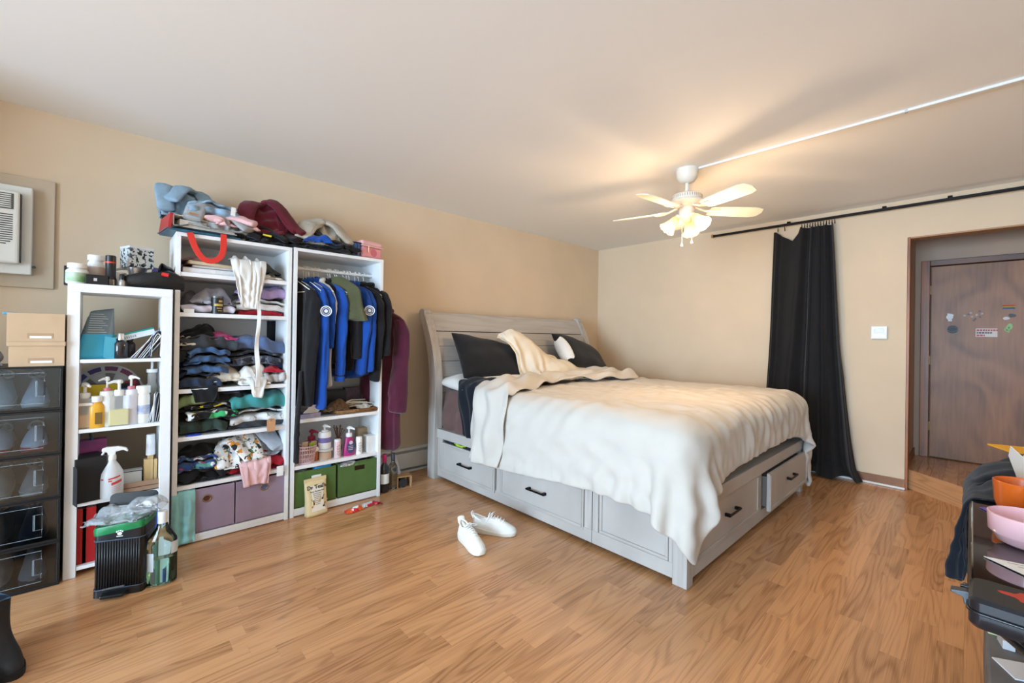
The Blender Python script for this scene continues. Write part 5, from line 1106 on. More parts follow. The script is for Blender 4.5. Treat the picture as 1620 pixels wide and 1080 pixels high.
garment('royal blue shirt hanging just behind the badged one', C_royal, 1.375, .78, .185, .03, 9, .33, .60, 1.0)
garment('black dress shirt hanging second from the right on the rail', C_black, 1.43, .74, .19, .035, 10, .33, .68, 1.0, slr=(.066, .05))
garment('black overshirt hanging rightmost on the wardrobe rail', C_black, 1.495, .66, .185, .035, 11, .33, .48, 1.0, slr=(.066, .055))
M_robe = cloth('burgundy_velour', (78, 22, 44), .2, sheen=.5)
rb = garment('burgundy velour robe hanging outside the right end of the wardrobe', M_robe, 1.635, 1.20, .13, .06, 12, .55, .74, 1.1, slr=(.075, .085), name='hanging_robe', cat='robe', dz=-.20)
rb.location.y = 3.24
o = put('pants_leg', sleeve_mb([(.03, .02, .22), (.02, 0, .06), (.005, -.005, -.1), (-.002, -.01, -.25), (.0, -.005, -.40)], .024, .032, 13), C_black, None, (.925, 3.10, .78), smooth=180, sub=1); tag(o, 'long black trouser leg dangling at the left edge of the wardrobe', 'trousers')
# ================================================================== wardrobe shelves
W1, W2, W3 = .662, .345, .055
t = T('wicker_tray', 'brown wicker tray on the shelf below the hanging shirts', 'tray', (1.37, 3.24, W1)); M_wick = mat('wicker', (142, 102, 62), .8, var=.35, vscale=70, bump=.6, bscale=120)
put('base', B(-.155, .15, -.085, .10, .003, .009), M_wick, t); m = MB()
put('rim', MB().tube([(-.15, -.085, .02), (.15, -.085, .02), (.15, .10, .02), (-.15, .10, .02)], .012, 8, True), M_wick, t, smooth=180)
M_hw = mat('cream_hanger', (214, 200, 176), .5)
for i in range(6):
    rs = random.Random(i); m = MB().tube([(-.10, .0, 0), (-.04, .03, 0), (0, .045, .002), (.04, .03, 0), (.10, 0, 0)], .005, 7); o = put('wooden_hanger', m, M_hw, None, (1.36 + rs.uniform(-.03, .07), 3.20 + rs.uniform(-.01, .05), W1 + .035 + i*.0095), (0, rs.uniform(-.06, .06), rs.uniform(-.5, .5)), smooth=180)
    tag(o, 'cream wooden hanger in the pile on the wicker tray', 'hanger', 'cream hangers piled on the wicker tray')
heap_at('brown faux fur scarf on the wicker tray', cloth('brown_fur', (112, 84, 58), .5, vscale=60), (516, 628, 556, 655), 101, d=.14, z=W1 + .02, yc=3.24, solid=.01)
carton('speaker_box', 'black box standing behind the fur scarf on the wardrobe shelf', 'box', (1.27, 3.38, W1), .16, .12, .16, M_black)
carton('magazine_box', 'dark picture box leaning at the back of the wardrobe shelf', 'box', (1.42, 3.40, W1), .12, .05, .17, mat('dark_print', (84, 60, 70), .5, var=.5, vscale=18))
carton('tissue_box', 'flat lavender box at the left of the wardrobe shelf', 'box', (1.02, 3.24, W1), .16, .14, .03, mat('lavender_card', (160, 152, 176), .6, var=.2, vscale=20), rot=(0, 0, .2))
o = put('letter', B(-.06, .06, -.001, .001, 0, .09), M_paper, None, (1.04, 3.18, W1 + .033), (.8, .1, .4)); tag(o, 'white letter leaning at the left of the wardrobe shelf', 'paper')
crumple('shoe_strap', 'white strappy sandals at the right end of the wicker tray', cloth('off_white', (206, 198, 188)), (1.45, 3.26, W1 + .02), .1, .12, .05, 1.4, 102)
# middle shelf toiletries
def gx(x, y=700, yy=3.2): return px(x, y, 1, yy)[0]
t = T('plastic_basket', 'small pink woven plastic basket holding toiletries', 'basket', (gx(485), 3.205, W2)); M_pb = mat('pink_plastic', (216, 176, 180), .45)
for k in range(26):
    a = 2*math.pi*k/26; put('rib', MB().tube([(.052*math.cos(a), .04*math.sin(a), .004), (.066*math.cos(a), .05*math.sin(a), .115)], .0042, 6), M_pb, t)
for z, r in ((.004, 1.0), (.035, 1.07), (.065, 1.15), (.095, 1.22), (.116, 1.27)): put('hoop', MB().tube([(.052*r*math.cos(a), .04*r*math.sin(a), z) for a in np.linspace(0, 6.28, 26, endpoint=False)], .005, 6, True), M_pb, t, smooth=180)
put('base', MB().lathe([(0, 0), (.052, 0), (.052, .004), (0, .004)], 24, sy=.77), M_pb, t)
for i, (dx, dy, c, h, lab, ti) in enumerate(((-.02, .0, (206, 176, 150), .15, 'tan sachet in the pink basket', .1), (.012, -.008, (150, 186, 60), .14, 'lime green sachet in the pink basket', .25), (.006, -.024, (240, 240, 240), .125, 'white card sticking out of the pink basket', .6), (.038, .012, (190, 160, 110), .145, 'gold tube in the pink basket', .15))):
    o = put('sachet', B(-.022, .022, -.003, .003, 0, h - .01), mat('sachet_%d' % i, c, .5), None, (gx(485) + dx, 3.205 + dy, W2 + .006), (0, ti, .2), bevel=.002); tag(o, lab, 'sachet')
M_wp = mat('white_plastic', (236, 236, 236), .35); M_lav = mat('lavender_print', (120, 110, 170), .5)
jr = bottle('glass jar of tan scrub under the white lotion bottle', (gx(515), 3.215, W2), .046, .078, mat('scrub', (206, 176, 150), .5), neck=.97, cap=mat('grey_lid', (206, 204, 200), .35), caph=.016, name='jar', cat='jar', shoulder=.85)
pump('white lotion pump bottle with lavender label on the wardrobe shelf', (gx(515), 3.22, W2 + .0785), .045, .168, M_wp, M_wp, labelmat=M_lav, lz=(.36, .66), straight=True)
pump('pink soap pump bottle behind the pink basket', (gx(493, 690, 3.32), 3.32, W2), .052, .20, mat('pink_soap', (206, 110, 146), .25), mat('pink_cap', (190, 60, 96), .4))
bottle('amber bottle between the basket and the scrub jar', (gx(500), 3.20, W2), .014, .10, mat('amber', (168, 92, 40), .2), cap=M_black)
t = T('vase', 'small vase of bronze dried twigs behind the pink can', 'vase', (gx(535, 690, 3.3), 3.30, W2)); lathe_obj('pot', [(0, 0), (.022, 0), (.03, .04), (.022, .10), (.026, .115)], mat('bronze', (120, 88, 66), .4, metal=.4), t)
for i in range(16):
    rs = random.Random(i); a = rs.uniform(0, 6.28); r = rs.uniform(.01, .045); z = rs.uniform(.17, .215); put('twig', MB().tube([(0, 0, .1), (r*.5*math.cos(a), r*.5*math.sin(a), .14), (r*math.cos(a), r*math.sin(a), z)], .0022, 5).lathe([(0, -.007), (.006, 0), (0, .007)], 7, (r*math.cos(a), r*math.sin(a), z)), mat('bronze_twig', (126, 94, 76), .5), t)
def scriptcan(label, x, r, h, col, y=3.19, capc=(236, 236, 236)):
    t = T('spray_can', label, 'can', (x, y, W2)); lathe_obj('body', [(0, 0), (r, 0), (r, h*.86), (r*.9, h*.9), (0, h*.9)], mat('can_%d_%d_%d' % col, col, .35), t); lathe_obj('cap', [(0, h*.88), (r*.93, h*.88), (r*.93, h*.97), (r*.8, h), (0, h)], mat('can_cap_%d_%d_%d' % capc, capc, .4), t, 20)
    for k in range(4):
        rs = random.Random(k + h); put('script_print', MB().tube([(-r*.5 + j*r*.2, -math.sqrt(max(1e-5, r*r - (-r*.5 + j*r*.2)**2)) - .0003, h*(.2 + .15*k) + .008*math.sin(j*1.7 + k)) for j in range(6)], .0012, 5), mat('script_brown', (92, 62, 54), .6), t)
    return t
scriptcan('pink can with dark script right of the scrub jar', gx(533), .024, .135, (226, 196, 196)); scriptcan('white can with dark script right of the magenta bottle', gx(567), .024, .13, (234, 230, 226))
t = pump('magenta hair removal pump bottle with a dark oval label', (gx(552), 3.20, W2), .046, .215, mat('magenta_plastic', (178, 46, 122), .3), M_wp, sy=.6, cone=.4)
put('oval_label', MB().lathe([(0, 0), (.03, 0), (.03, .0016), (0, .0016)], 26, sy=1.5, M=Matrix.Translation((.004, -.0262, .062)) @ Matrix.Rotation(math.pi/2, 4, 'X')), mat('label_indigo', (74, 74, 110), .5), t); put('round_label', MB().lathe([(0, 0), (.014, 0), (.014, .002), (0, .002)], 20, M=Matrix.Translation((.004, -.0268, .098)) @ Matrix.Rotation(math.pi/2, 4, 'X')), mat('label_pale', (220, 206, 220), .5), t)
for k in range(3): put('print_line', B(-.014, .02, -.0285, -.0278, .045 + k*.012, .049 + k*.012), mat('label_pale', (220, 206, 220)), t)
carton('white_box', 'white patterned box at the right end of the toiletry shelf', 'box', (gx(586), 3.215, W2), .075, .08, .125, mat('marble_card', (224, 224, 222), .5, var=.08, vscale=20))
carton('wooden_block', 'tan wooden case lying behind the white can', 'case', (gx(575, 680, 3.36), 3.36, W2), .11, .06, .16, mat('tan_case', (176, 148, 116), .6))
# green bins
def green_bin(label, x0, x1, hole):
    t, w, d = bin_(label, x0, x1, W3, .245, M_gbin)
    for o in list(t.children):
        if hole and o.name.startswith('front_panel'): bpy.data.objects.remove(o)
    if hole:
        z0, z1, a, b = .178, .212, -.025, .055
        for q in ((-w/2, a, 0, .245), (b, w/2, 0, .245), (a, b, 0, z0), (a, b, z1, .245)): put('front_panel', B(q[0], q[1], -d/2, -d/2 + .006, q[2], q[3]), M_gbin, t)
        put('seam', B(-w/2, w/2, -d/2 - .001, -d/2, .236, .239), mat('green_seam', (66, 90, 44), .9), t)
    else: put('label_pocket', B(-.03, .035, -d/2 - .0015, -d/2, .15, .205), M_paper, t)
    return t
green_bin('left green felt bin behind the bath salt bag', .934, 1.215, False); green_bin('right green felt bin with a cut-out handle', 1.232, 1.522, True)
o = put('plastic_pack', B(-.06, .06, -.05, .05, 0, .035), mat('blue_pack', (60, 140, 200), .3, var=.2, vscale=30), None, (1.13, 3.22, .285), (.15, -.05, .1), bevel=.012); tag(o, 'bright blue wipes pack in the left green bin', 'pack')
carton('cardboard_filler', 'brown carton standing inside the left green bin', 'box', (1.12, 3.30, W3 + .008), .2, .14, .218, M_cardd); carton('cardboard_filler', 'brown carton standing inside the right green bin', 'box', (1.40, 3.33, W3 + .008), .2, .16, .215, M_cardd)
M_film = mat('clear_film', (226, 230, 234), .15, alpha=.4, spec=.8)
crumple('plastic_wrap', 'crinkled clear plastic wrap in the left green bin', M_film, (.995, 3.23, .265), .1, .12, .07, 1.5, 111, cat='plastic wrap', solid=.001); crumple('foil_pouch', 'silver grey foil pouch leaning over the right green bin edge', mat('foil_grey', (170, 174, 180), .25, metal=.5), (1.31, 3.175, .275), .13, .08, .055, 1.3, 112, cat='pouch', solid=.002)
o = put('cloth_roll', MB().tube([(-.05, 0, 0), (.05, 0, .01)], .028, 14), C_navy, None, (1.42, 3.22, .30), (0, 0, .3), smooth=60); tag(o, 'navy rolled cloth on top of the right green bin', 'cloth'); crumple('produce_bag', 'pale green plastic bag in the right green bin', mat('pale_green_film', (150, 190, 150), .3), (1.255, 3.24, .262), .08, .1, .06, 1.4, 113, cat='bag', solid=.001)
# bath salt bag on the floor
t = T('bath_salt_bag', 'cream bag of bath salts reading Dr Teals standing before the left green bin', 'bag', (1.065, 3.105, 0), .12, rot=(-.10, 0, .12)); n = 20; rings = []
for i in range(15):
    q = i/14; hw = .077*(1 - .05*math.sin(q*3.1)) ; hd = .034*(1 - q)**.5 + .002; z = .232*q
    rings.append([(math.copysign(abs(math.cos(a))**.45, math.cos(a))*hw, math.copysign(abs(math.sin(a))**.7, math.sin(a))*hd*(1 + .06*math.sin(7*a + q*9)), z + .003*math.sin(a*3)*(q > .9)) for a in np.linspace(0, 6.283, 28, endpoint=False)])
put('pouch', MB().loft(rings), mat('cream_pouch', (226, 206, 160), .4, bump=.15, bscale=30), t, smooth=180)
put('seal', B(-.077, .077, -.0035, .0035, .226, .25), mat('cream_pouch', (226, 206, 160)), t)
tl = (-math.atan(.034/.232)*.75)
def on_bag(z): return -.0355*(1 - z/.232)**.5 - .0042
dk = mat('bag_print_dark', (52, 46, 44), .6); gd = mat('bag_print_gold', (206, 160, 70), .5)
put('label', MB().grid(np.array([[[x, on_bag(z) + .0012, z] for x in np.linspace(-.052, .052, 7)*(1 - .25*math.sin((z - .02)/.18*3.1))] for z in np.linspace(.03, .20, 12)])), mat('bag_label', (240, 234, 220), .5), t)
for s_, z, sz in (("Dr Teal's", .19, .036), ('Pure Epsom Salt', .162, .015)): text('lettering', s_, sz, dk, t, (0, on_bag(z) - .001, z), (math.pi/2 - .16, 0, 0), bold=sz > .03)
for k in range(7):
    rs = random.Random(k); x = rs.uniform(-.055, .055); z = .055 + .012*k*.7; put('flower_print', MB().tube([(x, on_bag(z) - .0008, z), (x + rs.uniform(-.02, .02), on_bag(z + .025) - .0008, z + .025)], .0022, 5).lathe([(0, 0), (.007, 0), (0, .001)], 8, M=Matrix.Translation((x, on_bag(z) - .001, z)) @ Matrix.Rotation(math.pi/2, 4, 'X')), (gd, dk)[k % 3 == 0], t)
for k in range(7): put('print_line', B(-.03 + .0025*k, .03 - .0025*k, on_bag(.145 - .012*k) - .001, on_bag(.145 - .012*k), .145 - .012*k, .149 - .012*k), mat('bag_print_grey', (150, 140, 124), .6), t)
# sweets wrapper on the floor
t = T('candy_wrapper', 'crumpled orange and white sweets wrapper lying on the floor', 'wrapper', (1.33, 2.99, 0), .1)
crumple('pouch', None, printed('candy_print', (226, 90, 40), ((232, 108, 40), (206, 40, 44), (236, 236, 238), (240, 190, 60)), 22, .42), (-.05, 0, .001), .13, .07, .05, 1.35, 121, parent=t, solid=.0015); crumple('torn_top', None, printed('candy_foil', (206, 208, 214), ((206, 40, 50), (220, 222, 226), (120, 124, 134)), 26, .5), (.06, .015, .001), .13, .06, .035, 1.35, 122, parent=t, solid=.0015)
o = put('tail', MB().grid(np.array([[[.11 + .05*u, .0 + .02*v - .02*u, .012 + .012*math.sin(u*5 + v)] for u in np.linspace(0, 1, 6)] for v in (-1, 0, 1)])), mat('candy_red', (186, 40, 60), .35), t, solid=.0015, smooth=180)
# wine bottle, clear bottle, wooden stand, paper tube by the heater
M_glassd = mat('dark_wine_glass', (22, 16, 18), .06, spec=.7, coat=.3); M_glass = mat('clear_glass', (226, 240, 238), .03, trans=1, ior=1.45)
def wine(label, x, y, mt, cap, lab, r=.038, h=.30):
    t = T('wine_bottle', label, 'bottle', (x, y, 0)); lathe_obj('body', [(0, .004), (r*.8, 0), (r, .006), (r, h*.60), (r*.9, h*.66), (r*.42, h*.76), (r*.37, h*.95), (r*.42, h*.96), (r*.42, h*.985), (r*.3, h), (0, h)], mt, t, 32)
    if cap: lathe_obj('capsule', [(r*.42, h*.79), (r*.44, h*.8), (r*.46, h*.985), (r*.4, h*1.004), (0, h*1.004)], cap, t, 24)
    if lab: put('label', MB().grid(np.array([[[r*1.012*math.sin(a), -r*1.012*math.cos(a), z] for a in np.linspace(-1.2, 1.2, 14)] for z in (h*.24, h*.5)])), lab, t, smooth=180)
    return t
wine('red wine bottle with pink capsule and white label beside the wardrobe', 1.617, 3.20, M_glassd, mat('pink_foil', (196, 40, 110), .3), M_paper)
wine('empty clear glass bottle right of the wine bottle', 1.70, 3.215, M_glass, mat('dark_stopper', (70, 70, 76), .4), None, .036, .29)
t = T('wooden_stand', 'small wooden U-shaped stand on the floor by the heater', 'stand', (1.80, 3.235, 0), -.25); M_pine = mat('pine', (176, 136, 92), .6, var=.15, vscale=10, stretch=(1, 8, 8))
put('top', B(-.062, .062, -.06, .06, .085, .094), M_pine, t, bevel=.003); put('leg', B(-.062, -.05, -.06, .06, 0, .085), M_pine, t, bevel=.002); put('leg', B(.05, .062, -.06, .06, 0, .085), M_pine, t, bevel=.002)
lathe_obj('coil', [(0, -.04), (.036, -.04), (.036, .04), (0, .04)], mat('dark_coil', (44, 42, 44), .5), t).matrix_local = Matrix.Translation((-.008, -.01, .037)) @ Matrix.Rotation(math.pi/2, 4, 'X')
o = put('paper_tube', MB().tube([(-.02, .02, .2), (.035, -.0, .0)], .017, 14), mat('lilac_paper', (204, 196, 204), .6), None, (1.75, 3.27, .094), smooth=50); tag(o, 'rolled paper tube leaning above the small wooden stand', 'paper roll')
# ================================================================== narrow shelf: things on top
N0 = 1.4905; N1, N2, N3, N4 = 1.103, .745, .372, .05
def nx_(x, y, yy=3.15): return px(x, y, 1, yy)[0]
M_wb = mat('white_bottle', (234, 234, 230), .35)
bottle('white supplement tub with green leaf label at the left of the shelf top', (nx_(122, 440), 3.15, N0), .043, .105, M_wb, neck=.7, cap=M_wb, caph=.025, labelmat=mat('leaf_label', (206, 214, 200), .5, col2=(90, 150, 70), vscale=16), lz=(.1, .7), shoulder=.82)
bottle('tall white pill bottle with orange band on the shelf top', (nx_(151, 430), 3.22, N0), .036, .165, M_wb, neck=.75, cap=M_wb, caph=.03, labelmat=mat('orange_band', (214, 208, 200), .5, col2=(206, 120, 80), vscale=12), lz=(.35, .75), shoulder=.82)
bottle('small white bottle behind the white tub', (nx_(136, 430, 3.26), 3.26, N0), .02, .12, M_wb, cap=mat('pink_small_cap', (214, 160, 150), .5))
carton('black_gadget', 'small black box with a white outline on the shelf edge', 'box', (nx_(154, 441), 3.125, N0), .085, .05, .05, M_black, faces=(('outline', -.15, .0, .35, .65, mat('outline_white', (190, 190, 190), .5)),))
t = T('hair_spray', 'tall black can with a red ring on the shelf top', 'can', (nx_(175, 430), 3.14, N0)); lathe_obj('body', [(0, 0), (.024, 0), (.024, .04), (.022, .043), (.022, .12), (0, .12)], mat('black_gloss', (30, 29, 30), .3), t); lathe_obj('ring', [(.0225, .12), (.0228, .128), (0, .128)], mat('red_ring', (200, 60, 50), .4), t); lathe_obj('cap', [(0, .128), (.022, .128), (.022, .158), (.018, .162), (0, .162)], mat('black_gloss', (30, 29, 30)), t); lathe_obj('base_ring', [(.0245, .004), (.0248, .03), (.0245, .034)], mat('gun_metal', (110, 108, 104), .3, metal=.7), t)
t = T('tape_roll', 'white round container behind the black can', 'container', (nx_(187, 432, 3.26), 3.26, N0)); lathe_obj('body', [(0, 0), (.04, 0), (.04, .07), (.034, .085), (0, .09)], mat('beige_tub', (222, 206, 190), .45), t)
bottle('small silver nail polish bottle right of the black can', (nx_(193, 440), 3.12, N0), .014, .066, mat('silver_glass', (180, 176, 172), .2, metal=.4), neck=.6, cap=M_black, caph=.03); bottle('small black nail polish bottle right of the silver one', (nx_(200, 440), 3.14, N0), .013, .06, mat('smoke_glass', (60, 58, 60), .2), neck=.6, cap=M_black, caph=.03)
o = put('cable_loop', MB().tube([(.07*math.cos(a), .02*math.sin(a), .06 + .055*math.sin(a)) for a in np.linspace(0, 3.3, 14)], .007, 7), mat('pale_cable', (206, 208, 206), .4), None, (nx_(198, 435, 3.27), 3.27, N0), smooth=180); tag(o, 'pale curved cable arching behind the bottles on the shelf top', 'cable')
t = T('gift_box', 'black and white patterned box perched on a steel stand', 'box', (nx_(217, 400, 3.24), 3.24, N0 + .118), .35)
put('body', B(-.055, .055, -.055, .055, 0, .115), printed('brush_print', (196, 200, 200), ((60, 62, 64), (40, 42, 44), (210, 212, 214), (90, 92, 94)), 75, .5), t); put('lid_edge', B(-.056, .056, -.056, .056, .104, .116), mat('box_silver', (206, 208, 210), .4), t)
t = T('display_stand', 'small steel pot under the black and white patterned box', 'pot', (nx_(217, 410, 3.24), 3.24, N0)); lathe_obj('bowl', [(0, 0), (.03, 0), (.034, .08), (.045, .11), (.045, .117), (0, .117)], mat('steel', (170, 172, 176)), t)
o = put('card', B(-.02, .02, -.001, .001, 0, .09), mat('violet_card', (98, 90, 170), .5), None, (nx_(245, 425, 3.22), 3.22, N0 + .04), (-.1, .12, .2)); tag(o, 'violet and white card behind the black bag', 'card')
t = T('black_bag', 'black leather pouch with red lining at the right of the shelf top', 'bag', (nx_(247, 440, 3.18), 3.175, N0)); rings = []
for i in range(11):
    q = i/10; x = -.125 + .25*q; hh = .07 + .025*math.sin(q*3.0) + .02*(q > .4)*math.sin((q - .4)*5.2); rings.append([(x, math.copysign(abs(math.cos(a))**.6, math.cos(a))*.07*(1 - .25*abs(q - .5)**2*4), hh/2 + math.copysign(abs(math.sin(a))**.6, math.sin(a))*hh/2) for a in np.linspace(0, 6.283, 20, endpoint=False)])
put('body', MB().loft(rings), mat('black_leather', (24, 24, 26), .4, bump=.2, bscale=90), t, smooth=60); put('flap', MB().grid(np.array([[[.0 + .05*u + .035*v, -.055 + .11*u, .09 + .055*math.sin(v*2.6) - .01*u] for v in np.linspace(0, 1, 8)] for u in np.linspace(0, 1, 5)])), mat('black_leather', (24, 24, 26)), t, solid=.004, smooth=180)
put('lining', B(.0, .06, -.05, .03, .085, .10), mat('dark_red_lining', (96, 24, 36), .7), t, bevel=.006); put('knife_handle', MB().tube([(.02, -.066, .085), (.05, -.072, .078)], .011, 8), mat('red_plastic', (206, 40, 40), .35), t, smooth=60)
o = carton('black_charger', 'black flat box standing at the back left of the shelf top', 'box', (nx_(108, 432, 3.28), 3.28, N0), .03, .06, .10, M_black)
# ---- first shelf
t = T('treat_pouch', 'turquoise stand-up pouch with grey ingredients panel', 'pouch', (nx_(149, 550, 3.18), 3.18, N1), .25); rings = []
for i in range(13):
    q = i/12; hw = .082 - .035*q; hd = .045*(1 - q)**.6 + .002; z = .26*q; rings.append([(math.copysign(abs(math.cos(a))**.5, math.cos(a))*hw + .03*q, math.copysign(abs(math.sin(a))**.8, math.sin(a))*hd, z + .012*math.cos(a)*(q > .85)) for a in np.linspace(0, 6.283, 26, endpoint=False)])
tq = MB().loft(rings); 
for i, f in enumerate(tq.f):
    tq.mi[i] = 0 if np.mean([tq.v[j][2] for j in f]) < .125 else 1
put('pouch', tq, [mat('turquoise_film', (60, 170, 206), .3, bump=.2, bscale=25), mat('grey_film', (108, 124, 132), .3, bump=.3, bscale=20)], t, smooth=180)
for k in range(9): put('print_line', MB().tube([(-.035 + .018*(k/9), -.0415*(1 - (.14 + k*.012)/.26)**.6 - .006, .14 + k*.012), (.04 - .01*(k % 3) + .014*(k/9), -.0415*(1 - (.14 + k*.012)/.26)**.6 - .006, .14 + k*.012)], .0018, 4), mat('print_pale', (196, 206, 212), .5), t)
put('fold_panel', MB().prism([(.025, .0), (.082, .0), (.075, .11), (.03, .12)], .042, .046, XZ), mat('turquoise_light', (92, 192, 222), .3), t)
t = T('flat_box', 'long white box with a teal edge lying tilted across the bottles', 'box', (nx_(208, 522, 3.22), 3.22, N1 + .105), rot=(0, -.30, .08)); put('body', B(-.105, .105, -.04, .05, 0, .036), mat('white_card_box', (214, 218, 216), .5), t); put('teal_edge', B(-.106, .106, -.041, .051, .030, .0375), mat('teal_band', (36, 140, 130), .45), t); mat('print_grey', (150, 156, 156), .5)
for k in range(6): put('print_mark', B(-.03 + k*.009, -.025 + k*.009, -.0408, -.0402, .008, .018 + .003*(k % 2)), MATS['print_grey'], t)
put('print_mark', B(-.075, -.05, -.0408, -.0402, .012, .02), MATS['teal_band'], t)
bottle('square dark perfume bottle with silver cap', (nx_(191, 548, 3.17), 3.17, N1), .031, .135, mat('smoky_glass', (38, 34, 36), .08, spec=.7), neck=.38, cap=mat('silver_cap', (214, 212, 208), .25, metal=.7), caph=.035, shoulder=.8); bottle('dark perfume bottle behind the square one', (nx_(205, 548, 3.24), 3.24, N1), .026, .12, mat('brown_glass', (52, 38, 34), .1), neck=.5, cap=M_black, caph=.025)
bottle('black bottle behind the turquoise pouch', (nx_(170, 530, 3.30), 3.30, N1), .026, .17, M_black, neck=.5, cap=M_black)
envelopes('white envelope leaning in the row on the upper mail shelf', 8, (nx_(212, 560, 3.15), 3.17, N1), .15, .145, -.55, 3, group='envelopes leaning on the upper mail shelf')
t = T('mail_holder', 'blue and white folded magazine curled at the right of the mail shelf', 'magazine', (nx_(246, 560, 3.15), 3.16, N1)); P = np.array([[[.036*math.cos(a)*(1 - .2*abs(math.cos(a))) + .012*math.sin(a), y, .004 + .15*max(0, math.sin(a))**.8] for a in np.linspace(0, math.pi, 18)] for y in np.linspace(-.05, .12, 4)]); sheet('cover', P, mat('magazine_blue', (206, 214, 232), .4, col2=(60, 84, 160), vscale=12), t, solid=.004); P2 = P*np.array([.72, 1, .88]); sheet('pages', P2, M_paper, t, solid=.006)
# ---- second shelf
t = T('colour_wheel', 'round grey colour wheel chart leaning against the wall behind bottles', 'chart', (nx_(170, 620, 3.33), 3.33, N2 + .005), rot=(-.12, 0, 0)); R0 = .155
put('disc', MB().lathe([(0, 0), (R0, 0), (R0, .004), (0, .004)], 48, M=Matrix.Translation((0, 0, R0)) @ Matrix.Rotation(math.pi/2, 4, 'X')), mat('wheel_grey', (196, 200, 202), .5), t)
wc = [(120, 70, 110), (84, 70, 130), (70, 76, 140), (70, 150, 160), (90, 150, 110), (150, 160, 90), (190, 170, 90), (180, 130, 80), (170, 100, 80), (150, 60, 60), (140, 60, 80), (130, 66, 100)]
for k in range(12):
    a0, a1 = math.pi*2*k/12 + .06 + 1.2, math.pi*2*(k + 1)/12 - .06 + 1.2
    def wedge(r0, r1, y): return MB().prism([(r0*math.cos(a), R0 + r0*math.sin(a)) for a in (a0, (a0 + a1)/2, a1)] + [(r1*math.cos(a), R0 + r1*math.sin(a)) for a in (a1, (a0 + a1)/2, a0)], y, y + .001, XZ)
    put('swatch', wedge(.122, .146, .0042), mat('swatch_%d' % k, wc[k], .5), t); put('swatch', wedge(.066, .108, .0042), mat('swatch_g%d' % (k % 2), ((120, 124, 124), (206, 208, 208))[k % 2], .5), t)
carton('tea_box', 'yellow and navy box behind the soap bottles', 'box', (nx_(155, 625, 3.25), 3.25, N2), .19, .06, .215, mat('navy_card', (34, 44, 92), .5), faces=(('yellow_band', -.5, .5, .68, 1.0, mat('yellow_card', (222, 196, 44), .5)), ('lower_band', -.5, .5, .0, .2, mat('maroon_card', (96, 52, 50), .5))))
bottle('dark jar with black lid behind the lotion bottles', (nx_(194, 630, 3.26), 3.26, N2), .036, .215, mat('dark_jar', (48, 48, 48), .3), neck=.95, cap=M_black, caph=.03, name='jar', cat='jar', shoulder=.88, labelmat=mat('silver_label', (150, 152, 150), .4), lz=(.5, .7)); carton('red_carton', 'small red patterned carton right of the dark jar', 'box', (nx_(205, 625, 3.28), 3.28, N2), .045, .04, .225, mat('red_print', (150, 50, 44), .5, var=.3, vscale=30))
M_clr = mat('clear_soap_plastic', (226, 226, 222), .12, alpha=.35, spec=.7)
carton('orange_carton', 'orange carton squeezed at the left of the soap shelf', 'box', (nx_(123, 650, 3.18), 3.18, N2), .02, .08, .175, mat('orange_card', (206, 84, 40), .5))
pump('clear soap pump bottle half full of amber soap', (nx_(134, 655), 3.15, N2), .043, .235, M_clr, M_wb, square=True, liquid=(mat('amber_soap', (216, 160, 70), .2), .42), labelmat=M_paper, lz=(.70, .78)); t = bottle('small bottle of orange liquid with a white cap', (nx_(153, 660), 3.125, N2), .031, .165, mat('orange_liquid', (232, 172, 54), .25), neck=.55, cap=M_wb, caph=.03, sy=.6, shoulder=.78); put('label_panel', B(-.006, .022, -.0205, -.0195, .02, .08), mat('dark_print_label', (120, 92, 40), .5), t)
pump('white lotion pump bottle left of the yellow liquid bottle', (nx_(169, 650), 3.15, N2), .031, .262, M_wb, M_wb, face=-2.6, straight=True, collar=mat('pink_collar', (206, 120, 130), .4)); pump('clear pump bottle half full of yellow liquid', (nx_(188, 655), 3.135, N2), .042, .245, M_clr, M_wb, face=-2.8, square=True, liquid=(mat('yellow_soap', (222, 208, 110), .2), .5)); pump('tall pale blue-white lotion pump at the right of the soap row', (nx_(207, 650), 3.15, N2), .033, .265, mat('pale_lotion', (222, 224, 236), .35), M_wb, face=-.6, straight=True, collar=mat('pink_collar', (206, 120, 130)))
carton('blue_carton', 'small bright blue carton behind the lotion pumps', 'box', (nx_(196, 635, 3.22), 3.22, N2), .03, .04, .19, mat('bright_blue', (36, 120, 180), .4)); bottle('small white tube with blue print left of the lower mail', (nx_(226, 650), 3.15, N2), .03, .205, M_wb, neck=.85, cap=M_wb, caph=.04, labelmat=mat('blue_print_label', (214, 220, 230), .5, col2=(80, 110, 170), vscale=26), lz=(.3, .6), shoulder=.9)
o = T('glass_dropper', 'clear glass syringe bottle standing behind the lower mail', 'bottle', (nx_(240, 620, 3.24), 3.24, N2)); lathe_obj('body', [(0, 0), (.026, 0), (.026, .20), (.02, .21), (.02, .27), (0, .27)], M_clr, o); lathe_obj('collar', [(.023, .27), (.025, .272), (.025, .29), (0, .29)], M_wb, o); lathe_obj('stem', [(0, .29), (.006, .29), (.006, .335), (0, .335)], M_wb, o)
envelopes('white envelope standing in the row on the lower mail shelf', 8, (nx_(236, 668, 3.15), 3.15, N2), .12, .165, -.12, 5, group='envelopes standing on the lower mail shelf')
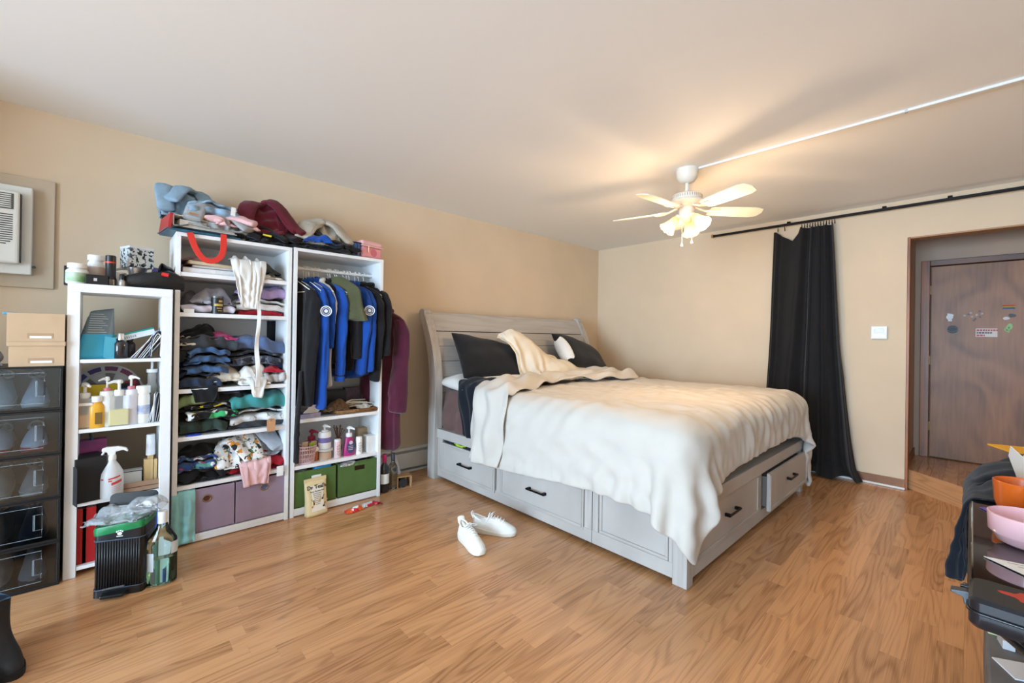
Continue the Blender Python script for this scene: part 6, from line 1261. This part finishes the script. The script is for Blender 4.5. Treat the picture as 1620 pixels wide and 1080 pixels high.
# ---- third shelf
t = T('black_case', 'black open box with its lid folded out at the left of the spray bottle', 'box', (nx_(137, 775, 3.15), 3.16, N3), .25); put('body', B(-.06, .06, -.07, .08, 0, .225), mat('matte_black_card', (30, 31, 35), .6), t, bevel=.002); put('flap', B(-.064, -.061, -.12, .0, 0, .19), mat('matte_black_card', (30, 31, 35)), t, bevel=.001); put('edge_foil', MB().tube([(-.062, -.072, .0), (-.06, -.074, .19)], .0022, 5), mat('foil', (170, 170, 172), .3, metal=.6), t)
t = T('spray_bottle', 'translucent spray bottle with red warning print and white trigger', 'bottle', (nx_(176, 770, 3.13), 3.125, N3)); lathe_obj('body', [(0, 0), (.048, 0), (.05, .008), (.05, .10), (.046, .13), (.03, .165), (.018, .185), (.016, .20), (0, .20)], mat('milky_plastic', (222, 224, 226), .3, alpha=.9), t, 30); put('collar', MB().lathe([(0, .195), (.019, .195), (.018, .215), (.012, .225), (0, .225)], 18), M_wb, t, smooth=40); put('trigger_head', MB().prism([(-.014, .218), (.014, .218), (.016, .236), (.046, .240), (.062, .228), (.066, .234), (.058, .250), (.030, .262), (-.020, .264), (-.038, .258), (-.040, .244), (-.030, .240), (-.018, .236)], -.012, .012, XZ), M_wb, t, bevel=.004)
put('trigger', MB().tube([(-.030, 0, .24), (-.038, 0, .222), (-.034, 0, .20), (-.026, 0, .186)], .0055, 8), M_wb, t, smooth=60)
rp = mat('red_warning', (206, 70, 62), .5)
for a0, a1, z0, z1, dz in ((-.95, -.65, .098, .105, 0), (-.25, .75, .098, .106, .010), (-.25, .05, .088, .095, .0), (.0, .9, .068, .082, .014)):
    put('red_print', MB().grid(np.array([[[.0506*math.sin(a), -.0506*math.cos(a), z + dz*(a - a0)] for a in np.linspace(a0, a1, 7)] for z in (z0, z1)])), rp, t)
for k in range(4): put('print_line', MB().grid(np.array([[[.0505*math.sin(a), -.0505*math.cos(a), z + .008*a] for a in np.linspace(.0, .85, 6)] for z in (.056 - k*.009, .059 - k*.009)])), mat('print_pale_red', (206, 176, 178), .5), t)
t = T('cardboard_tray', 'brown cardboard tray with a white carton on the third shelf', 'tray', (nx_(222, 765, 3.17), 3.17, N3), .0); put('front_panel', B(-.11, .11, -.055, -.051, 0, .055), mat('brown_card', (156, 122, 98), .8), t); put('edge', B(-.11, .11, -.0565, -.055, .026, .03), mat('brown_card_dark', (96, 70, 54), .8), t); put('base', B(-.11, .11, -.055, .06, 0, .004), mat('brown_card', (156, 122, 98)), t); put('back_panel', B(-.11, .11, .056, .06, 0, .055), mat('brown_card', (156, 122, 98)), t); put('side_panel', B(-.11, -.107, -.055, .06, 0, .055), mat('brown_card', (156, 122, 98)), t); put('side_panel', B(.107, .11, -.055, .06, 0, .055), mat('brown_card', (156, 122, 98)), t)
t = carton('small_carton', 'white carton with black edges in the cardboard tray', 'box', (nx_(209, 755, 3.19), 3.19, N3 + .0045), .085, .06, .105, mat('white_card_box', (214, 218, 216))); 
for q in ((-.043, .043, -.0312, -.0302, .1, .104), (-.043, -.039, -.0312, -.0302, 0, .1), (.039, .043, -.0312, -.0302, 0, .1)): put('edge_line', B(*q), M_black, t)
t = T('wooden_brush', 'pale wooden brush standing bristles up in the cardboard tray', 'brush', (nx_(238, 750, 3.17), 3.19, N3 + .0045)); M_bam = mat('bamboo', (206, 172, 120), .5, var=.12, vscale=8, stretch=(8, 8, 1)); put('block', B(-.03, .012, -.022, .022, 0, .155), M_bam, t, bevel=.004); put('block', B(.014, .03, -.022, .022, 0, .15), M_bam, t, bevel=.004); put('handle', B(-.014, .012, -.01, .014, .155, .175), M_bam, t); lathe_obj('bristle_tube', [(0, .175), (.021, .175), (.019, .29), (0, .29)], mat('pale_bristle', (218, 218, 220), .6, bump=.4, bscale=80), t)
t = T('cosmetic_box', 'purple and pink cosmetic box behind the black case', 'box', (nx_(140, 720, 3.30), 3.29, N3), .1); put('body', B(-.06, .07, -.03, .03, 0, .285), mat('purple_print', (70, 50, 110), .4, col2=(190, 90, 150), vscale=10), t)
for i, (dx, c, lab) in enumerate(((-.02, (36, 40, 48), 'black pen leaning out of the cup behind the spray bottle'), (.0, (40, 90, 150), 'blue pen leaning out of the cup behind the spray bottle'), (.02, (210, 206, 200), 'white brush leaning out of the cup behind the spray bottle'))):
    o = put('pen', MB().tube([(dx*.3, 0, .02), (dx*.3 - .05, .01, .32 - .02*i)], .0055, 7), mat('pen_%d' % i, c, .4), None, (nx_(164, 720, 3.27), 3.265, N3), smooth=60); tag(o, lab, 'pen')
t = T('pen_cup', 'white cup of pens behind the spray bottle', 'cup', (nx_(164, 720, 3.27), 3.27, N3)); lathe_obj('body', [(0, 0), (.035, 0), (.04, .2), (.037, .2), (.032, .006), (0, .006)], mat('cup_grey', (196, 194, 190), .4), t); 
o = carton('pink_notebook', 'pale pink box behind the spray bottle', 'box', (nx_(158, 765, 3.24), 3.25, N3), .07, .02, .17, mat('pale_mauve', (206, 190, 200), .6))
# ---- bottom shelf
for i, x in enumerate((123, 138)):
    t = T('red_binder', ('left', 'right')[i] + ' red binder standing on the bottom of the narrow shelf', 'binder', (nx_(x, 860, 3.14) + .006, 3.22, N4), group='red binders'); put('spine', B(-.026, .026, -.10, -.095, 0, .285), mat('red_binder_spine', (176, 30, 36), .4), t, bevel=.002); put('cover', B(-.026, -.023, -.097, .13, 0, .285), mat('red_binder_spine', (176, 30, 36)), t); put('cover', B(.023, .026, -.097, .13, 0, .285), mat('red_binder_spine', (176, 30, 36)), t); put('pages', B(-.021, .021, -.09, .12, .005, .275), M_paper, t)
carton('orange_box', 'white carton with an orange top on the bottom shelf', 'box', (nx_(195, 810, 3.2), 3.22, N4), .10, .12, .30, mat('white_card_box', (214, 218, 216)), faces=(('orange_band', -.5, .5, .87, 1, mat('orange_band_card', (226, 140, 40), .5)),)); carton('black_folder', 'black folder standing behind the orange-topped carton', 'folder', (nx_(163, 820, 3.3), 3.28, N4), .05, .12, .30, M_black)
t = T('blue_tray', 'blue plastic tray with dark contents at the right of the bottom shelf', 'tray', (nx_(243, 830, 3.2), 3.215, N4)); M_bt = mat('blue_plastic', (28, 62, 140), .4); put('front_panel', B(-.045, .045, -.07, -.066, 0, .26), M_bt, t); put('side_panel', B(.041, .045, -.066, .1, 0, .29), M_bt, t); put('side_panel', B(-.045, -.041, -.066, .1, 0, .29), M_bt, t); put('base', B(-.045, .045, -.07, .1, 0, .004), M_bt, t); put('contents', B(-.04, .04, -.06, .09, .004, .27), mat('dark_contents', (40, 40, 44), .7, bump=.5, bscale=20), t)
# ================================================================== pedal bin with bag, gin bottle
bx, by = px(186, 940, 2, 0)[:2]
BA = -.385
t = T('pedal_bin', 'slim black ribbed pedal bin with a white paw logo', 'waste bin', (.073, 2.827, 0), BA); M_bin = mat('bin_black', (26, 26, 29), .35)
hw, hd = .096, .080
def rrect(hx, hy, r, n=5): return [(sx_*(hx - r) + r*math.cos(a0 + k*math.pi/2/n), sy_*(hy - r) + r*math.sin(a0 + k*math.pi/2/n)) for sx_, sy_, a0 in ((1, 1, 0), (-1, 1, math.pi/2), (-1, -1, math.pi), (1, -1, 1.5*math.pi)) for k in range(n + 1)]
def shellm(z0, z1, k0, k1, hx=hw, hy=hd, r=.022): return MB().loft([[(x, y, z0) for x, y in rrect(hx*k0, hy*k0, r)], [(x, y, z1) for x, y in rrect(hx*k1, hy*k1, r)]])
put('base', shellm(0, .035, 1.02, 1.01), M_bin, t, smooth=40); put('body', shellm(.035, .265, .985, .985), M_bin, t, smooth=40); put('rim', shellm(.265, .315, 1.0, 1.0), M_bin, t, smooth=40)
for k in range(17): put('rib', MB().tube([(-.080 + k*.010, -hd*.985, .04), (-.080 + k*.010, -hd*.985, .26)], .0036, 6), M_bin, t, smooth=180)
for z in (.036, .264): put('trim_line', MB().tube([(x, y, z) for x, y in rrect(hw*1.005, hd*1.005, .022)], .0025, 5, True), mat('bin_blue_edge', (70, 84, 104), .3), t, smooth=180)
put('pedal', MB().prism([(-.05, -.125), (.035, -.125), (.045, -.08), (-.06, -.08)], .012, .026), M_bin, t, bevel=.004); put('pedal_bar', MB().tube([(-.055, -.088, .04), (.03, -.092, .048)], .004, 6), mat('pedal_steel', (120, 122, 126), .4, metal=.6), t)
put('lid', MB().loft([[(x, y*.9, 0) for x, y in rrect(hw, hd*.42, .022)], [(x, y*.9, .012) for x, y in rrect(hw, hd*.42, .022)]]), M_bin, t, loc=(0, hd + .004, .405), rot=(1.42, 0, 0), smooth=40)
pw = mat('paw_white', (226, 228, 230), .5)
for cx_, cz_, rx_, rz_ in ((.004, .292, .009, .0075), (-.0065, .302, .0032, .0045), (.0, .307, .003, .0045), (.008, .307, .003, .0045), (.0145, .302, .0032, .0045)): put('paw_logo', MB().lathe([(0, 0), (1, 0), (1, .0012), (0, .0012)], 14, M=Matrix.Translation((cx_, -hd - .0002, cz_)) @ Matrix.Rotation(math.pi/2, 4, 'X') @ Matrix.Diagonal((rx_, rz_, 1, 1))), pw, t)
put('logo_text', B(-.008, .016, -hd - .0014, -hd + .001, .278, .2815), pw, t)
put('green_liner', MB().loft([[(x*(1 + .02*math.sin(i*3.1)), y, z + .012*x/hw) for i, (x, y) in enumerate(rrect(hw*k, hd*k, .022))] for z, k in ((.300, 1.012), (.325, 1.03), (.337, 1.0), (.335, .8), (.325, .4))]), mat('green_film', (28, 122, 70), .3, var=.2, vscale=30), t, smooth=60)
pb = T('plastic_bag', 'crinkled clear plastic bag piled on top of the pedal bin', 'plastic bag', (.065, 2.825, .336), BA)
M_crk = mat('crinkled_film', (214, 220, 226), .08, alpha=.26, spec=1.0, bump=1.0, bscale=110)
crumple('film', None, M_crk, (-.01, 0, 0), .25, .18, .10, 1.9, 131, parent=pb, solid=.0008, lumps=4); crumple('film', None, M_crk, (.09, .0, .03), .14, .14, .09, 1.8, 132, parent=pb, solid=.0008); crumple('film', None, mat('bag_white_part', (226, 230, 232), .3, alpha=.75, bump=.5, bscale=50), (.095, .01, .05), .08, .1, .06, 1.6, 133, parent=pb, solid=.0008)
gb = T('gin_bottle', 'large clear glass spirit bottle part full on the floor by the bin', 'bottle', (.205, 2.755, 0), -.25); gb.scale = (1.1, 1.1, 1.05); M_gg = mat('greenish_glass', (206, 232, 226), .03, trans=1, ior=1.45)
prof = [(0, .012), (.03, .004), (.046, .0), (.056, .008), (.056, .19), (.053, .21), (.04, .235), (.024, .262), (.018, .285), (.017, .335), (0, .335)]
lathe_obj('glass', prof, M_gg, gb, 36, sy=.62); lathe_obj('spirit', [(0, .014), (.046, .006), (.0545, .014), (.0545, .125), (0, .125)], mat('gin_liquid', (206, 232, 214), .0, trans=1, ior=1.33), gb, 32, sy=.60)
lathe_obj('cap', [(.0, .285), (.0185, .285), (.0185, .335), (.017, .34), (0, .34)], mat('white_cap_stripe', (226, 226, 224), .4), gb, 20); put('label', MB().grid(np.array([[[.0565*math.sin(a), -.0565*.62*math.cos(a), z] for a in np.linspace(-1.25, -.45, 6)] for z in (.07, .155)])), mat('frost_label', (206, 216, 222), .5), gb, smooth=180); put('back_label', MB().grid(np.array([[[.0565*math.sin(a), -.0565*.62*math.cos(a), z] for a in np.linspace(.7, 1.9, 6)] for z in (.14, .195)])), mat('frost_label', (206, 216, 222)), gb, smooth=180)

# ================================================================== shoes on the floor
M_ws = mat('white_knit', (238, 238, 234), .75, bump=.3, bscale=160); M_wsole = mat('cream_sole', (232, 228, 216), .5); M_lace = mat('white_lace', (240, 240, 238), .8)
def trainer(label, loc, ang):
    t = T('sneaker', label, 'shoe', loc, ang, group='white sneakers on the floor'); shoe(t, M_wsole, M_ws, M_lace, L=.285)
    put('heel_tab', MB().grid(np.array([[[-.004 + .012*(1 - v) - .006*v, .024*u, .096 + .034*v - .008*u*u] for u in np.linspace(-1, 1, 7)] for v in np.linspace(0, 1, 5)])), M_ws, t, solid=.006, smooth=180, sub=1); put('tongue', MB().grid(np.array([[[.098 + .014*v, .022*u, .088 + .042*v - .01*u*u] for u in np.linspace(-1, 1, 7)] for v in np.linspace(0, 1, 5)])), M_ws, t, solid=.008, smooth=180, sub=1)
    return t
a = px(733, 800, 2, .10); 
trainer('white sneaker nearer the camera, toe pointing forward, on the floor', (1.62, 2.17, 0), math.radians(-102)); trainer('white sneaker behind the other, toe pointing towards the bed', (1.725, 2.185, 0), math.radians(-55))
# ---- black boot at the left edge
t = T('ankle_boot', 'black ankle boot standing on the floor at the left edge', 'boot', (-.315, 2.50, 0), -1.1); M_boot = mat('boot_black', (30, 30, 33), .6, bump=.1, bscale=100)
rings = []
for i, (z, cx_, lx, wy) in enumerate(((.0, .05, .14, .05), (.03, .05, .145, .052), (.06, .045, .125, .05), (.09, .015, .085, .048), (.13, .0, .068, .048), (.18, -.005, .068, .05), (.225, -.008, .072, .053))):
    rings.append([(cx_ + lx*math.cos(a), wy*math.sin(a), z + (.02*math.cos(a)**2 if i > 5 else 0)) for a in np.linspace(0, 6.283, 26, endpoint=False)])
m = MB().loft(rings, cap=False); inner = [[(x*.9 - .0, y*.88, z) for x, y, z in rings[-1]], [(x*.86, y*.84, z - .06) for x, y, z in rings[-1]]]
put('upper', m, M_boot, t, smooth=180, sub=1); put('lining', MB().loft([rings[-1]] + inner), mat('boot_lining', (52, 78, 104), .7), t, smooth=180); put('sole', MB().loft([[(.05 + .15*math.cos(a), .054*math.sin(a), z) for a in np.linspace(0, 6.283, 26, endpoint=False)] for z in (0, .022)]), mat('boot_sole', (22, 22, 24), .7), t, smooth=50); put('pull_tab', MB().tube([(-.075, -.012, .235), (-.082, -.012, .262), (-.082, .012, .262), (-.075, .012, .235)], .004, 6), M_boot, t, smooth=60)
t2 = copy_tree(t); t2.location = (-.40, 2.37, 0); t2.rotation_euler = (0, 0, -1.3); t2['label'] = 'black ankle boot cut off by the frame beside the other boot'
# ================================================================== dark glossy table on the right with its things
TZ = .75
tb = T('side_table', 'dark glossy oval-cornered table at the right edge', 'table', (1.65, -.45, 0)); M_tab = mat('dark_marble', (34, 28, 26), .05, var=.5, vscale=5, spec=.9, stretch=(1, 6, 1), coat=.5)
def rr(x0, x1, y0, y1, r, n=6): return [(cx_ + r*math.cos(a0 + k*math.pi/2/n), cy_ + r*math.sin(a0 + k*math.pi/2/n)) for cx_, cy_, a0 in ((x1 - r, y1 - r, 0), (x0 + r, y1 - r, math.pi/2), (x0 + r, y0 + r, math.pi), (x1 - r, y0 + r, 1.5*math.pi)) for k in range(n + 1)]
put('top', MB().prism(rr(-.70, .86, -.42, .448, .38, 14), TZ - .02, TZ), M_tab, tb, bevel=.004); put('edge_band', MB().tube([(x, y, TZ - .012) for x, y in rr(-.697, .857, -.417, .445, .38, 14)], .008, 8, True), mat('edge_black', (22, 20, 20), .3), tb, smooth=180)
put('apron', MB().prism(rr(-.50, .70, -.32, .30, .22, 10), TZ - .11, TZ - .021), mat('edge_black', (22, 20, 20)), tb)
M_leg = wood('honey_leg', (186, 122, 60), (120, 70, 30), rings=4, rough=.35, sx=1.5, sy=12, attr=False, axis='Z')
for x_, y_ in ((-.22, .22), (.6, .22), (-.36, -.24), (.6, -.24)): put('leg', MB().lathe([(.0, 0), (.022, 0), (.028, .3), (.036, .55), (.045, TZ - .12), (0, TZ - .12)], 18, (x_, y_, 0)), M_leg, tb, smooth=40)
# navy jacket over the far corner, hanging over the table edge
ny, nx = 48, 46; U, V = np.meshgrid(np.linspace(-.5, .5, nx), np.linspace(0, 1, ny)); rs = np.random.RandomState(8)
s_ = V*.48; on_t = .30
P = np.stack([2.30 + U*.50 + .03*np.sin(V*9) + .06*(.5 - V), np.where(s_ < on_t, -.30 + s_, .02 + .02*(1 + np.sin(U*22))), np.where(s_ < on_t, TZ + .075 + .03*np.sin(U*15 + V*6), TZ + .06 - (s_ - on_t))], -1) + rs.uniform(-.004, .004, (ny, nx, 3))
pin = V < .02
def tcol(P, old, fr):
    inn = (P[..., 1] < .012) & (P[..., 2] < TZ + .005) & (P[..., 0] < 2.51)
    tp = inn & (P[..., 2] > TZ - .03) & (P[..., 1] < .0); P[tp, 2] = TZ + .005; P[tp] += (old[tp] - P[tp])*fr*np.array([1, 1, 0]); P[inn & ~tp, 1] = .013
    ellip(P, (2.36, -.11, TZ), (.16, .11, .075), old, fr); ellip(P, (2.18, -.10, TZ), (.12, .07, .05), old, fr); ellip(P, (2.48, -.17, TZ), (.10, .12, .09), old, fr)
    P[..., 0] = np.clip(P[..., 0], 2.03, 2.58)
P = pbd(P, (.0145, .0104), tcol, steps=80, iters=18, bend=.08, damp=.92, fric=.8, pin=pin); P = wrinkle(P, .7, .52, .009, .07, 4, 3)
tag(sheet('draped_jacket', P, cloth('midnight_cloth', (22, 27, 36), .1), solid=.006), 'dark navy jacket draped over the far corner of the table', 'jacket')
# mug, bowl, papers
def cup(name, label, cat, c, prof, mt, handle=None):
    t = T(name, label, cat, c); lathe_obj('body', prof, mt, t, 40, smooth=50)
    if handle: put('handle', MB().tube(handle, .010, 10), mt, t, smooth=180)
    return t
M_or = mat('orange_glaze', (210, 96, 28), .15, coat=.3); M_pk = mat('pink_glaze', (232, 184, 190), .2, coat=.3)
cup('mug', 'glossy orange mug on the dark table behind the pink bowl', 'mug', (1.97, -.108, TZ), [(0, 0), (.040, 0), (.052, .008), (.06, .035), (.063, .094), (.0605, .096), (.058, .09), (.054, .035), (.04, .012), (0, .01)], M_or, [(.055, 0, .075), (.082, 0, .08), (.094, 0, .06), (.086, 0, .035), (.055, 0, .022)])
bpy.data.objects['mug'].rotation_euler = (0, 0, -2.35)
cup('bowl', 'pale pink ceramic bowl standing on the dark glossy table', 'bowl', (1.665, -.102, TZ), [(0, 0), (.036, 0), (.056, .010), (.064, .026), (.071, .032), (.073, .076), (.070, .077), (.067, .036), (.056, .02), (0, .01)], M_pk)
o = put('paper_slip', MB().prism([(-.075, .055), (.075, .055), (.075, -.055), (.0, -.055)], 0, .001), M_paper, None, (1.47, -.108, TZ + .002), (.0, 0, -1.35)); tag(o, 'printed white leaflet lying in front of the pink bowl', 'paper')
for k in range(6): put('print_line', B(-.04 + .012*k, .065 - .01*(k % 3), .042 - k*.014, .045 - k*.014, .001, .0014), mat('print_grey', (150, 156, 156)), o)
for i, (dx, dy, tl_, an, sc_, lab) in enumerate(((0, 0, -.25, .3, .8, 'torn white envelope standing behind the orange mug'), (.03, -.05, -.5, -.5, .8, 'second white letter leaning behind the orange mug'), (-.03, -.07, .1, -.9, .7, 'cream letter behind the orange mug at the frame edge'))):
    o = put('letter', MB().prism([(-.06, 0), (.07, 0), (.08, .10), (.03, .15), (-.055, .12)], -.001, .001, XZ), M_paper, None, (2.16 + dx, -.125 + dy, TZ + .05), (tl_, 0, an)); tag(o, lab, 'letter'); o.scale = (sc_,)*3
o = put('envelope', B(-.09, .09, -.05, .05, 0, .006), mat('yellow_mailer', (230, 170, 40), .6), None, (2.52, -.12, TZ + .10), (0, .05, .3)); tag(o, 'yellow padded mailer lying on the navy jacket', 'envelope')
o = put('ticket', B(-.03, .03, -.012, .012, 0, .002), mat('purple_ticket', (110, 90, 170), .5), None, (1.93, -.045, TZ + .001), (0, 0, .5)); tag(o, 'purple and white paper strip beside the orange mug', 'paper')
# slim black hard case
cs = T('hard_case', 'slim glossy black hard case with red emblem and metal latch', 'case', (1.172, -.20, TZ), -.02); M_cs = mat('case_black', (20, 25, 32), .2, spec=.6); W2_, D2_ = .055, .20
def cshell(z0, z1, k0=1, k1=1, r=.016): return MB().loft([[(x*k, y - (1 - k)*.05*(1 if y > 0 else -1), z) for x, y in rr(-W2_, W2_, -D2_, D2_, r)] for z, k in ((z0, k0), (z0 + .006, 1), (z1 - .006, 1), (z1, k1))])
put('lower_shell', cshell(.0, .027, .93, 1.0), M_cs, cs, smooth=35); put('upper_shell', cshell(.029, .052, 1.0, .90), M_cs, cs, smooth=35); put('seam', cshell(.0255, .031, .975, .975), mat('case_seam', (10, 11, 13), .5), cs)
put('lip', MB().tube([(x*1.012, y*1.004, .0275) for x, y in rr(-W2_, W2_, -D2_, D2_, .016)], .0026, 6, True), M_cs, cs, smooth=180)
M_lat = mat('latch_grey', (76, 80, 84), .35, metal=.7)
put('latch', MB().prism([(D2_ - .002, .018), (D2_ + .006, .018), (D2_ + .008, .030), (D2_ + .024, .034), (D2_ + .024, .038), (D2_ + .004, .042), (D2_ - .002, .042)], -.012, .008, YZ), M_lat, cs, bevel=.0012); put('latch_pin', MB().tube([(.014, D2_ + .006, .038), (.034, D2_ + .006, .038)], .0035, 8), M_lat, cs); put('hinge_tab', B(.014, .022, D2_ - .002, D2_ + .012, .024, .042), M_lat, cs, bevel=.001)
em = mat('emblem_red', (190, 60, 44), .4)
em_o = put('emblem', MB().prism([(.018*math.cos(a)*(1 + .3*math.sin(5*a)), .032*math.sin(a)*(1 + .25*math.cos(4*a))) for a in np.linspace(0, 6.283, 28, endpoint=False)], .052, .0526), em, cs, loc=(.012, .125, 0)); put('emblem_white', MB().prism([(.010*math.cos(a)*(1 + .4*math.sin(3*a)), .013*math.sin(a)) for a in np.linspace(0, 6.283, 18, endpoint=False)], .0526, .0532), mat('emblem_white', (214, 206, 200), .4), em_o, loc=(-.008, -.022, 0)); put('emblem_bar', B(.018, .026, .02, .10, .052, .0525), em, cs)
# things on the floor under the table
carton('storage_crate', 'low grey storage crate on the floor under the table', 'crate', (2.20, -.30, 0), .60, .52, .20, mat('crate_grey', (112, 112, 114), .6, var=.2, vscale=8), bevel=.01)
for i, (c, d_, col, lab, an) in enumerate((((2.16, -.13, .2), (.10, .12, .004), (232, 234, 238), 'white leaflet on the grey crate under the table', .5), ((2.30, -.09, .2), (.06, .03, .03), (196, 196, 198), 'grey tube lying on the crate under the table', .2), ((2.38, -.07, .2), (.06, .05, .02), (196, 200, 150), 'pale green packet on the crate under the table', .1), ((2.08, -.17, .2), (.08, .07, .03), (54, 60, 110), 'navy packet on the crate under the table', .3))):
    carton('packet', lab, 'packet', c, *d_, mat('under_%d' % i, col, .5), rot=(0, 0, an))
